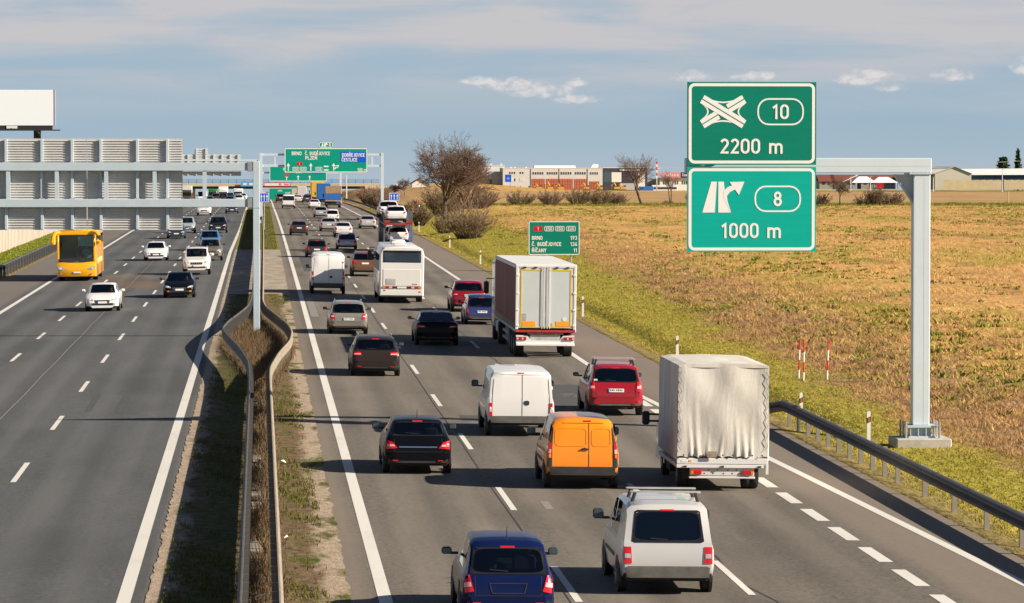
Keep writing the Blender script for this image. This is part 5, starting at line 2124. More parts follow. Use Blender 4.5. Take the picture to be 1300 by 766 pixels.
# semi-trailer
tx, ty = 11.85, 153.8
root = thing('semi_trailer_truck', 'semi-trailer lorry with maroon curtain sides and grey rear doors edged in yellow', 'truck', (tx, ty, rz(tx, ty)), (math.atan(.0043), XF, 0))
w = 1.27
part('curtain_side', M_CURT, root, B(-w, -w + .03, .12, 13.3, 1.42, 3.74))
part('curtain_side', M_CURT, root, B(w - .03, w, .12, 13.3, 1.42, 3.74))
part('curtain_hem', mat('dark_maroon_hem', (.05, .012, .015), .5), root, B(-w - .006, -w, .14, 13.3, 1.22, 1.42))
part('side_rail', mat('cream_rail', (.55, .50, .38), .6, var=.2), root, B(-w - .012, -w + .05, .05, 13.4, 1.08, 1.20, b=.01))
part('side_rail', M_TRW, root, B(w - .05, w + .012, .05, 13.4, 1.08, 1.20, b=.01))
part('roof', M_ROOF, root, B(-w - .01, w + .01, .02, 13.4, 3.84, 3.90, b=.02))
part('roof_rail', M_TRW, root, B(-w - .02, -w + .02, .1, 13.4, 3.74, 3.86, b=.015))
part('roof_rail', M_TRW, root, B(w - .02, w + .02, .1, 13.4, 3.74, 3.86, b=.015))
part('front_wall', M_TRW, root, B(-w, w, 13.3, 13.4, 1.2, 3.84))
part('floor', M_CHAS, root, B(-w + .06, w - .06, .1, 13.3, 1.05, 1.2))


def frame_(mb):
    mb.box(-w, -w + .12, 0, .12, 1.18, 3.86, .015)
    mb.box(w - .12, w, 0, .12, 1.18, 3.86, .015)
    mb.box(-w + .122, w - .122, 0, .12, 3.76, 3.86, .01)


part('rear_frame', M_TRW, root, frame_)
for sd in (-1, 1):
    a, b = sorted((sd * .006, sd * (w - .13)))
    d = part('rear_door', M_TRG, root, B(a, b, .015, .09, 1.24, 3.75, b=.008))
    part('yellow_edge', M_YEL, d, B(*sorted((sd * (w - .21), sd * (w - .26))), .004, .013, 1.30, 3.70))
    part('yellow_edge', M_YEL, d, B(*sorted((sd * .16, sd * (w - .262))), .004, .013, 3.64, 3.69))
    part('yellow_edge', M_YEL, d, B(*sorted((sd * .06, sd * (w - .262))), .004, .013, 1.26, 1.31))
    for q in (.06, .16):
        part('lock_rod', M_TRW, d, lambda mb: mb.tube([(sd * q, -.015, 1.22), (sd * q, -.015, 3.80)], .011, 6))
    part('orange_plate', M_ORP, d, B(*sorted((sd * (w - .29 - (.0 if sd < 0 else .0)), sd * (w - .84))), .003, .013, 1.33, 1.53))
    for q in (1.35, 2.0, 2.7, 3.45):
        part('hinge', M_TRW, d, B(*sorted((sd * (w - .14), sd * (w - .01))), -.02, .012, q - .04, q + .04, b=.01))
    for q in (.45, .9):
        part('hinge', M_CHAS, d, B(sd * q - .06, sd * q + .06, -.03, .01, 3.74, 3.80))
part('notice_sticker', mat('grey_sticker', (.36, .35, .31), .7, var=.3, scale=14), root, B(-w + .26, -w + .46, .004, .013, 1.56, 1.84))
part('speed_sticker', PLATE_W, root, lambda mb: mb.lathe([(0, .085), (.01, .085)], (.78, .003, 1.62), 'y', 16))
part('speed_sticker', M_YEL, root, B(.24, .32, .003, .013, 1.33, 1.46))


def bumperframe(mb):
    mb.box(-1.25, 1.25, .02, .14, 1.06, 1.16, .01)


part('rear_crossbeam', mat('red_white_beam', (.40, .03, .03), .6, var=.35, scale=9), root, bumperframe)
part('rusty_gap', M_RUST, root, B(-.75, .75, .05, .12, .98, 1.055))


def under_(mb):
    mb.prism([(-1.22, .62), (1.22, .62), (1.22, .95), (.75, .92), (.58, .72), (-.58, .72), (-.75, .92), (-1.22, .95)], .10, .16)


part('light_panel', M_TRW, root, under_)
part('underrun_plate', mat('scuffed_aluminium', (.55, .53, .50), .45, .3, var=.25, scale=6), root, B(-.62, .62, .12, .18, .70, .96))
for sd in (-1, 1):
    lamp_cluster(root, sd * 1.0, .08, .80, .42, .13, sd)
part('underrun_bar', mat('white_underrun_bar', (.80, .79, .76), .5, var=.06), root, B(-1.22, 1.22, .02, .16, .50, .62, b=.015))
for ya in (1.4, 2.7, 4.0):
    for sd in (-1, 1):
        wheel(root, sd * 1.02, ya, .50, .40, sd, True)
for sd in (-1, 1):
    part('mudguard', M_CHAS, root, B(*sorted((sd * .80, sd * 1.25)), .5, 4.7, 1.02, 1.06))
part('chassis', M_CHAS, root, B(-.45, .45, .3, 13.0, .78, 1.04))
part('side_guard', mat('alu_guard', (.40, .40, .40), .5, .4), root, lambda mb: (mb.box(-1.22, -1.18, 5.2, 8.6, .45, .56), mb.box(-1.22, -1.18, 5.2, 8.6, .75, .86)))
part('pallet_box', mat('grey_box', (.18, .18, .18), .7), root, B(-1.20, -.3, 5.0, 7.2, .42, 1.02, b=.03))
part('landing_gear', STEEL, root, lambda mb: (mb.box(-.9, -.78, 9.9, 10.05, .2, 1.05), mb.box(.78, .9, 9.9, 10.05, .2, 1.05)))
M_CAB = paint('paint_cab_white', (.62, .61, .58), 0)
part('cab', M_CAB, root, lambda mb: (mb.box(-1.24, 1.24, 14.2, 16.2, .55, 3.65, .12), mb.box(-1.15, 1.15, 13.95, 14.2, 1.2, 3.75, .05)), True)
part('cab_window', GLASS_DK, root, B(-1.248, -1.235, 14.9, 15.9, 1.9, 2.7))
part('windscreen', GLASS_DK, root, B(-1.1, 1.1, 16.2, 16.215, 1.9, 2.8))
part('fuel_tank', M_TRW, root, B(-1.22, -.7, 12.0, 13.3, .45, .98, b=.06))
part('tractor_chassis', M_CHAS, root, B(-.45, .45, 10.5, 16.0, .55, .95))
for ya in (12.0 + .0, 15.4):
    for sd in (-1, 1):
        wheel(root, sd * 1.04, ya if ya > 13 else 11.4, .50, .38, sd, True)
for sd in (-1, 1):
    part('side_mirror', PLASTIC, root, lambda mb: (mb.box(*sorted((sd * 1.38, sd * 1.62)), 16.15, 16.3, 2.05, 2.62, .05), mb.tube([(sd * 1.2, 16.1, 2.75), (sd * 1.5, 16.2, 2.75), (sd * 1.5, 16.22, 2.6)], .025, 5)))

# light lorry under a grey tarpaulin
tx, ty = 11.66, 93.0
root = thing('tarpaulin_truck', 'light lorry with a dirty white creased tarpaulin cover laced at the corners', 'truck', (tx, ty, rz(tx, ty)), (math.atan(.0043), XF, 0))
t = NT('dirty_white_tarpaulin')
o = t.coord()
sp = t.n('ShaderNodeSeparateXYZ')
t.l(o, sp.inputs[0])
n1 = t.noise(t.vec(o, (1.6, 1.6, .5)), 1.0, 6, .65, .5)
n2 = t.noise(t.vec(o, (14, 10, 9)), 1.0, 4, .7)
c = t.mix(t.mapr(n1, .36, .66), (.52, .485, .42), (.70, .665, .60))
c = t.mix(t.math('MULTIPLY', t.mapr(n2, .55, .75), .35), c, (.34, .30, .25))
t.color(c)
t.set(Roughness=.6)
t.bump(n1, .35, .06)
M_TARP = t.m
hw_ = 1.155
NXT, NZT = 60, 44
z0, z1 = .86, 3.20
V, Fq = [], []
folds = [(-.62, .10, .75), (-.05, .06, .30), (.28, .07, .55), (.55, .09, .42), (-.30, .05, .32), (.80, .06, .5), (-.88, .07, .5)]
for j in range(NZT + 1):
    v = j / NZT
    z = z0 + (z1 - z0) * v
    for i in range(NXT + 1):
        u = i / NXT * 2 - 1
        x = u * hw_
        d = 0
        for (fx, fw, fh) in folds:
            sway = fx + .08 * math.sin(v * 3 + fx * 5)
            amp = max(0, 1 - v / fh) ** 1.2
            q = (x - sway) / fw
            d += .026 * amp * math.exp(-q * q) * math.cos(q * 2.2)
        d += .018 * math.sin(x * 5 + v * 4) * math.sin(v * 5) + .03 * math.sin(PI * v) * math.cos(u * 1.5)
        tail = 1.0
        # pinched lower edge between the eyelets
        zz = z + (.045 * abs(math.sin(u * 12)) * max(0, 1 - v * 5))
        d *= 1 - abs(u) ** 8
        V.append((x, -.02 - d, zz))
for j in range(NZT):
    for i in range(NXT):
        a = j * (NXT + 1) + i
        Fq.append((a, a + 1, a + 2 + NXT, a + 1 + NXT))
np_obj('rear_tarpaulin', np.array(V), np.array(Fq), M_TARP, root, True)
for sd in (-1, 1):
    V, Fq = [], []
    NY, NZ = 46, 16
    for j in range(NZ + 1):
        v = j / NZ
        for i in range(NY + 1):
            y = i / NY * 4.3
            amp = .028 * (1 - v) ** 1.3 + .006
            d = amp * math.sin(y * 15 + .6 * math.sin(y * 3)) + .012 * math.sin(y * 4 + v * 3)
            if j == NZ:
                d = 0
            V.append((sd * (hw_ + d), y, .80 + 2.40 * v))
    for j in range(NZ):
        for i in range(NY):
            a = j * (NY + 1) + i
            Fq.append((a, a + 1, a + 2 + NY, a + 1 + NY))
    np_obj('side_tarpaulin', np.array(V), np.array(Fq), M_TARP, root, True)


def tarptop(mb):
    pr_ = [(-hw_, 3.195), (-hw_ * .8, 3.235), (0, 3.255), (hw_ * .8, 3.235), (hw_, 3.195), (hw_ - .02, 3.15), (-hw_ + .02, 3.15)]
    mb.prism(pr_, -.03, 4.33)


part('top_tarpaulin', M_TARP, root, tarptop)
part('front_tarpaulin', M_TARP, root, B(-hw_, hw_, 4.28, 4.32, .9, 3.19))


def lacing(mb):
    for sd in (-1, 1):
        pth = []
        for k in range(17):
            z = 1.05 + k * .125
            pth.append((sd * (hw_ - (.015 if k % 2 else .085)), -.045, z))
        mb.tube(pth, .006, 4)


part('lacing_rope', mat('dark_rope', (.06, .055, .05), .9), root, lacing)


def eyelets(mb):
    for k in range(9):
        x = -1.0 + k * .25
        mb.lathe([(-.012, .025), (.0, .025)], (x, -.06, .93), 'y', 8)


part('eyelets', mat('dull_eyelet', (.10, .09, .08), .6), root, eyelets)
part('rear_dropside', M_TRW, root, B(-hw_ - .01, hw_ + .01, -.02, .02, .70, .85, b=.01))
part('bed_frame', M_TRW, root, B(-hw_ - .015, hw_ + .015, -.015, 4.3, .60, .69, b=.01))
for q in (-.95, 0, .95):
    part('latch', M_CHAS, root, B(q - .04, q + .04, -.04, -.02, .62, .66))
part('orange_sticker', M_ORP, root, B(-.86, -.79, -.026, -.021, .75, .80))
part('warning_sticker', PLATE_W, root, B(-1.05, -.90, -.026, -.021, .755, .80))
part('worn_patch', mat('brown_patch', (.30, .24, .17), .8, var=.3, scale=8), root, B(-.40, -.16, -.10, -.085, .88, 1.03))
part('corner_post', M_TRW, root, lambda mb: (mb.box(hw_ - .05, hw_ + .02, -.03, .02, .45, .70),))
lb = part('light_beam', mat('perforated_beam', (.62, .60, .55), .6, var=.12, scale=5), root, B(-.82, .82, .05, .10, .40, .60, b=.01))
part('beam_holes', M_CHAS, lb, lambda mb: [mb.lathe([(-.004, .018), (0, .018)], (-.45 + k * .11 + (.05 if k > 3 else 0), .049, .50 + (.045 if k % 2 else -.04)), 'y', 8) for k in range(9)])
part('underrun_bar', M_TRW, root, B(-.84, .84, .04, .10, .33, .385, b=.01))
for sd in (-1, 1):
    tl = part('tail_light', RED_L, root, B(sd * .66 - .14, sd * .66 + .14, .0, .05, .435, .54, b=.01))
    part('indicator', AMB_L, tl, B(*sorted((sd * .73, sd * .80)), -.006, .0, .445, .53))
    wheel(root, sd * .92, 1.05, .345, .24, sd, True)
    wheel(root, sd * .72, 1.05, .345, .20, sd, False)
    wheel(root, sd * .90, 4.9, .345, .22, sd, True)
    part('mudflap', M_CHAS, root, B(sd * .85 - .13, sd * .85 + .13, .42, .44, .28, .60))
part('chassis', M_CHAS, root, B(-.42, .42, .2, 5.6, .40, .60))
part('spare_wheel', RUBBER, root, lambda mb: mb.lathe([(-.1, .30), (.1, .30)], (.0, .75, .42), 'z', 16))
M_CABG = paint('paint_cab_pale', (.58, .58, .55), 0)


def cab(mb):
    pr_ = [(4.36, .35), (4.36, 2.25), (5.1, 2.30), (5.75, 1.55), (6.35, 1.20), (6.5, .35)]
    for (xa, xb) in ((-1.0, 1.0),):
        n = len(pr_)
        mb.poly([(xa, a, b) for a, b in pr_])
        mb.poly([(xb, a, b) for a, b in pr_][::-1])
        for i in range(n):
            j = (i + 1) % n
            mb.poly([(xa, *pr_[i]), (xa, *pr_[j]), (xb, *pr_[j]), (xb, *pr_[i])])


part('cab', M_CABG, root, cab)
part('cab_window', GLASS_DK, root, B(-1.008, -1.001, 4.65, 5.35, 1.35, 2.0))
for sd in (-1, 1):
    part('side_mirror', PLASTIC, root, lambda mb: (mb.box(*sorted((sd * 1.30, sd * 1.50)), 5.3, 5.42, 1.30, 1.66, .04), mb.tube([(sd * 1.0, 5.3, 1.58), (sd * 1.33, 5.34, 1.58)], .03, 5), mb.tube([(sd * 1.0, 5.3, 1.40), (sd * 1.33, 5.34, 1.40)], .03, 5)))
part('locker', M_CHAS, root, B(-1.08, -.55, 2.2, 3.2, .32, .60, b=.02))

# white coach, seen from behind
tx, ty = 7.93, 208.0
root = thing('coach', 'white coach with a curtained rear window and a row of low tail lights', 'coach', (tx, ty, rz(tx, ty)), (math.atan(.0043), XF, 0))
M_COW = paint('paint_coach_white', (.76, .745, .71), 0, .35, .15)
w = 1.245


def coach_shell(mb, L, H, zb, w):
    pr_ = [(-w, zb), (-w, H - .42), (-w + .09, H - .14), (-w + .28, H - .03), (0, H), (w - .28, H - .03), (w - .09, H - .14), (w, H - .42), (w, zb)]
    ys_ = [(0.0, .955), (.06, .985), (.18, 1.0), (L - .5, 1.0), (L - .15, .97), (L, .93)]
    b = len(mb.v)
    n = len(pr_)
    for (y, s_) in ys_:
        for (x, z) in pr_:
            mb.v.append((x * s_, y, zb + (z - zb) * (1 - (1 - s_) * .5)))
    for i in range(len(ys_) - 1):
        for k in range(n):
            k2 = (k + 1) % n
            mb.f.append((b + i * n + k, b + i * n + k2, b + (i + 1) * n + k2, b + (i + 1) * n + k))
            mb.m.append(0)
    mb.f.append(tuple(b + k for k in range(n)))
    mb.m.append(0)
    e = b + (len(ys_) - 1) * n
    mb.f.append(tuple(e + k for k in range(n)))
    mb.m.append(0)


part('body', M_COW, root, lambda mb: coach_shell(mb, 11.6, 3.20, .42, w), True)
rw = part('rear_window_frame', PLASTIC, root, B(-1.07, 1.07, -.012, .03, 2.30, 2.98, b=.01))
part('pane', glass('rear_coach_glass', .97, (.92, .97, .97)), rw, B(-1.02, 1.02, -.020, -.016, 2.34, 2.94))


def curtain(mb):
    n = 70
    for side in (0,):
        pth = []
        for i in range(n + 1):
            x = -1.01 + 2.02 * i / n
            pth.append((x, -.0145 + .0012 * math.sin(i * 1.7)))
        for (a, b_) in zip(pth[:-1], pth[1:]):
            mb.poly([(a[0], a[1], 2.35), (b_[0], b_[1], 2.35), (b_[0], b_[1], 2.86), (a[0], a[1], 2.86)])


t = NT('grey_blue_curtain')
o = t.coord()
wv = t.n('ShaderNodeTexWave')
wv.inputs['Scale'].default_value = 9
wv.inputs['Distortion'].default_value = 1.5
t.l(o, wv.inputs['Vector'])
t.color(t.mix(wv.outputs[0], (.30, .37, .43), (.60, .68, .74)))
t.set(Roughness=.9)
part('curtain', t.m, rw, curtain)
part('engine_lid', paint('paint_lid_white', (.73, .71, .67), 0, .4, .2), root, B(-1.06, 1.06, -.016, .02, .98, 1.92, b=.012))
lv = part('louvre', mat('louvre_grey', (.30, .29, .27), .6), root, B(-.90, -.36, -.024, -.017, 1.05, 1.38))
part('louvre_slats', mat('louvre_pale', (.55, .53, .50), .6), lv, lambda mb: [mb.box(-.88, -.38, -.034, -.025, 1.07 + k * .06, 1.105 + k * .06) for k in range(5)])
part('maker_badge', mat('badge_grey', (.22, .21, .2), .6), root, lambda mb: [mb.box(.58 + k * .075, .63 + k * .075, -.022, -.017, 1.05, 1.11) for k in range(4)])
band = part('lamp_band', mat('dark_red_band', (.10, .03, .03), .4), root, B(-1.10, 1.10, -.022, .02, .84, .96, b=.01))
for sd in (-1, 1):
    for k, m_ in enumerate((AMB_L, RED_L, PINK_L, REDD_L)):
        part('lens', m_, band, B(*sorted((sd * (1.09 - k * .19), sd * (.92 - k * .19))), -.032, -.0225, .85, .95))
p = part('number_plate', PLATE_W, band, B(-.26, .26, -.034, -.0225, .85, .95))
part('speed_sticker', RED_L, root, lambda mb: (mb.box(-1.02, -.92, -.012, .01, .70, .76), mb.box(.95, 1.06, -.012, .01, .63, .69)))
part('rear_skirt', PLASTIC, root, B(-1.17, 1.17, -.01, .3, .36, .47, b=.02))
part('underbody', UNDER, root, B(-1.1, 1.1, .3, 11.2, .30, .418))
for k in range(5):
    part('side_window', GLASS_DK, root, B(-w - .006, -w + .02, .7 + k * 2.1, 2.68 + k * 2.1, 1.75, 2.72))
    part('side_window', GLASS_DK, root, B(w - .02, w + .006, .7 + k * 2.1, 2.68 + k * 2.1, 1.75, 2.72))
part('roof_unit', M_COW, root, B(-.42, .42, 6.5, 8.3, 3.17, 3.42, b=.08), True)
part('roof_hatch', M_ROOF, root, B(-.35, .35, 3.2, 4.0, 3.19, 3.27, b=.03))
for (a, b_) in ((-1.1, .2), (1.1, .2), (-1.1, 9.5), (.9, 9.5)):
    part('marker_lamp', RED_L, root, B(a - .035, a + .035, b_, b_ + .06, 3.07, 3.14))
for ya in (2.6, 8.9):
    for sd in (-1, 1):
        wheel(root, sd * 1.06, ya, .48, .30, sd, True)
        part('wheel_arch', PLASTIC, root, lambda mb: mb.lathe([(-.1, .56), (.004, .56)], ((w if sd > 0 else -w + .096), ya, .52), 'x', 20))
for sd in (-1, 1):
    part('side_mirror', PLASTIC, root, lambda mb: (mb.box(*sorted((sd * 1.36, sd * 1.62)), 11.5, 11.7, 2.1, 2.62, .06), mb.tube([(sd * 1.15, 11.5, 2.85), (sd * 1.45, 11.65, 2.85), (sd * 1.5, 11.6, 2.6)], .03, 5)))

# yellow coach, oncoming
M_YBUS = paint('paint_coach_yellow', (.86, .40, .008), 0, .3, .12)
tx, ty = -12.12, 246.6
root = thing('coach', 'bright yellow oncoming coach with ear-shaped yellow mirrors', 'coach', (tx, ty, rz(tx, ty)), (-math.atan(.0043), XF, PI))
# local: +y is forward (towards the camera), nose at y = 0
w, H, zb = 1.28, 3.42, .30


def ybus(mb):
    pr_ = [(-w, zb), (-w, H - .45), (-w + .06, H - .2), (-w + .22, H - .04), (0, H), (w - .22, H - .04), (w - .06, H - .2), (w, H - .45), (w, zb)]
    ys_ = [(-12.0, .96), (-11.9, 1.0), (-.35, 1.0), (-.10, .985)]
    n = len(pr_)
    b = len(mb.v)
    for (y, s_) in ys_:
        for (x, z) in pr_:
            mb.v.append((x * s_, y, z * (1 - (1 - s_) * .4)))
    for i in range(len(ys_) - 1):
        for k in range(n):
            k2 = (k + 1) % n
            mb.f.append((b + i * n + k, b + i * n + k2, b + (i + 1) * n + k2, b + (i + 1) * n + k))
            mb.m.append(0)
    mb.f.append(tuple(b + k for k in range(n)))
    mb.m.append(0)


part('body', M_YBUS, root, ybus, True)


def yfront(mb):
    # frame round the windscreen and the lower nose
    mb.box(-w * .985, -1.12, -.10, .03, 1.26, H - .22, .03)
    mb.box(1.12, w * .985, -.10, .03, 1.26, H - .22, .03)
    mb.box(-w * .96, w * .96, -.12, .02, H - .38, H - .06, .05)
    prof = [(-.10, .30), (.08, .32), (.16, .55), (.17, .80), (.12, 1.02), (.06, 1.28), (-.10, 1.28)]
    xs_ = [(-w, .0), (-w * .97, .6), (-w * .8, .9), (-.4, 1.), (.4, 1.), (w * .8, .9), (w * .97, .6), (w, .0)]
    b = len(mb.v)
    n = len(prof)
    for (x, s_) in xs_:
        for (y, z) in prof:
            mb.v.append((x, (y + .10) * s_ - .10, z))
    for i in range(len(xs_) - 1):
        for k in range(n):
            k2 = (k + 1) % n
            mb.f.append((b + i * n + k, b + i * n + k2, b + (i + 1) * n + k2, b + (i + 1) * n + k))
            mb.m.append(0)


part('front_fascia', M_YBUS, root, yfront, True)
part('windscreen', GLASS_CL, root, B(-1.118, 1.118, .0, .012, 1.50, H - .385))
part('wiper_panel', PLASTIC, root, lambda mb: mb.prism([(-1.1, 1.50), (-1.05, 1.34), (-.45, 1.24), (.45, 1.24), (1.05, 1.34), (1.1, 1.50)], -.02, .085))
part('cabin_interior', mat('coach_interior', (.06, .085, .085), .8), root, lambda mb: (mb.box(-1.15, 1.15, -3.4, -3.3, 1.0, 3.2), mb.box(-1.15, 1.15, -3.3, -.2, .95, 1.05), mb.box(-1.12, 1.12, -.75, -.15, 1.05, 1.52)))
part('sun_blind', mat('pale_blind', (.36, .46, .44), .6), root, B(-1.10, -.12, -.16, -.13, 2.30, 2.98))
for k, xq in enumerate((-.75, -.4, .1)):
    part('seat', SEATM, root, B(xq - .22, xq + .22, -2.6, -2.45, 1.1, 2.2, b=.05))
part('dashboard_papers', PLATE_W, root, lambda mb: (mb.box(-1.0, -.75, -.12, -.10, 1.52, 1.72), mb.box(-.30, -.05, -.2, -.1, 1.52, 1.60)))
part('steering_wheel', PLASTIC, root, lambda mb: mb.tube([(-.62 + .0 + .22 * math.cos(a), -.75 - .08 * math.sin(a), 1.72 + .17 * math.sin(a)) for a in np.linspace(0, 2 * PI, 13)], .02, 5))
for sd in (-1, 1):
    hl = part('headlight', HEAD_L, root, lambda mb: mb.prism([(sd * .62, .80), (sd * .95, .74), (sd * 1.20, .82), (sd * 1.22, .98), (sd * 1.0, .97)], .10, .165))
    part('lamp_reflector', PLATE_W, hl, B(*sorted((sd * .98, sd * 1.12)), .16, .172, .81, .91))
    part('fog_light', HEAD_L, root, lambda mb: mb.lathe([(0, .05), (.02, .05)], (sd * 1.02, .14, .50), 'y', 10))
    pth = [(sd * 1.05, .0, H - .17), (sd * 1.32, .18, H - .20), (sd * 1.50, .25, H - .42), (sd * 1.52, .25, H - .78), (sd * 1.46, .25, H - .98)]
    part('side_mirror', M_YBUS, root, lambda mb: mb.tube(pth, [.10, .13, .16, .19, .12], 8), True)
    for ya in (-2.7, -9.0):
        wheel(root, sd * 1.08, ya, .48, .30, sd, True)
        part('wheel_arch', PLASTIC, root, lambda mb: mb.lathe([(-.1, .56), (.004, .56)], ((w if sd > 0 else -w + .096), ya, .52), 'x', 20))
    for k in range(6):
        part('side_window', GLASS_DK, root, B(*sorted((sd * (w - .02), sd * (w + .006))), -11.5 + k * 1.8, -9.8 + k * 1.8, 2.35, 3.0))
p = part('number_plate', PLATE_W, root, B(-.26, .26, .16, .178, .53, .63))
part('plate_blue_band', PLATE_B, p, B(.20, .258, .1785, .181, .535, .625))
part('maker_badge', CHROME, root, lambda mb: [mb.box(-.14 + k * .075, -.09 + k * .075, .085, .095, 1.28, 1.33) for k in range(4)])
part('wiper', BLACK, root, lambda mb: (mb.tube([(-.9, .03, 1.5), (-.1, .03, 1.58)], .012, 4), mb.tube([(.15, .03, 1.5), (.95, .03, 1.58)], .012, 4)))
part('underbody', UNDER, root, B(-1.1, 1.1, -11.8, -.2, .22, .298))
part('side_lettering', mat('pale_yellow_marks', (.88, .62, .30), .5, var=.2, scale=1.5), root, lambda mb: [mb.box(-w - .006, -w - .001, -9.5 + k * .9, -8.9 + k * .9, 1.05 + .08 * (k % 3), 1.42) for k in range(8)])
person((tx + .62, ty + 1.05, rz(tx, ty) + .92), PI, 'person in pale blue shirt at the wheel of the yellow coach', SHIRT_W, 1.1)

# car transporter
tx, ty = 11.45, 308.5
tzr = rz(tx, ty)
root = thing('car_transporter', 'two-deck car transporter loaded with white cars just beyond the white coach', 'truck', (tx, ty, tzr), (math.atan(.0043), XF, 0))
M_TRS = mat('transporter_grey', (.10, .10, .11), .6, var=.25)
M_TRR = mat('transporter_red', (.30, .03, .03), .6, var=.4, scale=5)
part('upper_deck', mat('worn_deck', (.30, .24, .20), .7, var=.35, scale=4), root, lambda mb: (mb.box(-1.2, -.35, 0, 11, 2.48, 2.60), mb.box(.35, 1.2, 0, 11, 2.48, 2.60), mb.box(-.35, .35, .0, .25, 2.48, 2.6)))
part('upper_deck_edge', M_TRR, root, B(-1.2, 1.2, -.06, -.005, 2.44, 2.62, b=.01))
part('lower_deck', M_TRS, root, lambda mb: (mb.box(-1.2, -.35, -.3, 11, .72, .84), mb.box(.35, 1.2, -.3, 11, .72, .84), mb.box(-.5, .5, .5, 11, .5, .72)))
for sd in (-1, 1):
    for ya in (.2, 3.6, 7.4, 10.6):
        part('post', M_TRS if sd < 0 else mat('transporter_blue', (.08, .14, .30), .6), root, B(sd * 1.14 - .07, sd * 1.14 + .07, ya - .1, ya + .1, .84, 2.476 if ya < 9 else 3.4))
    part('side_truss', M_TRS, root, lambda mb: [mb.tube([(sd * 1.14, a, .9), (sd * 1.14, a + 3.2, 2.4)], .06, 5) for a in (.3, 3.8, 7.4)])
    part('railing', M_TRS, root, lambda mb: [mb.box(sd * 1.2 - .02, sd * 1.2 + .02, .3 + k * 1.2, .36 + k * 1.2, 2.6, 3.5) for k in range(9)] + [mb.box(sd * 1.2 - .015, sd * 1.2 + .015, .3, 10.4, 3.5, 3.54)])
    lamp_cluster(root, sd * .95, -.32, .66, .4, .12, sd)
    for ya in (2.2, 3.3):
        wheel(root, sd * 1.0, ya, .38, .30, sd, True)
    wheel(root, sd * 1.0, 14.5, .5, .32, sd, True)
    part('warning_panel', M_TRR, root, B(sd * .95 - .22, sd * .95 + .22, -.09, -.062, 2.62, 2.86))
part('tractor_cab', mat('cab_dark', (.03, .035, .05), .4), root, B(-1.2, 1.2, 11.8, 14.8, .5, 2.9, b=.1), True)
part('chassis', M_CHAS, root, B(-.4, .4, 0, 14.5, .45, .6))
WCAR = dict(lod=1, plate=False, tilt=False, taillight=[(.60, .80), (.86, .80), (.86, .96), (.66, .94)], glassm=GLASS_DK, dirt=.6)
car('estate', 'white car loaded last on the upper deck of the transporter', 'car', tx - .12, 309.6, (.74, .73, .72), z=tzr + 2.62, group='white cars loaded on the transporter', hgt=1.46, **WCAR)
car('estate', 'white car loaded ahead of the last one on the upper deck of the transporter', 'car', tx - .55, 314.9, (.72, .72, .72), z=tzr + 2.95, group='white cars loaded on the transporter', **WCAR)
car('estate', 'white car loaded last on the lower deck of the transporter', 'car', tx + .05, 309.8, (.74, .73, .72), z=tzr + .86, group='white cars loaded on the transporter', hgt=1.46, **WCAR)
car('estate', 'white car loaded ahead of the last one on the lower deck of the transporter', 'car', tx - .10, 314.9, (.70, .72, .74), z=tzr + .86, group='white cars loaded on the transporter', **WCAR)


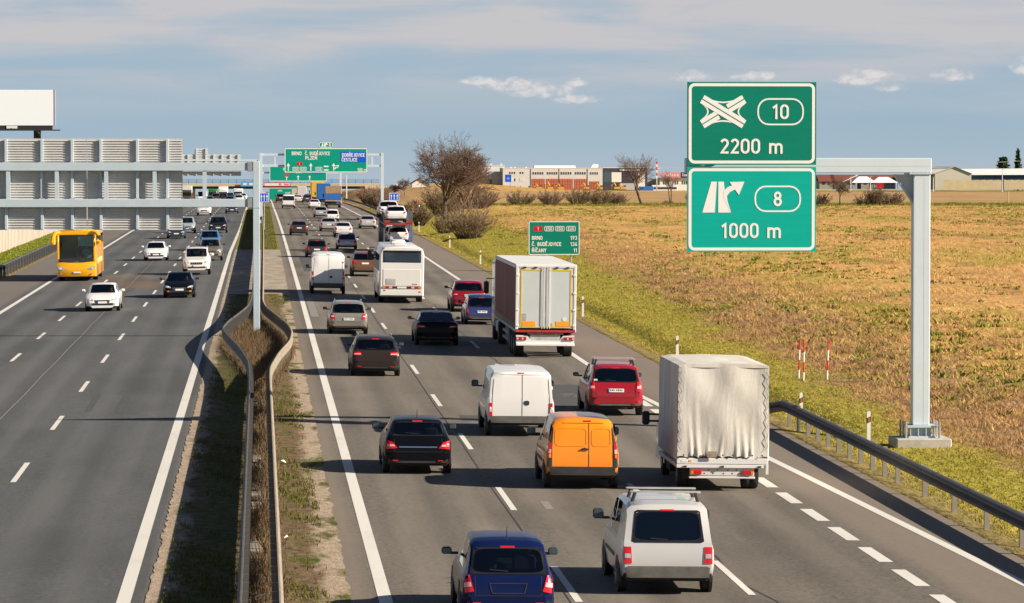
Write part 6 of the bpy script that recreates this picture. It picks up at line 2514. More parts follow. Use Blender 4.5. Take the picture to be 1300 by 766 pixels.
def lorry(label, x, y, bw, bh, L, cbox, ccab, facing=1, boxz=.95, tipper=False, cat='truck', group=None, lower=None, name='box_lorry'):
    root = thing(name, label, cat, (x, y, rz(x, y)), (0, 0, 0 if facing > 0 else PI), group)
    h2 = bw / 2
    mbx = mat('lorry_' + '_'.join('%d' % round(q * 100) for q in cbox), cbox, .5, var=.1, scale=1.5)
    mcb = mat('lorry_' + '_'.join('%d' % round(q * 100) for q in ccab), ccab, .35, var=.06, scale=1.5)
    y0 = 0 if facing > 0 else -L
    if tipper:
        part('tipper_body', mbx, root, B(-h2, h2, .1, L - 2.6, boxz + .25, bh, b=.05))
        part('tailgate', mcb, root, B(-h2 - .02, h2 + .02, -.04, .09, boxz + .15, boxz + 1.35, b=.02))
        part('tailgate_upper', mat('ochre_tailgate', (.34, .22, .12), .7, var=.25), root, B(-h2 - .01, h2 + .01, -.02, .09, boxz + 1.36, bh - .06, b=.02))
        part('orange_edge', M_ORP, root, B(-h2, h2, -.06, -.041, boxz + .12, boxz + .22))
        for sd in (-1, 1):
            part('beacon', AMB_L, root, B(sd * (h2 - .12) - .08, sd * (h2 - .12) + .08, -.05, -.03, boxz + 1.5, boxz + 1.8))
    else:
        part('box_body', mbx, root, B(-h2, h2, y0 if facing > 0 else -L, y0 + L - 2.4 if facing > 0 else -2.4, boxz, bh, b=.04))
        if lower:
            part('lower_panel', mat('lorry_low', lower, .5), root, B(-h2 - .01, h2 + .01, (y0 - .01) if facing > 0 else -L - .01, (y0 + L - 2.4) if facing > 0 else -2.39, boxz, boxz + (bh - boxz) * .45))
        if facing > 0:
            part('rear_doors', mbx, root, lambda mb: (mb.box(-h2 + .08, -.01, y0 - .02, y0 - .002, boxz + .08, bh - .1), mb.box(.01, h2 - .08, y0 - .02, y0 - .002, boxz + .08, bh - .1)))
    ca = y0 + L - 2.3 if facing > 0 else -2.3
    part('cab', mcb, root, B(-h2 + .03, h2 - .03, ca, ca + 2.2, .5, min(bh, 3.1) if not tipper else 3.0, b=.12), True)
    part('windscreen', GLASS_DK, root, B(-h2 + .14, h2 - .14, ca + 2.2, ca + 2.215, 1.55, 2.45))
    part('chassis', M_CHAS, root, B(-.5, .5, y0 + .1, ca + 2.0, .55, boxz - .004))
    part('bumper', M_CHAS, root, B(-h2 + .05, h2 - .05, ca + 2.15, ca + 2.28, .35, .75, b=.03))
    part('underrun_bar', M_CHAS, root, B(-h2 + .05, h2 - .05, y0 + .05, y0 + .15, .45, .6))
    for sd in (-1, 1):
        for ya in (y0 + 1.3, y0 + 2.4, ca + 1.2):
            wheel(root, sd * (h2 - .22), ya, .50, .34, sd, False)
        part('tail_light', RED_L, root, B(sd * (h2 - .3) - .15, sd * (h2 - .3) + .15, y0 + .0, y0 + .05, .62, .74))
        part('headlight', HEAD_L, root, B(sd * (h2 - .35) - .18, sd * (h2 - .35) + .18, ca + 2.19, ca + 2.3, .78, .95))
        part('side_mirror', PLASTIC, root, B(sd * (h2 + .2) - .1, sd * (h2 + .2) + .1, ca + 1.9, ca + 2.0, 1.6, 2.2))
    return root


lorry('blue tipper lorry with an ochre upper tailgate in the right lane', 11.74, 594.5, 2.55, 3.5, 8.0, (.05, .12, .30), (.03, .14, .42), tipper=True, name='tipper_lorry')
lorry('bright blue lorry squeezed between the yellow lorry and the blue tipper', 11.2, 652, 2.4, 3.75, 8, (.02, .13, .42), (.02, .13, .42))
lorry('yellow box lorry ahead of the blue tipper', 11.1, 716, 2.5, 3.9, 10, (.66, .40, .04), (.5, .5, .5))
lorry('distant pale grey box lorry in the middle lane', 11.3, 1000, 2.5, 3.95, 13, (.56, .53, .50), (.4, .4, .4))
lorry('distant beige lorry left of the pale grey box lorry', 10.2, 1060, 2.4, 3.5, 9, (.55, .45, .33), (.5, .45, .4))
lorry('distant white lorry facing the camera, taller of the two white ones in the jam', -9.9, 1000, 2.5, 3.9, 12, (.70, .69, .66), (.70, .70, .68), facing=-1)
lorry('distant white lorry facing the camera, nearer the median in the jam', -5.85, 1000, 2.5, 3.3, 10, (.70, .69, .66), (.70, .70, .68), facing=-1)
lorry('distant green lorry at the left of the far jam', -12.7, 1000, 2.3, 3.3, 10, (.03, .22, .05), (.02, .16, .04), facing=-1)
lorry('distant lorry with white upper and red lower body at the edge of the slatted sign', -19.6, 1000, 2.6, 4.2, 9, (.66, .64, .62), (.05, .06, .07), facing=-1, lower=(.55, .02, .04))
car('minibus', 'white van facing the camera behind the lower gantry beam', 'van', -10.8, 700, (.74, .74, .72), facing=-1, lod=0, glassm=GLASS_DK)

# ------------------------------------------------------------------ vegetation


def branch_mesh(segs, n=3):
    """segs: array rows p0(3) p1(3) r0 r1 -> verts, quads"""
    S = np.array(segs, float)
    p0, p1, r0, r1 = S[:, 0:3], S[:, 3:6], S[:, 6], S[:, 7]
    d = p1 - p0
    d /= np.linalg.norm(d, axis=1)[:, None] + 1e-9
    ref = np.where(np.abs(d[:, 2:3]) > .9, np.array([[1., 0, 0]]), np.array([[0, 0, 1.]]))
    a = np.cross(d, ref)
    a /= np.linalg.norm(a, axis=1)[:, None] + 1e-9
    b = np.cross(d, a)
    V = np.zeros((len(S), 2 * n, 3))
    for k in range(n):
        an = 2 * PI * k / n
        o = a * math.cos(an) + b * math.sin(an)
        V[:, k] = p0 + o * r0[:, None]
        V[:, n + k] = p1 + o * r1[:, None]
    base = (np.arange(len(S)) * 2 * n)[:, None]
    F_ = np.concatenate([base + np.array([[k, (k + 1) % n, n + (k + 1) % n, n + k]]) for k in range(n)], 0)
    return V.reshape(-1, 3), F_


def grow(segs, p, d, L, r, lev, maxlev, rnd, spread, up, twig):
    n = 3 if lev < 2 else 2
    q = p
    for i in range(n):
        d = (d + Vector((rnd.gauss(0, .13), rnd.gauss(0, .13), rnd.gauss(0, .08) + up))).normalized()
        e = q + d * (L / n)
        ra, rb = r * (1 - .35 * i / n), r * (1 - .35 * (i + 1) / n)
        segs.append((*q, *e, max(ra, twig), max(rb, twig * .7)))
        q = e
        if lev < maxlev:
            kids = (2 if rnd.random() < .6 else 3) if i == n - 1 else (1 if rnd.random() < .75 else 2)
            for _ in range(kids):
                ax = Vector((rnd.gauss(0, 1), rnd.gauss(0, 1), rnd.gauss(0, .5)))
                ax = (ax - d * ax.dot(d)).normalized()
                ang = rnd.uniform(.35, .95) * spread
                nd = (d * math.cos(ang) + ax * math.sin(ang)).normalized()
                grow(segs, q, nd, L * rnd.uniform(.60, .84), r * rnd.uniform(.45, .62), lev + 1, maxlev, rnd, spread, up, twig)


def twig_mat(name, a, b):
    t = NT(name)
    g = t.n('ShaderNodeNewGeometry')
    n1 = t.noise(t.coord(), .8, 4, .6)
    f = t.math('ADD', t.math('MULTIPLY', g.outputs['Random Per Island'], .7), t.math('MULTIPLY', n1, .4))
    t.color(t.mix(f, a, b))
    t.set(Roughness=.9)
    t.p.inputs['Specular IOR Level'].default_value = .15
    return t.m


M_TRUNK = mat('tree_bark', (.085, .062, .045), .95, var=.35, scale=4, bump=.4)
M_TWIG = twig_mat('bare_twigs', (.10, .064, .046), (.20, .135, .10))
M_TWIGR = twig_mat('reddish_twigs', (.13, .07, .048), (.26, .155, .105))
M_TWIGD = twig_mat('dark_twigs', (.085, .06, .036), (.20, .145, .085))


def bare_tree(name, label, x, y, H, spread, seed, levels=5, trunks=1, r=.22, m=M_TWIG, twig=.013, up=.05, lean=0.0, h0=.30, group=None):
    rnd = random.Random(seed)
    z = float(tz(x, y))
    root = thing(name, label, 'tree', (x, y, z - .1), group=group)
    segs, big = [], []
    for k in range(trunks):
        a = rnd.uniform(0, 2 * PI)
        d = Vector((lean + .25 * (k > 0) * math.cos(a), .2 * (k > 0) * math.sin(a), 1)).normalized()
        h1 = H * h0 * rnd.uniform(.9, 1.15)
        q = Vector((0, 0, 0))
        for i in range(3):
            e = q + (d + Vector((rnd.gauss(0, .05), rnd.gauss(0, .05), 0))) * h1 / 3
            big.append((*q, *e, r * (1 - .12 * i), r * (1 - .12 * (i + 1))))
            q = e
        for _ in range((8 if H > 11 else 5) if trunks == 1 else 3):
            a = rnd.uniform(0, 2 * PI)
            s_ = rnd.uniform(.25, .8) * spread
            nd = Vector((math.cos(a) * s_, math.sin(a) * s_, 1)).normalized()
            grow(segs, q - d * rnd.uniform(0, h1 * .35), nd, H * .235, r * .5, 1, levels, rnd, spread, up, twig)
    seg = np.array(segs)
    # scale the crown into the height wanted
    top = seg[:, [2, 5]].max()
    seg[:, [2, 5]] *= H / top
    big = np.array(big)
    big[:, [2, 5]] *= H / top
    V, F_ = branch_mesh(big, 7)
    np_obj('trunk', V, F_, M_TRUNK, root, True)
    V, F_ = branch_mesh(seg, 3)
    np_obj('crown', V, F_, m, root)
    return root


def bush(label, x, y, H, R, seed, stems=90, m=M_TWIGD, twig=.018, group=None, name='bush', ry=None, dense=4):
    rnd = random.Random(seed)
    z = float(tz(x, y))
    root = thing(name, label, 'bush', (x, y, z - .05), group=group)
    segs, low = [], []
    for k in range(stems):
        a = rnd.uniform(0, 2 * PI)
        rr = R * math.sqrt(rnd.random()) * .35
        p = Vector((rr * math.cos(a), rr * math.sin(a) * (ry or 1), 0))
        out = rnd.uniform(.1, 1.0)
        d = Vector((math.cos(a) * out * R / H, math.sin(a) * out * R / H, 1.0 - .25 * out)).normalized()
        L = H * rnd.uniform(.55, 1.0) * (1 - .18 * out)
        n = 4
        for i in range(n):
            d = (d + Vector((rnd.gauss(0, .12), rnd.gauss(0, .12), .02))).normalized()
            e = p + d * L / n
            (low if i == 0 else segs).append((*p, *e, twig * 1.6 * (1 - .2 * i), twig * 1.6 * (1 - .2 * (i + 1))))
            if i > 0:
                for _ in range(dense):
                    nd = (d + Vector((rnd.gauss(0, .5), rnd.gauss(0, .5), rnd.gauss(.1, .3)))).normalized()
                    l2 = L * rnd.uniform(.12, .34)
                    m_ = e + nd * l2 * .5
                    nd2 = (nd + Vector((rnd.gauss(0, .35), rnd.gauss(0, .35), .1))).normalized()
                    f_ = m_ + nd2 * l2 * .5
                    segs.append((*e, *m_, twig, twig * .8))
                    segs.append((*m_, *f_, twig * .8, twig * .45))
            p = e
    V, F_ = branch_mesh(low, 4)
    np_obj('stems', V, F_, M_TRUNK, root)
    V, F_ = branch_mesh(segs, 3)
    np_obj('twigs', V, F_, m, root)
    return root


bare_tree('bare_tree', 'big bare wide-crowned tree on the bank behind the roadside bush', 23.4, 470, 12.0, .95, 5, 6, 1, .32, M_TWIG, .017, .05, h0=.26)
bare_tree('bare_tree', 'reddish bare tree just right of the big bare tree', 27.2, 500, 9.2, .6, 9, 5, 2, .16, M_TWIGR, .015, .06, h0=.2)
bare_tree('bare_tree', 'slim reddish bare tree farther right beside the white hall', 30.6, 545, 8.0, .55, 12, 5, 2, .14, M_TWIGR, .015, .06, h0=.18)
bare_tree('bare_tree', 'lone crooked bare tree in front of the dark glass showroom', 66.2, 640, 9.4, .8, 21, 5, 1, .26, M_TWIG, .016, .02, lean=-.35, h0=.34)
bare_tree('bare_tree', 'thin bare sapling pair left of the big green signs', 71.2, 640, 6.2, .5, 27, 4, 2, .12, M_TWIG, .016, .03, h0=.4)
bare_tree('bare_tree', 'small bare tree below the cantilever beam, beside the big signs', 97.2, 617, 5.0, .9, 33, 5, 1, .13, M_TWIGD, .016, .0, h0=.3)
bare_tree('bare_tree', 'tiny round bare tree on the skyline of the bank', 35.0, 900, 4.4, .7, 41, 5, 1, .12, M_TWIG, .022, .0, h0=.25)
bare_tree('bare_tree', 'tinier bare tree left of the round one on the skyline', 32.6, 900, 3.2, .7, 42, 5, 1, .1, M_TWIG, .022, .0, h0=.25)
bush('large rounded brown bush on the grassy bank above the ditch', 21.6, 384, 3.5, 3.3, 51, 190, mat('bush_twig', (.20, .135, .08), .9, var=.3, scale=2), .020)
bush('small brown bush left of the large rounded one', 20.4, 410, 2.2, 1.8, 52, 80, M_TWIGD, .02)
GR1 = 'brown bushes between the big tree and the field'
BU = [(20.6, 500, 3.6, 2.6, 'dark bush at the foot of the big bare tree on its road side'), (25.5, 520, 4.4, 3.0, 'dark bush right under the big bare tree'), (29.0, 555, 4.6, 3.4, 'brown bush below the reddish bare tree'), (33.5, 575, 4.8, 3.6, 'broad brown bush right of the tree group'),
      (38.0, 605, 4.0, 3.2, 'brown bush at the left end of the field hedge'), (42.6, 620, 3.7, 3.2, 'low dark bush in the field hedge, left of the blue sign'), (47.8, 622, 4.6, 2.4, 'tall thin bush in the field hedge under the blue sign'), (53.0, 628, 3.8, 3.4, 'wide bush in the field hedge under the garage doors'),
      (57.6, 630, 4.2, 3.0, 'dense bush in the field hedge under the last garage doors'), (61.8, 634, 3.4, 2.6, 'loose bush left of the lone crooked tree'), (69.2, 636, 1.6, 2.2, 'low scrub between the crooked tree and the saplings'), (74.0, 636, 3.0, 2.4, 'scrub at the left edge of the big green signs'),
      (93.0, 618, 3.6, 2.8, 'brown bush at the right edge of the big green signs'), (100.6, 620, 3.8, 2.4, 'dark bush in the middle below the cantilever beam'), (103.6, 616, 4.0, 2.2, 'bush with upright stems below the cantilever beam'), (107.4, 618, 3.8, 2.6, 'bush touching the gantry column below the beam')]
for i, (x, y, H, R, lab) in enumerate(BU):
    bush(lab, x + random.uniform(-1.6, 1.6) * (i > 3), y, H * (.62 if i >= 4 else .85) * (.8 + .5 * ((i * 37) % 10) / 10), R * (.75 + .6 * ((i * 53) % 10) / 10), 60 + i, 110, M_TWIGD if i % 3 else M_TWIG, .026, 'brown bushes in the field hedge', dense=4)
BV = [(19.6, 455, 2.6, 1.6, 'brown verge bush behind the car transporter, right of the blue lane sign'), (18.8, 560, 3.2, 2.0, 'brown verge bush right of the gantry column'), (19.6, 600, 3.8, 2.4, 'tallest brown verge bush beside the gantry column'), (20.6, 640, 3.0, 2.2, 'brown verge bush left of the gantry column'),
      (21.0, 690, 3.2, 2.4, 'brown verge bush beyond the guardrail near the second gantry'), (21.6, 740, 3.2, 2.6, 'farthest but one of the verge bushes'), (22.6, 790, 3.2, 2.6, 'farthest of the verge bushes below the bridge')]
for i, (x, y, H, R, lab) in enumerate(BV):
    bush(lab, x, y, H, R, 90 + i, 90, M_TWIGR if i % 2 else M_TWIGD, .03, 'brown bushes on the right verge')


def evergreen(label, x, y, H, R, seed, conic=True):
    z = float(tz(x, y)) - .2
    root = thing('conifer_tree' if conic else 'evergreen_tree', label, 'tree', (x, y, z))
    mb = MB()
    mb.tube([(0, 0, 0), (0, 0, H * .9)], [.35, .05], 6)
    mb.build('trunk', M_TRUNK, root)
    g = np.random.default_rng(seed)
    n = 2600
    u = g.random(n) ** .7
    h = H * (.06 + .94 * (1 - u) if conic else .1 + .9 * g.random(n))
    rad = R * (1 - h / H) if conic else R * np.sqrt(np.clip(1 - ((h / H - .5) / .52) ** 2, 0, 1))
    lay = .75 + .25 * np.sin(h * 5)
    a = g.random(n) * 2 * PI
    rr = rad * lay * np.sqrt(g.random(n)) * g.uniform(.8, 1.1, n)
    c = np.stack([rr * np.cos(a), rr * np.sin(a), h], 1)
    s = g.uniform(.35, .9, n)
    t1 = g.normal(size=(n, 3)) * s[:, None] * .6
    t2 = g.normal(size=(n, 3)) * s[:, None] * .5
    t1[:, 2] *= .5
    V = np.concatenate([c - t1, c + t1, c + t2 - np.array([0, 0, .3])], 1).reshape(-1, 3)
    np_obj('crown', V, np.arange(3 * n).reshape(-1, 3), twig_mat('evergreen_needles', (.012, .03, .01), (.05, .085, .03)) if 'EG' not in MATS else MATS['EG'], root)


MATS['EG'] = twig_mat('evergreen_needles', (.012, .028, .012), (.05, .08, .03))
evergreen('dark pointed conifer rising behind the white roof at the far right', 300.5, 1455, 17.0, 3.6, 1)
evergreen('rounded dark evergreen left of the pointed conifer', 294.5, 1455, 13.5, 3.6, 2, False)

# ------------------------------------------------------------------ grass and dead weeds (real blades)


def blades(name, n, fx, fy, hgt, wid, m, nb=4, lean=.5, dens=None, zoff=0., zf=tz, spr=None):
    x = fx(n)
    y = fy(n)
    if dens is not None:
        k = dens(x, y)
        keep = rng.random(len(x)) < k
        x, y = x[keep], y[keep]
    n = len(x)
    z = zf(x, y) + zoff
    spr = spr if spr else .08 * hgt / .3
    size = np.repeat(rng.uniform(.5, 1.6, n), nb)
    x = np.repeat(x, nb) + rng.normal(0, 1, n * nb) * spr * size
    y = np.repeat(y, nb) + rng.normal(0, 1, n * nb) * spr * size
    z = np.repeat(z, nb)
    N = n * nb
    a = rng.random(N) * 2 * PI
    h = hgt * rng.uniform(.45, 1.25, N) * (.4 + .6 * size)
    w = wid * rng.uniform(.6, 1.3, N)
    l = lean * rng.random(N) * h
    la = rng.random(N) * 2 * PI
    b0 = np.stack([x - np.cos(a) * w, y - np.sin(a) * w, z - .03], 1)
    b1 = np.stack([x + np.cos(a) * w, y + np.sin(a) * w, z - .03], 1)
    tp = np.stack([x + np.cos(la) * l, y + np.sin(la) * l, z + h], 1)
    V = np.stack([b0, b1, tp], 1).reshape(-1, 3)
    o = np_obj(name, V, np.arange(3 * N).reshape(-1, 3), m)
    o['kind'] = 'stuff'
    return o


def blade_mat(name, a, b, c, sc=.35):
    t = NT(name)
    g = t.n('ShaderNodeNewGeometry')
    n1 = t.noise(t.vec(g.outputs['Position'], (sc, sc * .5, 0)), 1.0, 5, .65)
    col = t.mix(g.outputs['Random Per Island'], a, b)
    col = t.mix(t.mapr(n1, .45, .65, 0, .8), col, c)
    t.color(col)
    t.set(Roughness=.9)
    t.p.inputs['Specular IOR Level'].default_value = .12
    return t.m


M_DRY = blade_mat('dry_grass', (.42, .25, .085), (.74, .49, .20), (.50, .33, .115))
M_WEED = blade_mat('dead_weeds', (.26, .15, .065), (.60, .36, .16), (.40, .24, .11))
M_GRN = blade_mat('green_grass', (.17, .165, .018), (.36, .31, .045), (.44, .32, .085))
M_GRN2 = blade_mat('field_greens', (.085, .125, .015), (.22, .25, .035), (.26, .22, .04))
M_MED = blade_mat('median_weeds', (.075, .048, .028), (.22, .15, .085), (.13, .09, .05), 1.2)


def frustum(lo, hi):
    """y drawn so that nearer ground gets more blades"""
    return lambda n: lo * (hi / lo) ** rng.random(n)


def xr(a, b):
    return lambda n: rng.uniform(a, b, n)


def inside(x, y):
    return (x < 3 + y * .222 + 2)


shf = lambda y: 5.5 * np.clip((y - 135) / 195, 0, 1)
wob = lambda x, y: 1.6 * np.sin(y * .11 + 1) + 1.1 * np.sin(y * .31 + x * .4) + .8 * np.sin(y * .71)
blades('verge_grass', 34000, xr(16.9, 25), frustum(62, 210), .055, .018, M_GRN, 4, 1.8, lambda x, y: np.where(x - shf(y) + wob(x, y) * .5 < 22.5, 1, .12) * inside(x, y))
blades('bank_grass', 26000, xr(17, 30), frustum(200, 640), .07, .03, M_GRN, 4, 1.4, lambda x, y: np.where(x + wob(x, y) < 26 + (y - 200) * .03, 1, .1))
blades('dead_weed_stems', 22000, xr(20.5, 35), frustum(72, 330), .17, .013, M_WEED, 9, 2.8, lambda x, y: np.where(x - shf(y) + wob(x, y) * .6 > 22.2, 1, .05) * np.where(x - shf(y) < 27.5 + wob(x, y), 1, .25) * inside(x, y), spr=.14)
blades('dry_field_grass', 36000, lambda n: rng.uniform(24, 150, n), frustum(105, 640), .17, .020, M_DRY, 16, 2.4, lambda x, y: inside(x, y) * (x > 23 + shf(y)) * (.35 + .65 * (np.sin(x * .23 + np.sin(y * .05) * 2) * np.sin(y * .045 + x * .03) > -.25)), spr=.26)
blades('field_weeds', 26000, lambda n: rng.uniform(24, 150, n), frustum(105, 620), .15, .07, M_GRN2, 9, 1.8, lambda x, y: inside(x, y) * np.where(np.sin(x * .19 + 1.3 * np.sin(y * .031)) * np.sin(y * .027 + .4 * np.sin(x * .15)) > -.02, 1, .12), spr=.17)
blades('rough_far_grass', 16000, lambda n: rng.uniform(22, 150, n), lambda n: rng.uniform(610, 650, n), .3, .06, M_GRN2, 4, .9)
zmed = lambda x, y: np.interp(y, PY, PZ) + XF * 2.5 - XF * np.abs(x) + .012
med_in = lambda x, y: (x > np.interp(y, [q[1] for q in LR], [q[0] for q in LR]) + .1) & (x < np.interp(y, [q[1] for q in RR], [q[0] for q in RR]) - .1)
blades('median_weed_growth', 90000, xr(-1.7, 1.4), frustum(58, 205), .34, .012, M_MED, 4, .9, lambda x, y: med_in(x, y) * np.where((y > 135) & (y < 192), 1., np.clip(.25 + np.sin(y * .55) * .5 + np.where(x > .05, .25, -.1), .04, 1)), 0, zmed)
M_GRN_SHADE = blade_mat('shaded_median_grass', (.06, .072, .015), (.16, .155, .035), (.15, .105, .045), 1.2)  # grass greens darkened to paint in the shade beside the rails
blades('median_edge_grass', 22000, lambda n: np.where(rng.random(n) < .5, rng.uniform(.42, 1.35, n), rng.uniform(-1.9, -.45, n)), frustum(58, 218), .08, .014, M_GRN_SHADE, 4, 1., lambda x, y: (~med_in(x, y)) * np.clip(.22 + np.sin(y * .21 + x) * .5 + np.sin(y * 1.3 + x * 4) * .4, .02, 1) * np.where((y > 138) & (y < 172) & (np.abs(x) < 1.75), .3, 1), 0, zmed)
blades('far_median_grass', 9000, lambda n: np.where(rng.random(n) < .5, rng.uniform(.4, 1.5, n), rng.uniform(-1.8, -.45, n)), lambda n: rng.uniform(319, 600, n), .07, .03, M_GRN_SHADE, 4, 1., None, 0, zmed)
blades('left_bank_grass', 14000, xr(-23, -20.3), frustum(200, 420), .10, .05, M_GRN2, 4, 1.4)

# litter on the reserve
M_LIT = mat('litter_white', (.75, .74, .72), .6)
for (x, y, s_, lab) in ((.62, 100, .13, 'white scrap of litter in the median grass, beside the pale guardrail'), (.55, 80.5, .10, 'pale blue scrap of litter at the foot of the pale guardrail'), (1.0, 176, .14, 'white scrap of litter on the grass at the median bulge')):
    mb = MB()
    pts_ = [(random.uniform(-1, 1) * s_, random.uniform(-1, 1) * s_, random.uniform(.02, .9) * s_) for _ in range(5)]
    for a in range(5):
        mb.poly([pts_[a], pts_[(a + 1) % 5], (0, 0, s_ * .8)])
    o = mb.build('litter', M_LIT, None, loc=(x, y, float(zmed(x, y)) + .02))
    tag(o, lab, 'litter')

# ------------------------------------------------------------------ billboard on a post
bx, by = -29.4, 420.
root = thing('billboard', 'blank white billboard on a dark post above the slatted sign', 'billboard', (bx, by, float(tz(bx, by)) - .2))
bz = float(tz(bx, by)) - .2
part('face', mat('billboard_white', (.84, .87, .92), .5, var=.01), root, B(-6.3, 6.3, -.6, -.5, 13.15 - bz, 17.15 - bz))
part('frame', mat('billboard_edge', (.30, .28, .38), .6), root, lambda mb: (mb.box(6.3, 6.45, -.62, .6, 13.15 - bz, 17.15 - bz), mb.box(-6.45, -6.3, -.62, .6, 13.15 - bz, 17.15 - bz), mb.box(-6.3, 6.3, -.49, .6, 13.15 - bz, 17.15 - bz)))
part('catwalk', BLACK, root, lambda mb: (mb.box(-6.9, 7.0, -1.3, -.62, 12.55 - bz, 12.68 - bz), mb.box(-6.3, 6.1, -.55, .5, 12.7 - bz, 13.14 - bz)) + tuple(mb.box(q, q + .12, -1.25, -1.1, 12.68 - bz, 12.85 - bz) for q in np.arange(-6, 6.5, 1.5)))
part('notice', PLATE_W, root, B(1.0, 2.2, -.62, -.56, 12.8 - bz, 13.1 - bz))
part('post', BLACK, root, lambda mb: mb.tube([(4.4, 0, 0), (4.4, 0, 12.7 - bz)], .42, 12))

# ------------------------------------------------------------------ overbridge
root = thing('overbridge', 'road bridge crossing the motorway far away with a blue railing', 'bridge', (7, 1400, 0))
part('deck', mat('bridge_beige', (.52, .42, .28), .8, var=.08, scale=.3), root, B(-70, 38, 0, 10, 1.15, 2.15))
part('girder', mat('bridge_girder', (.030, .042, .075), .7), root, B(-66, 32.5, .8, 9, .15, 1.146))
part('railing', mat('bridge_blue', (.12, .27, .46), .6), root, lambda mb: [mb.box(-70, 38, .1, .2, 2.5 + k * .5, 2.75 + k * .5) for k in range(3)] + [mb.box(-70 + k * 3, -69.8 + k * 3, .1, .2, 2.15, 3.6) for k in range(36)])
for (x0, x1) in ((32.5, 42), (-72, -66)):
    part('abutment', mat('abutment_concrete', (.58, .52, .42), .8), root, B(x0, x1, -.3, 10, -5.5, 1.14))
for xq in (-7.2, -32, 16):
    part('pier', CONC, root, B(xq - .6, xq + .6, 3, 7, -7, .146))
for (x0, x1, c_, lab) in ((-7.2, 1.2, (.10, .32, .62), 'pale blue banner hung on the far bridge'), (1.5, 11.5, (.72, .68, .62), 'white banner with red edge hung on the far bridge')):
    s = far_sign('banner', x0, x1, 1.1, 2.9 if x0 < 0 else 2.6, 1399.2, mat('banner_%d' % int(c_[0] * 100), c_, .6), lab, 0, .1, 'banner')
    wd = x1 - x0
    if x0 < 0:
        part('print', PLATE_W, s, lambda mb: [mb.box(-wd * .4 + k * wd * .27, -wd * .4 + k * wd * .27 + wd * .17, -.02, -.002, -.4, .4) for k in range(3)])
    else:
        mb = MB()
        ring(mb, -wd / 2, wd / 2, -.74, .74, .1, .2, -.02, 0)
        mb.build('border', S_RED, s)
        part('print', mat('pink_print', (.8, .12, .3), .6), s, lambda mb: (mb.box(wd * .06, wd * .16, -.02, -.002, -.4, .4), mb.box(wd * .26, wd * .44, -.02, -.002, -.35, .3)))

# ------------------------------------------------------------------ far buildings
FX = lambda px: 98.86 + (px - 640) * .3209
FZ_ = lambda py: 8.5 - (py - 212) * .3191
M_BW = mat('pale_cladding', (.60, .59, .565), .7, var=.05, scale=.3)
M_BWW = mat('white_render', (.74, .71, .65), .7, var=.04, scale=.3)
M_BG = mat('grey_blue_cladding', (.30, .34, .40), .6, var=.1, scale=.3)
M_WIN = mat('dark_window', (.035, .05, .075), .25, var=.3)
M_WINL = mat('bright_window', (.72, .74, .76), .3)
M_DOOR = mat('orange_red_door', (.50, .13, .065), .6, var=.12, scale=.8)
M_DRK = mat('dark_fascia', (.045, .05, .065), .5)
YB = 1500.


def building(name, label, px0, px1, ptop, pbot, m, depth=20, y=YB, roofm=None, cat='building'):
    root = thing(name, label, cat, (FX((px0 + px1) / 2), y, FZ_(pbot)))
    w_ = (FX(px1) - FX(px0)) / 2
    h_ = FZ_(ptop) - FZ_(pbot)
    part('wall', m, root, B(-w_, w_, 0, depth, -1.5, h_))
    part('roof', roofm or M_BWW, root, B(-w_ - .1, w_ + .1, -.1, depth + .1, h_ + .003, h_ + .25))
    return root


def win(root, pxc, px0, px1, py0, py1, m=M_WIN, pane=True, nm='window'):
    ox = FX(pxc)
    oz = root.location.z
    x0, x1, z0, z1 = FX(px0) - ox, FX(px1) - ox, FZ_(py1) - oz, FZ_(py0) - oz
    f = part(nm, M_BWW if nm == 'window' else m, root, B(x0, x1, -.05, .02, z0, z1))
    if nm == 'window':
        part('pane', m, f, B(x0 + .07, x1 - .07, -.07, -.052, z0 + .07, z1 - .07))
    return f


pc = (640 + 765) / 2
root = building('depot_building', 'long pale industrial hall with five orange-red garage doors', 638.5, 765, 214.2, 241.3, M_BW)
for (a, b_) in ((646.4, 648.6), (649.2, 651.4), (652.2, 654.6), (659.7, 661.8), (662.6, 665)):
    win(root, pc - .75, a, b_, 218.2, 221.2)
for (a, b_, m_) in ((646.4, 648.4, M_WIN), (648.9, 652, M_WINL), (652.6, 654.6, M_WIN), (659.5, 665.5, M_BW)):
    win(root, pc - .75, a, b_, 226.6, 230.4, m_)
for (a, b_) in ((646.4, 648.4), (649.2, 651.4), (652.4, 654.6), (661, 662), (671, 673)):
    win(root, pc - .75, a, b_, 236, 239)
for (a, b_, top) in ((675.4, 691.4, 227.2), (693.6, 709, 227.2), (711, 727, 227.2), (729.2, 745, 227.4), (748.3, 760.6, 230.5)):
    d = win(root, pc - .75, a, b_, top, 241.2, M_DOOR, nm='garage_door')
    ox, oz = root.location.x, root.location.z
    x0, x1, z0, z1 = FX(a) - ox, FX(b_) - ox, FZ_(241.2) - oz, FZ_(top) - oz
    part('door_grid', mat('door_grid_dark', (.10, .05, .05), .6), d, lambda mb: [mb.box(x0 + (x1 - x0) * k / 5 - .04, x0 + (x1 - x0) * k / 5 + .04, -.09, -.052, z0, z1) for k in range(6)] + [mb.box(x0, x1, -.088, -.053, z0 + (z1 - z0) * k / 4 - .04, z0 + (z1 - z0) * k / 4 + .04) for k in range(1, 4)])
    for k in range(5):
        u = a + .6 + (b_ - a - 1.2) * k / 5
        win(root, pc - .75, u, u + (b_ - a) / 5 * .72, 218.4 if a < 740 else 218.6, 222)
part('skylight', M_WINL, root, lambda mb: mb.prism([(FX(679) - ox, FZ_(213.9) - oz), (FX(733) - ox, FZ_(213.9) - oz), (FX(732) - ox, FZ_(210.2) - oz), (FX(680) - ox, FZ_(210.2) - oz)], 6, 12))
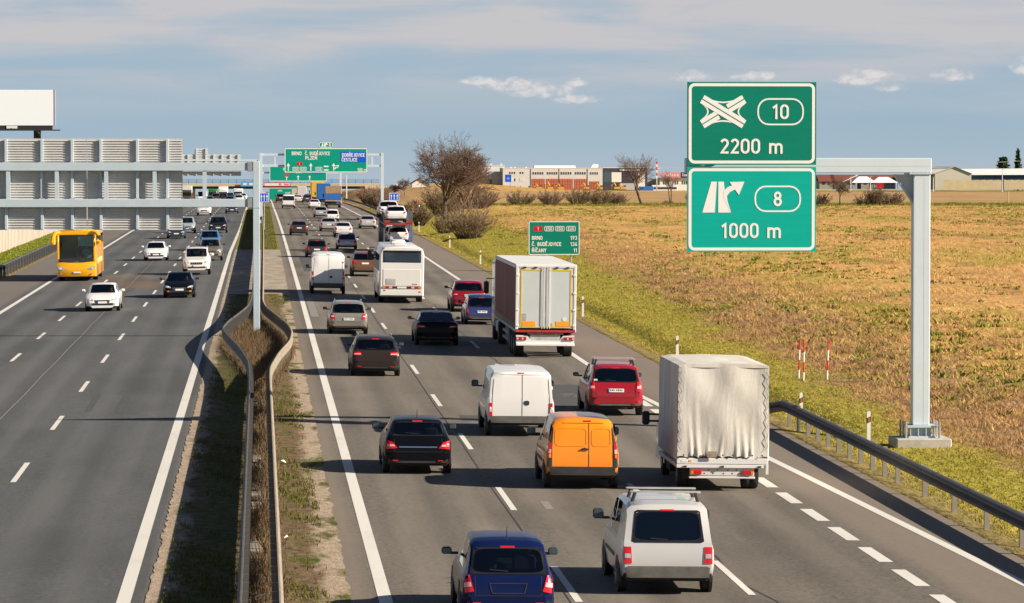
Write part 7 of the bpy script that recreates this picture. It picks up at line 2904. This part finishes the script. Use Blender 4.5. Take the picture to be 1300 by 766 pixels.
part('downpipe', M_DRK, root, lambda mb: [mb.box(FX(q) - ox - .08, FX(q) - ox + .08, -.12, -.02, -1, FZ_(214.5) - oz) for q in (673.8, 709.8, 745.8)])
part('roof_cowls', M_BWW, root, lambda mb: [mb.box(FX(q) - ox - .3, FX(q) - ox + .3, 5, 5.6, FZ_(214) - oz, FZ_(212.2) - oz) for q in (650, 655, 669)])
root = building('office_building', 'white flat-roofed building left of the pale industrial hall', 603, 646, 211, 239, M_BWW, 18, 1525)
for (a, b_) in ((609.8, 612), (612.8, 615)):
    win(root, 624.5, a, b_, 216.5, 221)
part('roof_vents', M_BW, root, lambda mb: [mb.box(q, q + .9, 3, 4, 8.8, 9.9) for q in (-4.5, 1.0, 5.2)])
root = thing('gabled_hall', 'grey-blue gabled hall with a red base left of the industrial hall', 'building', (FX(626), 1506, FZ_(238)))
part('wall', M_BG, root, lambda mb: mb.prism([(FX(612) - FX(626), -1), (FX(638.4) - FX(626), -1), (FX(638.4) - FX(626), FZ_(218) - FZ_(238)), (FX(627) - FX(626), FZ_(218) - FZ_(238)), (FX(612) - FX(626), FZ_(223.5) - FZ_(238))], 0, 14))
part('red_base', mat('red_plinth', (.30, .04, .04), .6), root, B(FX(615) - FX(626), FX(638.2) - FX(626), -.1, -.02, -.6, 1.2))
part('door', M_DRK, root, B(FX(622.5) - FX(626), FX(626) - FX(626), -.1, -.02, 1.3, 3.0))
root = building('showroom_building', 'dark glazed showroom with a black fascia right of the industrial hall', 765.3, 822, 213.6, 242, M_DRK, 16)
win(root, 793.65, 776.5, 789, 219, 231.5, M_BWW, nm='white_panel')
win(root, 793.65, 810.5, 819, 219, 239, M_BWW, nm='white_panel')
win(root, 793.65, 766, 775.8, 219, 231.5, mat('teal_glass', (.06, .11, .13), .15), nm='shop_window')
win(root, 793.65, 789.6, 810, 219, 232, mat('dark_glass', (.05, .05, .07), .15), nm='shop_window')
win(root, 793.65, 787, 806, 233, 241.5, mat('grey_shutter', (.42, .42, .42), .6), nm='shutter')
oz = root.location.z
part('fascia_letters', PLATE_W, root, lambda mb: [mb.box(FX(q) - FX(793.65), FX(q + (1.3 if k % 3 else .8)) - FX(793.65), -.25, -.11, FZ_(217.2) - oz, FZ_(215 + (.4 if k % 2 else 0)) - oz) for k, q in enumerate(np.arange(787, 812, 2.0))])
part('roof_unit', M_WINL, root, lambda mb: mb.prism([(FX(752) - FX(793.65), FZ_(213) - oz), (FX(762) - FX(793.65), FZ_(213) - oz), (FX(762) - FX(793.65), FZ_(208.5) - oz), (FX(755) - FX(793.65), FZ_(208.5) - oz)], 8, 12))
root = building('workshop_building', 'low grey workshop behind the mast, between the showroom and the white shop', 819.5, 839, 228, 243, mat('workshop_grey', (.40, .40, .38), .7), 12, 1512, M_BG)
root = building('shop_building', 'white shop with a pink rooftop billboard at the left edge of the big signs', 838, 890, 226.5, 243, M_BWW, 14)
for q in (842, 844.6, 847.2, 857, 859.8, 866, 868.6, 871):
    win(root, 864, q, q + 1.9, 230, 234.6)
for (a, b_, c_, lab) in ((839.5, 863.5, (.62, .22, .25), 'pink billboard on the roof of the white shop'), (864, 885, (.03, .035, .06), 'dark billboard beside the pink one on the shop roof')):
    s = far_sign('roof_billboard', FX(a), FX(b_), FZ_(226), FZ_(219), 1499, mat('bb_%d' % int(c_[0] * 100), c_, .5, var=.05), lab, 0, .1, 'billboard')
    part('print', mat('pale_print', (.75, .55, .55), .6), s, lambda mb: [mb.box(-2.6 + k * .75, -2.6 + k * .75 + (.5 if k % 2 else .35), -.03, -.002, -.5, .35 + (.4 if k in (0, 3) else 0)) for k in range(8)])
# coaches and machines parked in front
root = thing('parked_bus', 'long white bus with a red sill parked in front of the shop', 'bus', (FX(842), 1490, FZ_(245.5)))
wd = FX(857) - FX(842)
part('body', M_TRW, root, B(-5.6, wd, 0, 2.5, .3, 3.3, b=.15))
part('window', M_WIN, root, B(-5.4, wd - .3, -.03, -.002, 1.6, 2.5))
part('sill', S_RED, root, B(-5.5, wd - .1, -.03, -.002, .3, .75))
root = thing('parked_van', 'blue van parked left of the long white bus', 'van', (FX(817), 1488, FZ_(245)))
part('body', mat('van_blue', (.02, .15, .42), .4), root, B(-2.9, 2.9, 0, 2.2, .3, 2.6, b=.2))
part('window', M_WIN, root, B(-2.4, -1.2, -.03, -.002, 1.5, 2.2))
part('wheel', RUBBER, root, lambda mb: [mb.lathe([(0, .35), (.2, .35)], (q, -.02, .35), 'y', 10) for q in (-1.9, 1.9)])
M_DIG = mat('digger_yellow', (.60, .33, .02), .6, var=.15)
for i, (px, h_) in enumerate(((681, 2.4), (695.5, 3.4), (708.5, 2.6), (740.5, 2.8), (757.5, 2.6), (779, 3.0), (787, 2.6))):
    labs = ['in front of the first garage door', 'with a raised arm by the second garage door', 'between the second and third garage doors', 'before the fourth garage door', 'before the last garage door', 'left one before the showroom', 'right one before the showroom']
    root = thing('excavator', 'small yellow excavator ' + labs[i], 'excavator', (FX(px), 1484, FZ_(242.6)), group='yellow excavators parked in front of the halls')
    part('tracks', BLACK, root, B(-1.4, 1.4, 0, 2, 0, .6, b=.1))
    part('body', M_DIG, root, B(-1.3, .9, .1, 1.9, .7, 1.7, b=.1))
    part('cab', M_WIN, root, B(.0, 1.0, .2, 1.2, 1.2, 2.3, b=.05))
    part('arm', M_DIG, root, lambda mb: (mb.tube([(-.2, 1, 1.5), (-1.2, 1, h_ + .4), (-2.2, 1, h_ - .6), (-2.3, 1, .8)], .22, 5)))
# lattice mast, blue direction board
root = thing('lattice_mast', 'thin red and white mast behind the parked bus', 'mast', (150.4, 1400, -2.5))
for k in range(6):
    part('section', M_RW if k % 2 else M_PW, root, B(-.28, .28, -.28, .28, 6.5 + k * 1.1, 7.59 + k * 1.1))
part('pole', mat('pale_concrete_pole', (.5, .45, .38), .8), root, B(-.22, .22, -.22, .22, 0, 6.498))
part('crossarm', M_PW, root, B(-1.3, 1.3, -.1, .1, 10.3, 10.55))
root = thing('direction_board', 'blue square direction board in front of the industrial hall', 'road sign', (53.6, 800, float(tz(53.6, 800))))
zb_ = root.location.z
part('board', S_BLUE, root, B(-.68, .68, 0, .08, 3.55, 5.15))
part('glyph', mat('board_pale', (.35, .5, .75), .6), root, lambda mb: (mb.box(-.35, .35, -.02, -.002, 4.25, 4.4), mb.box(-.08, .08, -.02, -.003, 4.05, 4.6)))
part('post', STEEL, root, lambda mb: mb.tube([(.5, .15, -.3), (.5, .15, 5.0)], .07, 6))
# halls, fence, side road on the right
YH = 1400.
HX = lambda px: 255.59 + (px - 1182) * .30505
HZ = lambda py: 8.5 - (py - 212) * .2979
root = thing('barn', 'beige gabled barn at the right with a low pale roof', 'barn', (HX(1211), YH, HZ(238)))
oz = root.location.z
part('wall', mat('barn_cream', (.54, .50, .40), .8, var=.06, scale=.2), root, lambda mb: mb.prism([(HX(1187) - HX(1211), -1), (HX(1233) - HX(1211), -1), (HX(1233) - HX(1211), HZ(221) - oz), (0, HZ(212.4) - oz), (HX(1187) - HX(1211), HZ(221) - oz)], 0, 40))
part('roof', mat('barn_roof', (.55, .53, .49), .7, var=.06), root, lambda mb: (mb.prism([(HX(1186) - HX(1211), HZ(221.3) - oz), (0, HZ(212.3) - oz), (0, HZ(211.6) - oz), (HX(1185.5) - HX(1211), HZ(220.5) - oz)], -.4, 40),))
part('roof', M_DRK, root, lambda mb: (mb.prism([(HX(1233.5) - HX(1211), HZ(221.6) - oz), (HX(1234) - HX(1211), HZ(220.9) - oz), (.02, HZ(211.6) - oz), (.02, HZ(212.3) - oz)], -.4, 40),))
part('annex', mat('annex_roof', (.56, .55, .52), .7), root, lambda mb: mb.prism([(HX(1170) - HX(1211), HZ(222) - oz), (HX(1187) - HX(1211), HZ(222) - oz), (HX(1209) - HX(1211), HZ(213.2) - oz), (HX(1170) - HX(1211), HZ(214.5) - oz)], 1, 38))
root = thing('long_shed', 'long dark blue shed with a white roof at the far right', 'shed', (HX(1270), YH + 8, HZ(238)))
oz = root.location.z
part('wall', mat('navy_cladding', (.02, .05, .10), .6, var=.2, scale=.5), root, B(HX(1228) - HX(1270), HX(1330) - HX(1270), 0, 20, -1, HZ(222) - oz))
part('roof', mat('white_sheet_roof', (.72, .71, .68), .6, var=.04, scale=.4), root, lambda mb: mb.poly([(HX(1226) - HX(1270), -1, HZ(222.6) - oz), (HX(1331) - HX(1270), -1, HZ(222.3) - oz), (HX(1331) - HX(1270), 16, HZ(214) - oz), (HX(1228) - HX(1270), 16, HZ(214.8) - oz)]))
root = thing('board_fence', 'tan vertical-panel fence in front of the barn and the blue shed', 'fence', (HX(1250), YH - 3, HZ(236)))
M_FN = mat('tan_boards', (.56, .43, .26), .8, var=.1, scale=.3)
for k in range(42):
    p0 = 1197 + k * 2.9
    if 1267 < p0 < 1272:
        continue
    part('panel', M_FN, root, B(HX(p0) - HX(1250), HX(p0 + 2.8) - HX(1250), 0, .12, -1.5, HZ(229.2 - .25 * (k % 3)) - HZ(236)))
road_far = np_obj('side_road', np.array([(170, 1294, float(tz(170, 1294)) + .15), (420, 1294, float(tz(420, 1294)) + .15), (420, 1301, float(tz(420, 1301)) + .15), (170, 1301, float(tz(170, 1301)) + .15)]), np.array([[0, 1, 2, 3]]), mat('far_asphalt', (.10, .11, .12), .9))
tag(road_far, kind='structure')
for (x, y, top, lab) in ((207.0, 1290, 5.2, 'slim lamp post below the cantilever beam, left one'), (214.0, 1290, 5.2, 'slim lamp post below the cantilever beam, right one'), (261.3, 1292, 7.7, 'lamp post in front of the blue shed'), (236.7, 1292, 5.0, 'short lamp post right of the gantry column')):
    z = float(tz(x, y))
    root = thing('lamp_post', lab, 'lamp post', (x, y, z), group='lamp posts along the side road')
    part('pole', mat('lamp_grey', (.55, .56, .55), .6), root, lambda mb: mb.tube([(0, 0, -.3), (0, 0, top - z)], [.2, .12], 6))
    part('lamp_head', STEEL, root, B(-.1, .8, -.15, .15, top - z - .12, top - z + .02))
car('sedan', 'white car on the side road below the cantilever beam', 'car', 205.5, 1297, (.72, .72, .7), lod=0, z=float(tz(205.5, 1297)) + .15, yaw=PI / 2)
for (x, y, w_, h_, lab) in ((221.5, 1352, 4.6, 3.4, 'white market tent below the cantilever beam, left one'), (229.5, 1354, 5.0, 3.2, 'white market tent below the cantilever beam, right one')):
    z = HZ(236)
    root = thing('market_tent', lab, 'tent', (x, y, z - 1))
    part('canopy', M_WINL, root, lambda mb: [mb.poly([(-w_, -3, 2.3), (w_, -3, 2.3), (w_ * .35, 0, h_ + 1.2), (-w_ * .35, 0, h_ + 1.2)]), mb.poly([(w_, -3, 2.3), (w_, 3, 2.3), (w_ * .35, 0, h_ + 1.2)]), mb.poly([(-w_, 3, 2.3), (-w_, -3, 2.3), (-w_ * .35, 0, h_ + 1.2)]), mb.poly([(w_, 3, 2.3), (-w_, 3, 2.3), (-w_ * .35, 0, h_ + 1.2), (w_ * .35, 0, h_ + 1.2)])])
    part('poles', M_TRS, root, lambda mb: [mb.box(a - .1, a + .1, b_ - .1, b_ + .1, 0, 2.3) for a in (-w_ + .2, w_ - .2) for b_ in (-2.8, 2.8)])
part('advert_panel', S_RED, root, B(-3.0, -.5, -3.2, -3.05, .3, 2.2))
for (px0, px1, lab) in ((1043, 1062, 'low house with a dark red roof left of the market tents'), (1060, 1090, 'low house with a dark red roof behind the market tents'), (1096, 1140, 'long low house with a dark red roof behind the right tent')):
    x0, x1 = [216.5 + (q - 1043) * .3074 for q in (px0, px1)]
    root = thing('red_roof_house', lab, 'house', ((x0 + x1) / 2, 1425, HZ(236)))
    w_ = (x1 - x0) / 2
    part('wall', mat('house_wall', (.30, .27, .23), .8), root, B(-w_, w_, 0, 10, -1.5, 1.6))
    part('roof', mat('dark_red_roof', (.17, .045, .035), .8, var=.15), root, lambda mb: (mb.poly([(-w_ - .5, -.6, 1.5), (w_ + .5, -.6, 1.5), (w_ + .5, 5, 4.1), (-w_ - .5, 5, 4.1)]), mb.poly([(-w_ - .5, 10.6, 1.5), (-w_ - .5, 5, 4.1), (w_ + .5, 5, 4.1), (w_ + .5, 10.6, 1.5)])))
    part('window', M_WIN, root, lambda mb: [mb.box(-w_ + 1 + k * 2.2, -w_ + 2.2 + k * 2.2, -.05, -.002, .2, 1.2) for k in range(int(w_))])
part('gable_trim', M_WINL, root, lambda mb: mb.prism([(-14.5, 1.2), (-14.0, 1.2), (-8.0, 3.9), (-8.5, 4.1)], -1.0, -.8))
root = thing('wooden_stake', 'single wooden stake standing in the field at the right', 'stake', (130.5, 640, float(tz(130.5, 640))))
part('body', mat('fresh_wood', (.55, .36, .16), .8), root, B(-.14, .14, -.12, .12, -.3, 2.2, b=.02))
root = thing('power_cable', 'thin overhead cable rising to the right above the barn', 'cable', (0, 1380, 0))
part('wire', mat('cable_pale', (.45, .45, .42), .7), root, lambda mb: mb.tube([(150.4, 20, 8.4)] + [(q, 20, 8.4 - 1.4 * math.sin((q - 150) / 120 * PI) + (q - 150) * .012) for q in (180, 210, 240, 262)] + [(270, 20, 9.6), (295, 20, 11.0)], .09, 4))
# house on the bank and a parked car on the approach ramp
root = thing('parked_car', 'blue and white parked car on the skyline of the bank', 'car', (36.9, 1000, float(tz(36.9, 1000))))
part('body', mat('car_blue_far', (.03, .07, .25), .4), root, B(-2.1, 2.1, 0, 1.8, .25, 1.0, b=.15))
part('roof', M_WINL, root, lambda mb: mb.prism([(-1.3, 1.0), (1.2, 1.0), (.6, 1.75), (-.6, 1.75)], .1, 1.7))
part('wheel', RUBBER, root, lambda mb: [mb.lathe([(-.02, .33), (.2, .33)], (q, 0, .33), 'y', 10) for q in (-1.3, 1.3)])
root = thing('cottage', 'little white gabled cottage behind the big bare tree', 'house', (45.2, 1050, float(tz(45.2, 1050)) - .3))
part('wall', M_BWW, root, lambda mb: mb.prism([(-2.2, -1), (2.2, -1), (2.2, 1.3), (0, 2.6), (-2.2, 1.3)], 0, 8))
part('roof', mat('dark_red_roof', (.17, .045, .035), .8), root, lambda mb: (mb.prism([(-2.5, 1.1), (0, 2.62), (0, 2.85), (-2.6, 1.3)], -.3, 8.3), mb.prism([(2.5, 1.1), (2.6, 1.3), (.01, 2.85), (.01, 2.62)], -.3, 8.3)))
root = thing('lamp_post', 'tall thin lamp post beyond the town-name sign', 'lamp post', (25.6, 1100, float(tz(25.6, 1100))), group='lamp posts beyond the gantries')
part('pole', mat('lamp_grey', (.55, .56, .55), .6), root, lambda mb: mb.tube([(0, 0, -.3), (0, 0, 7.5)], [.22, .14], 6))
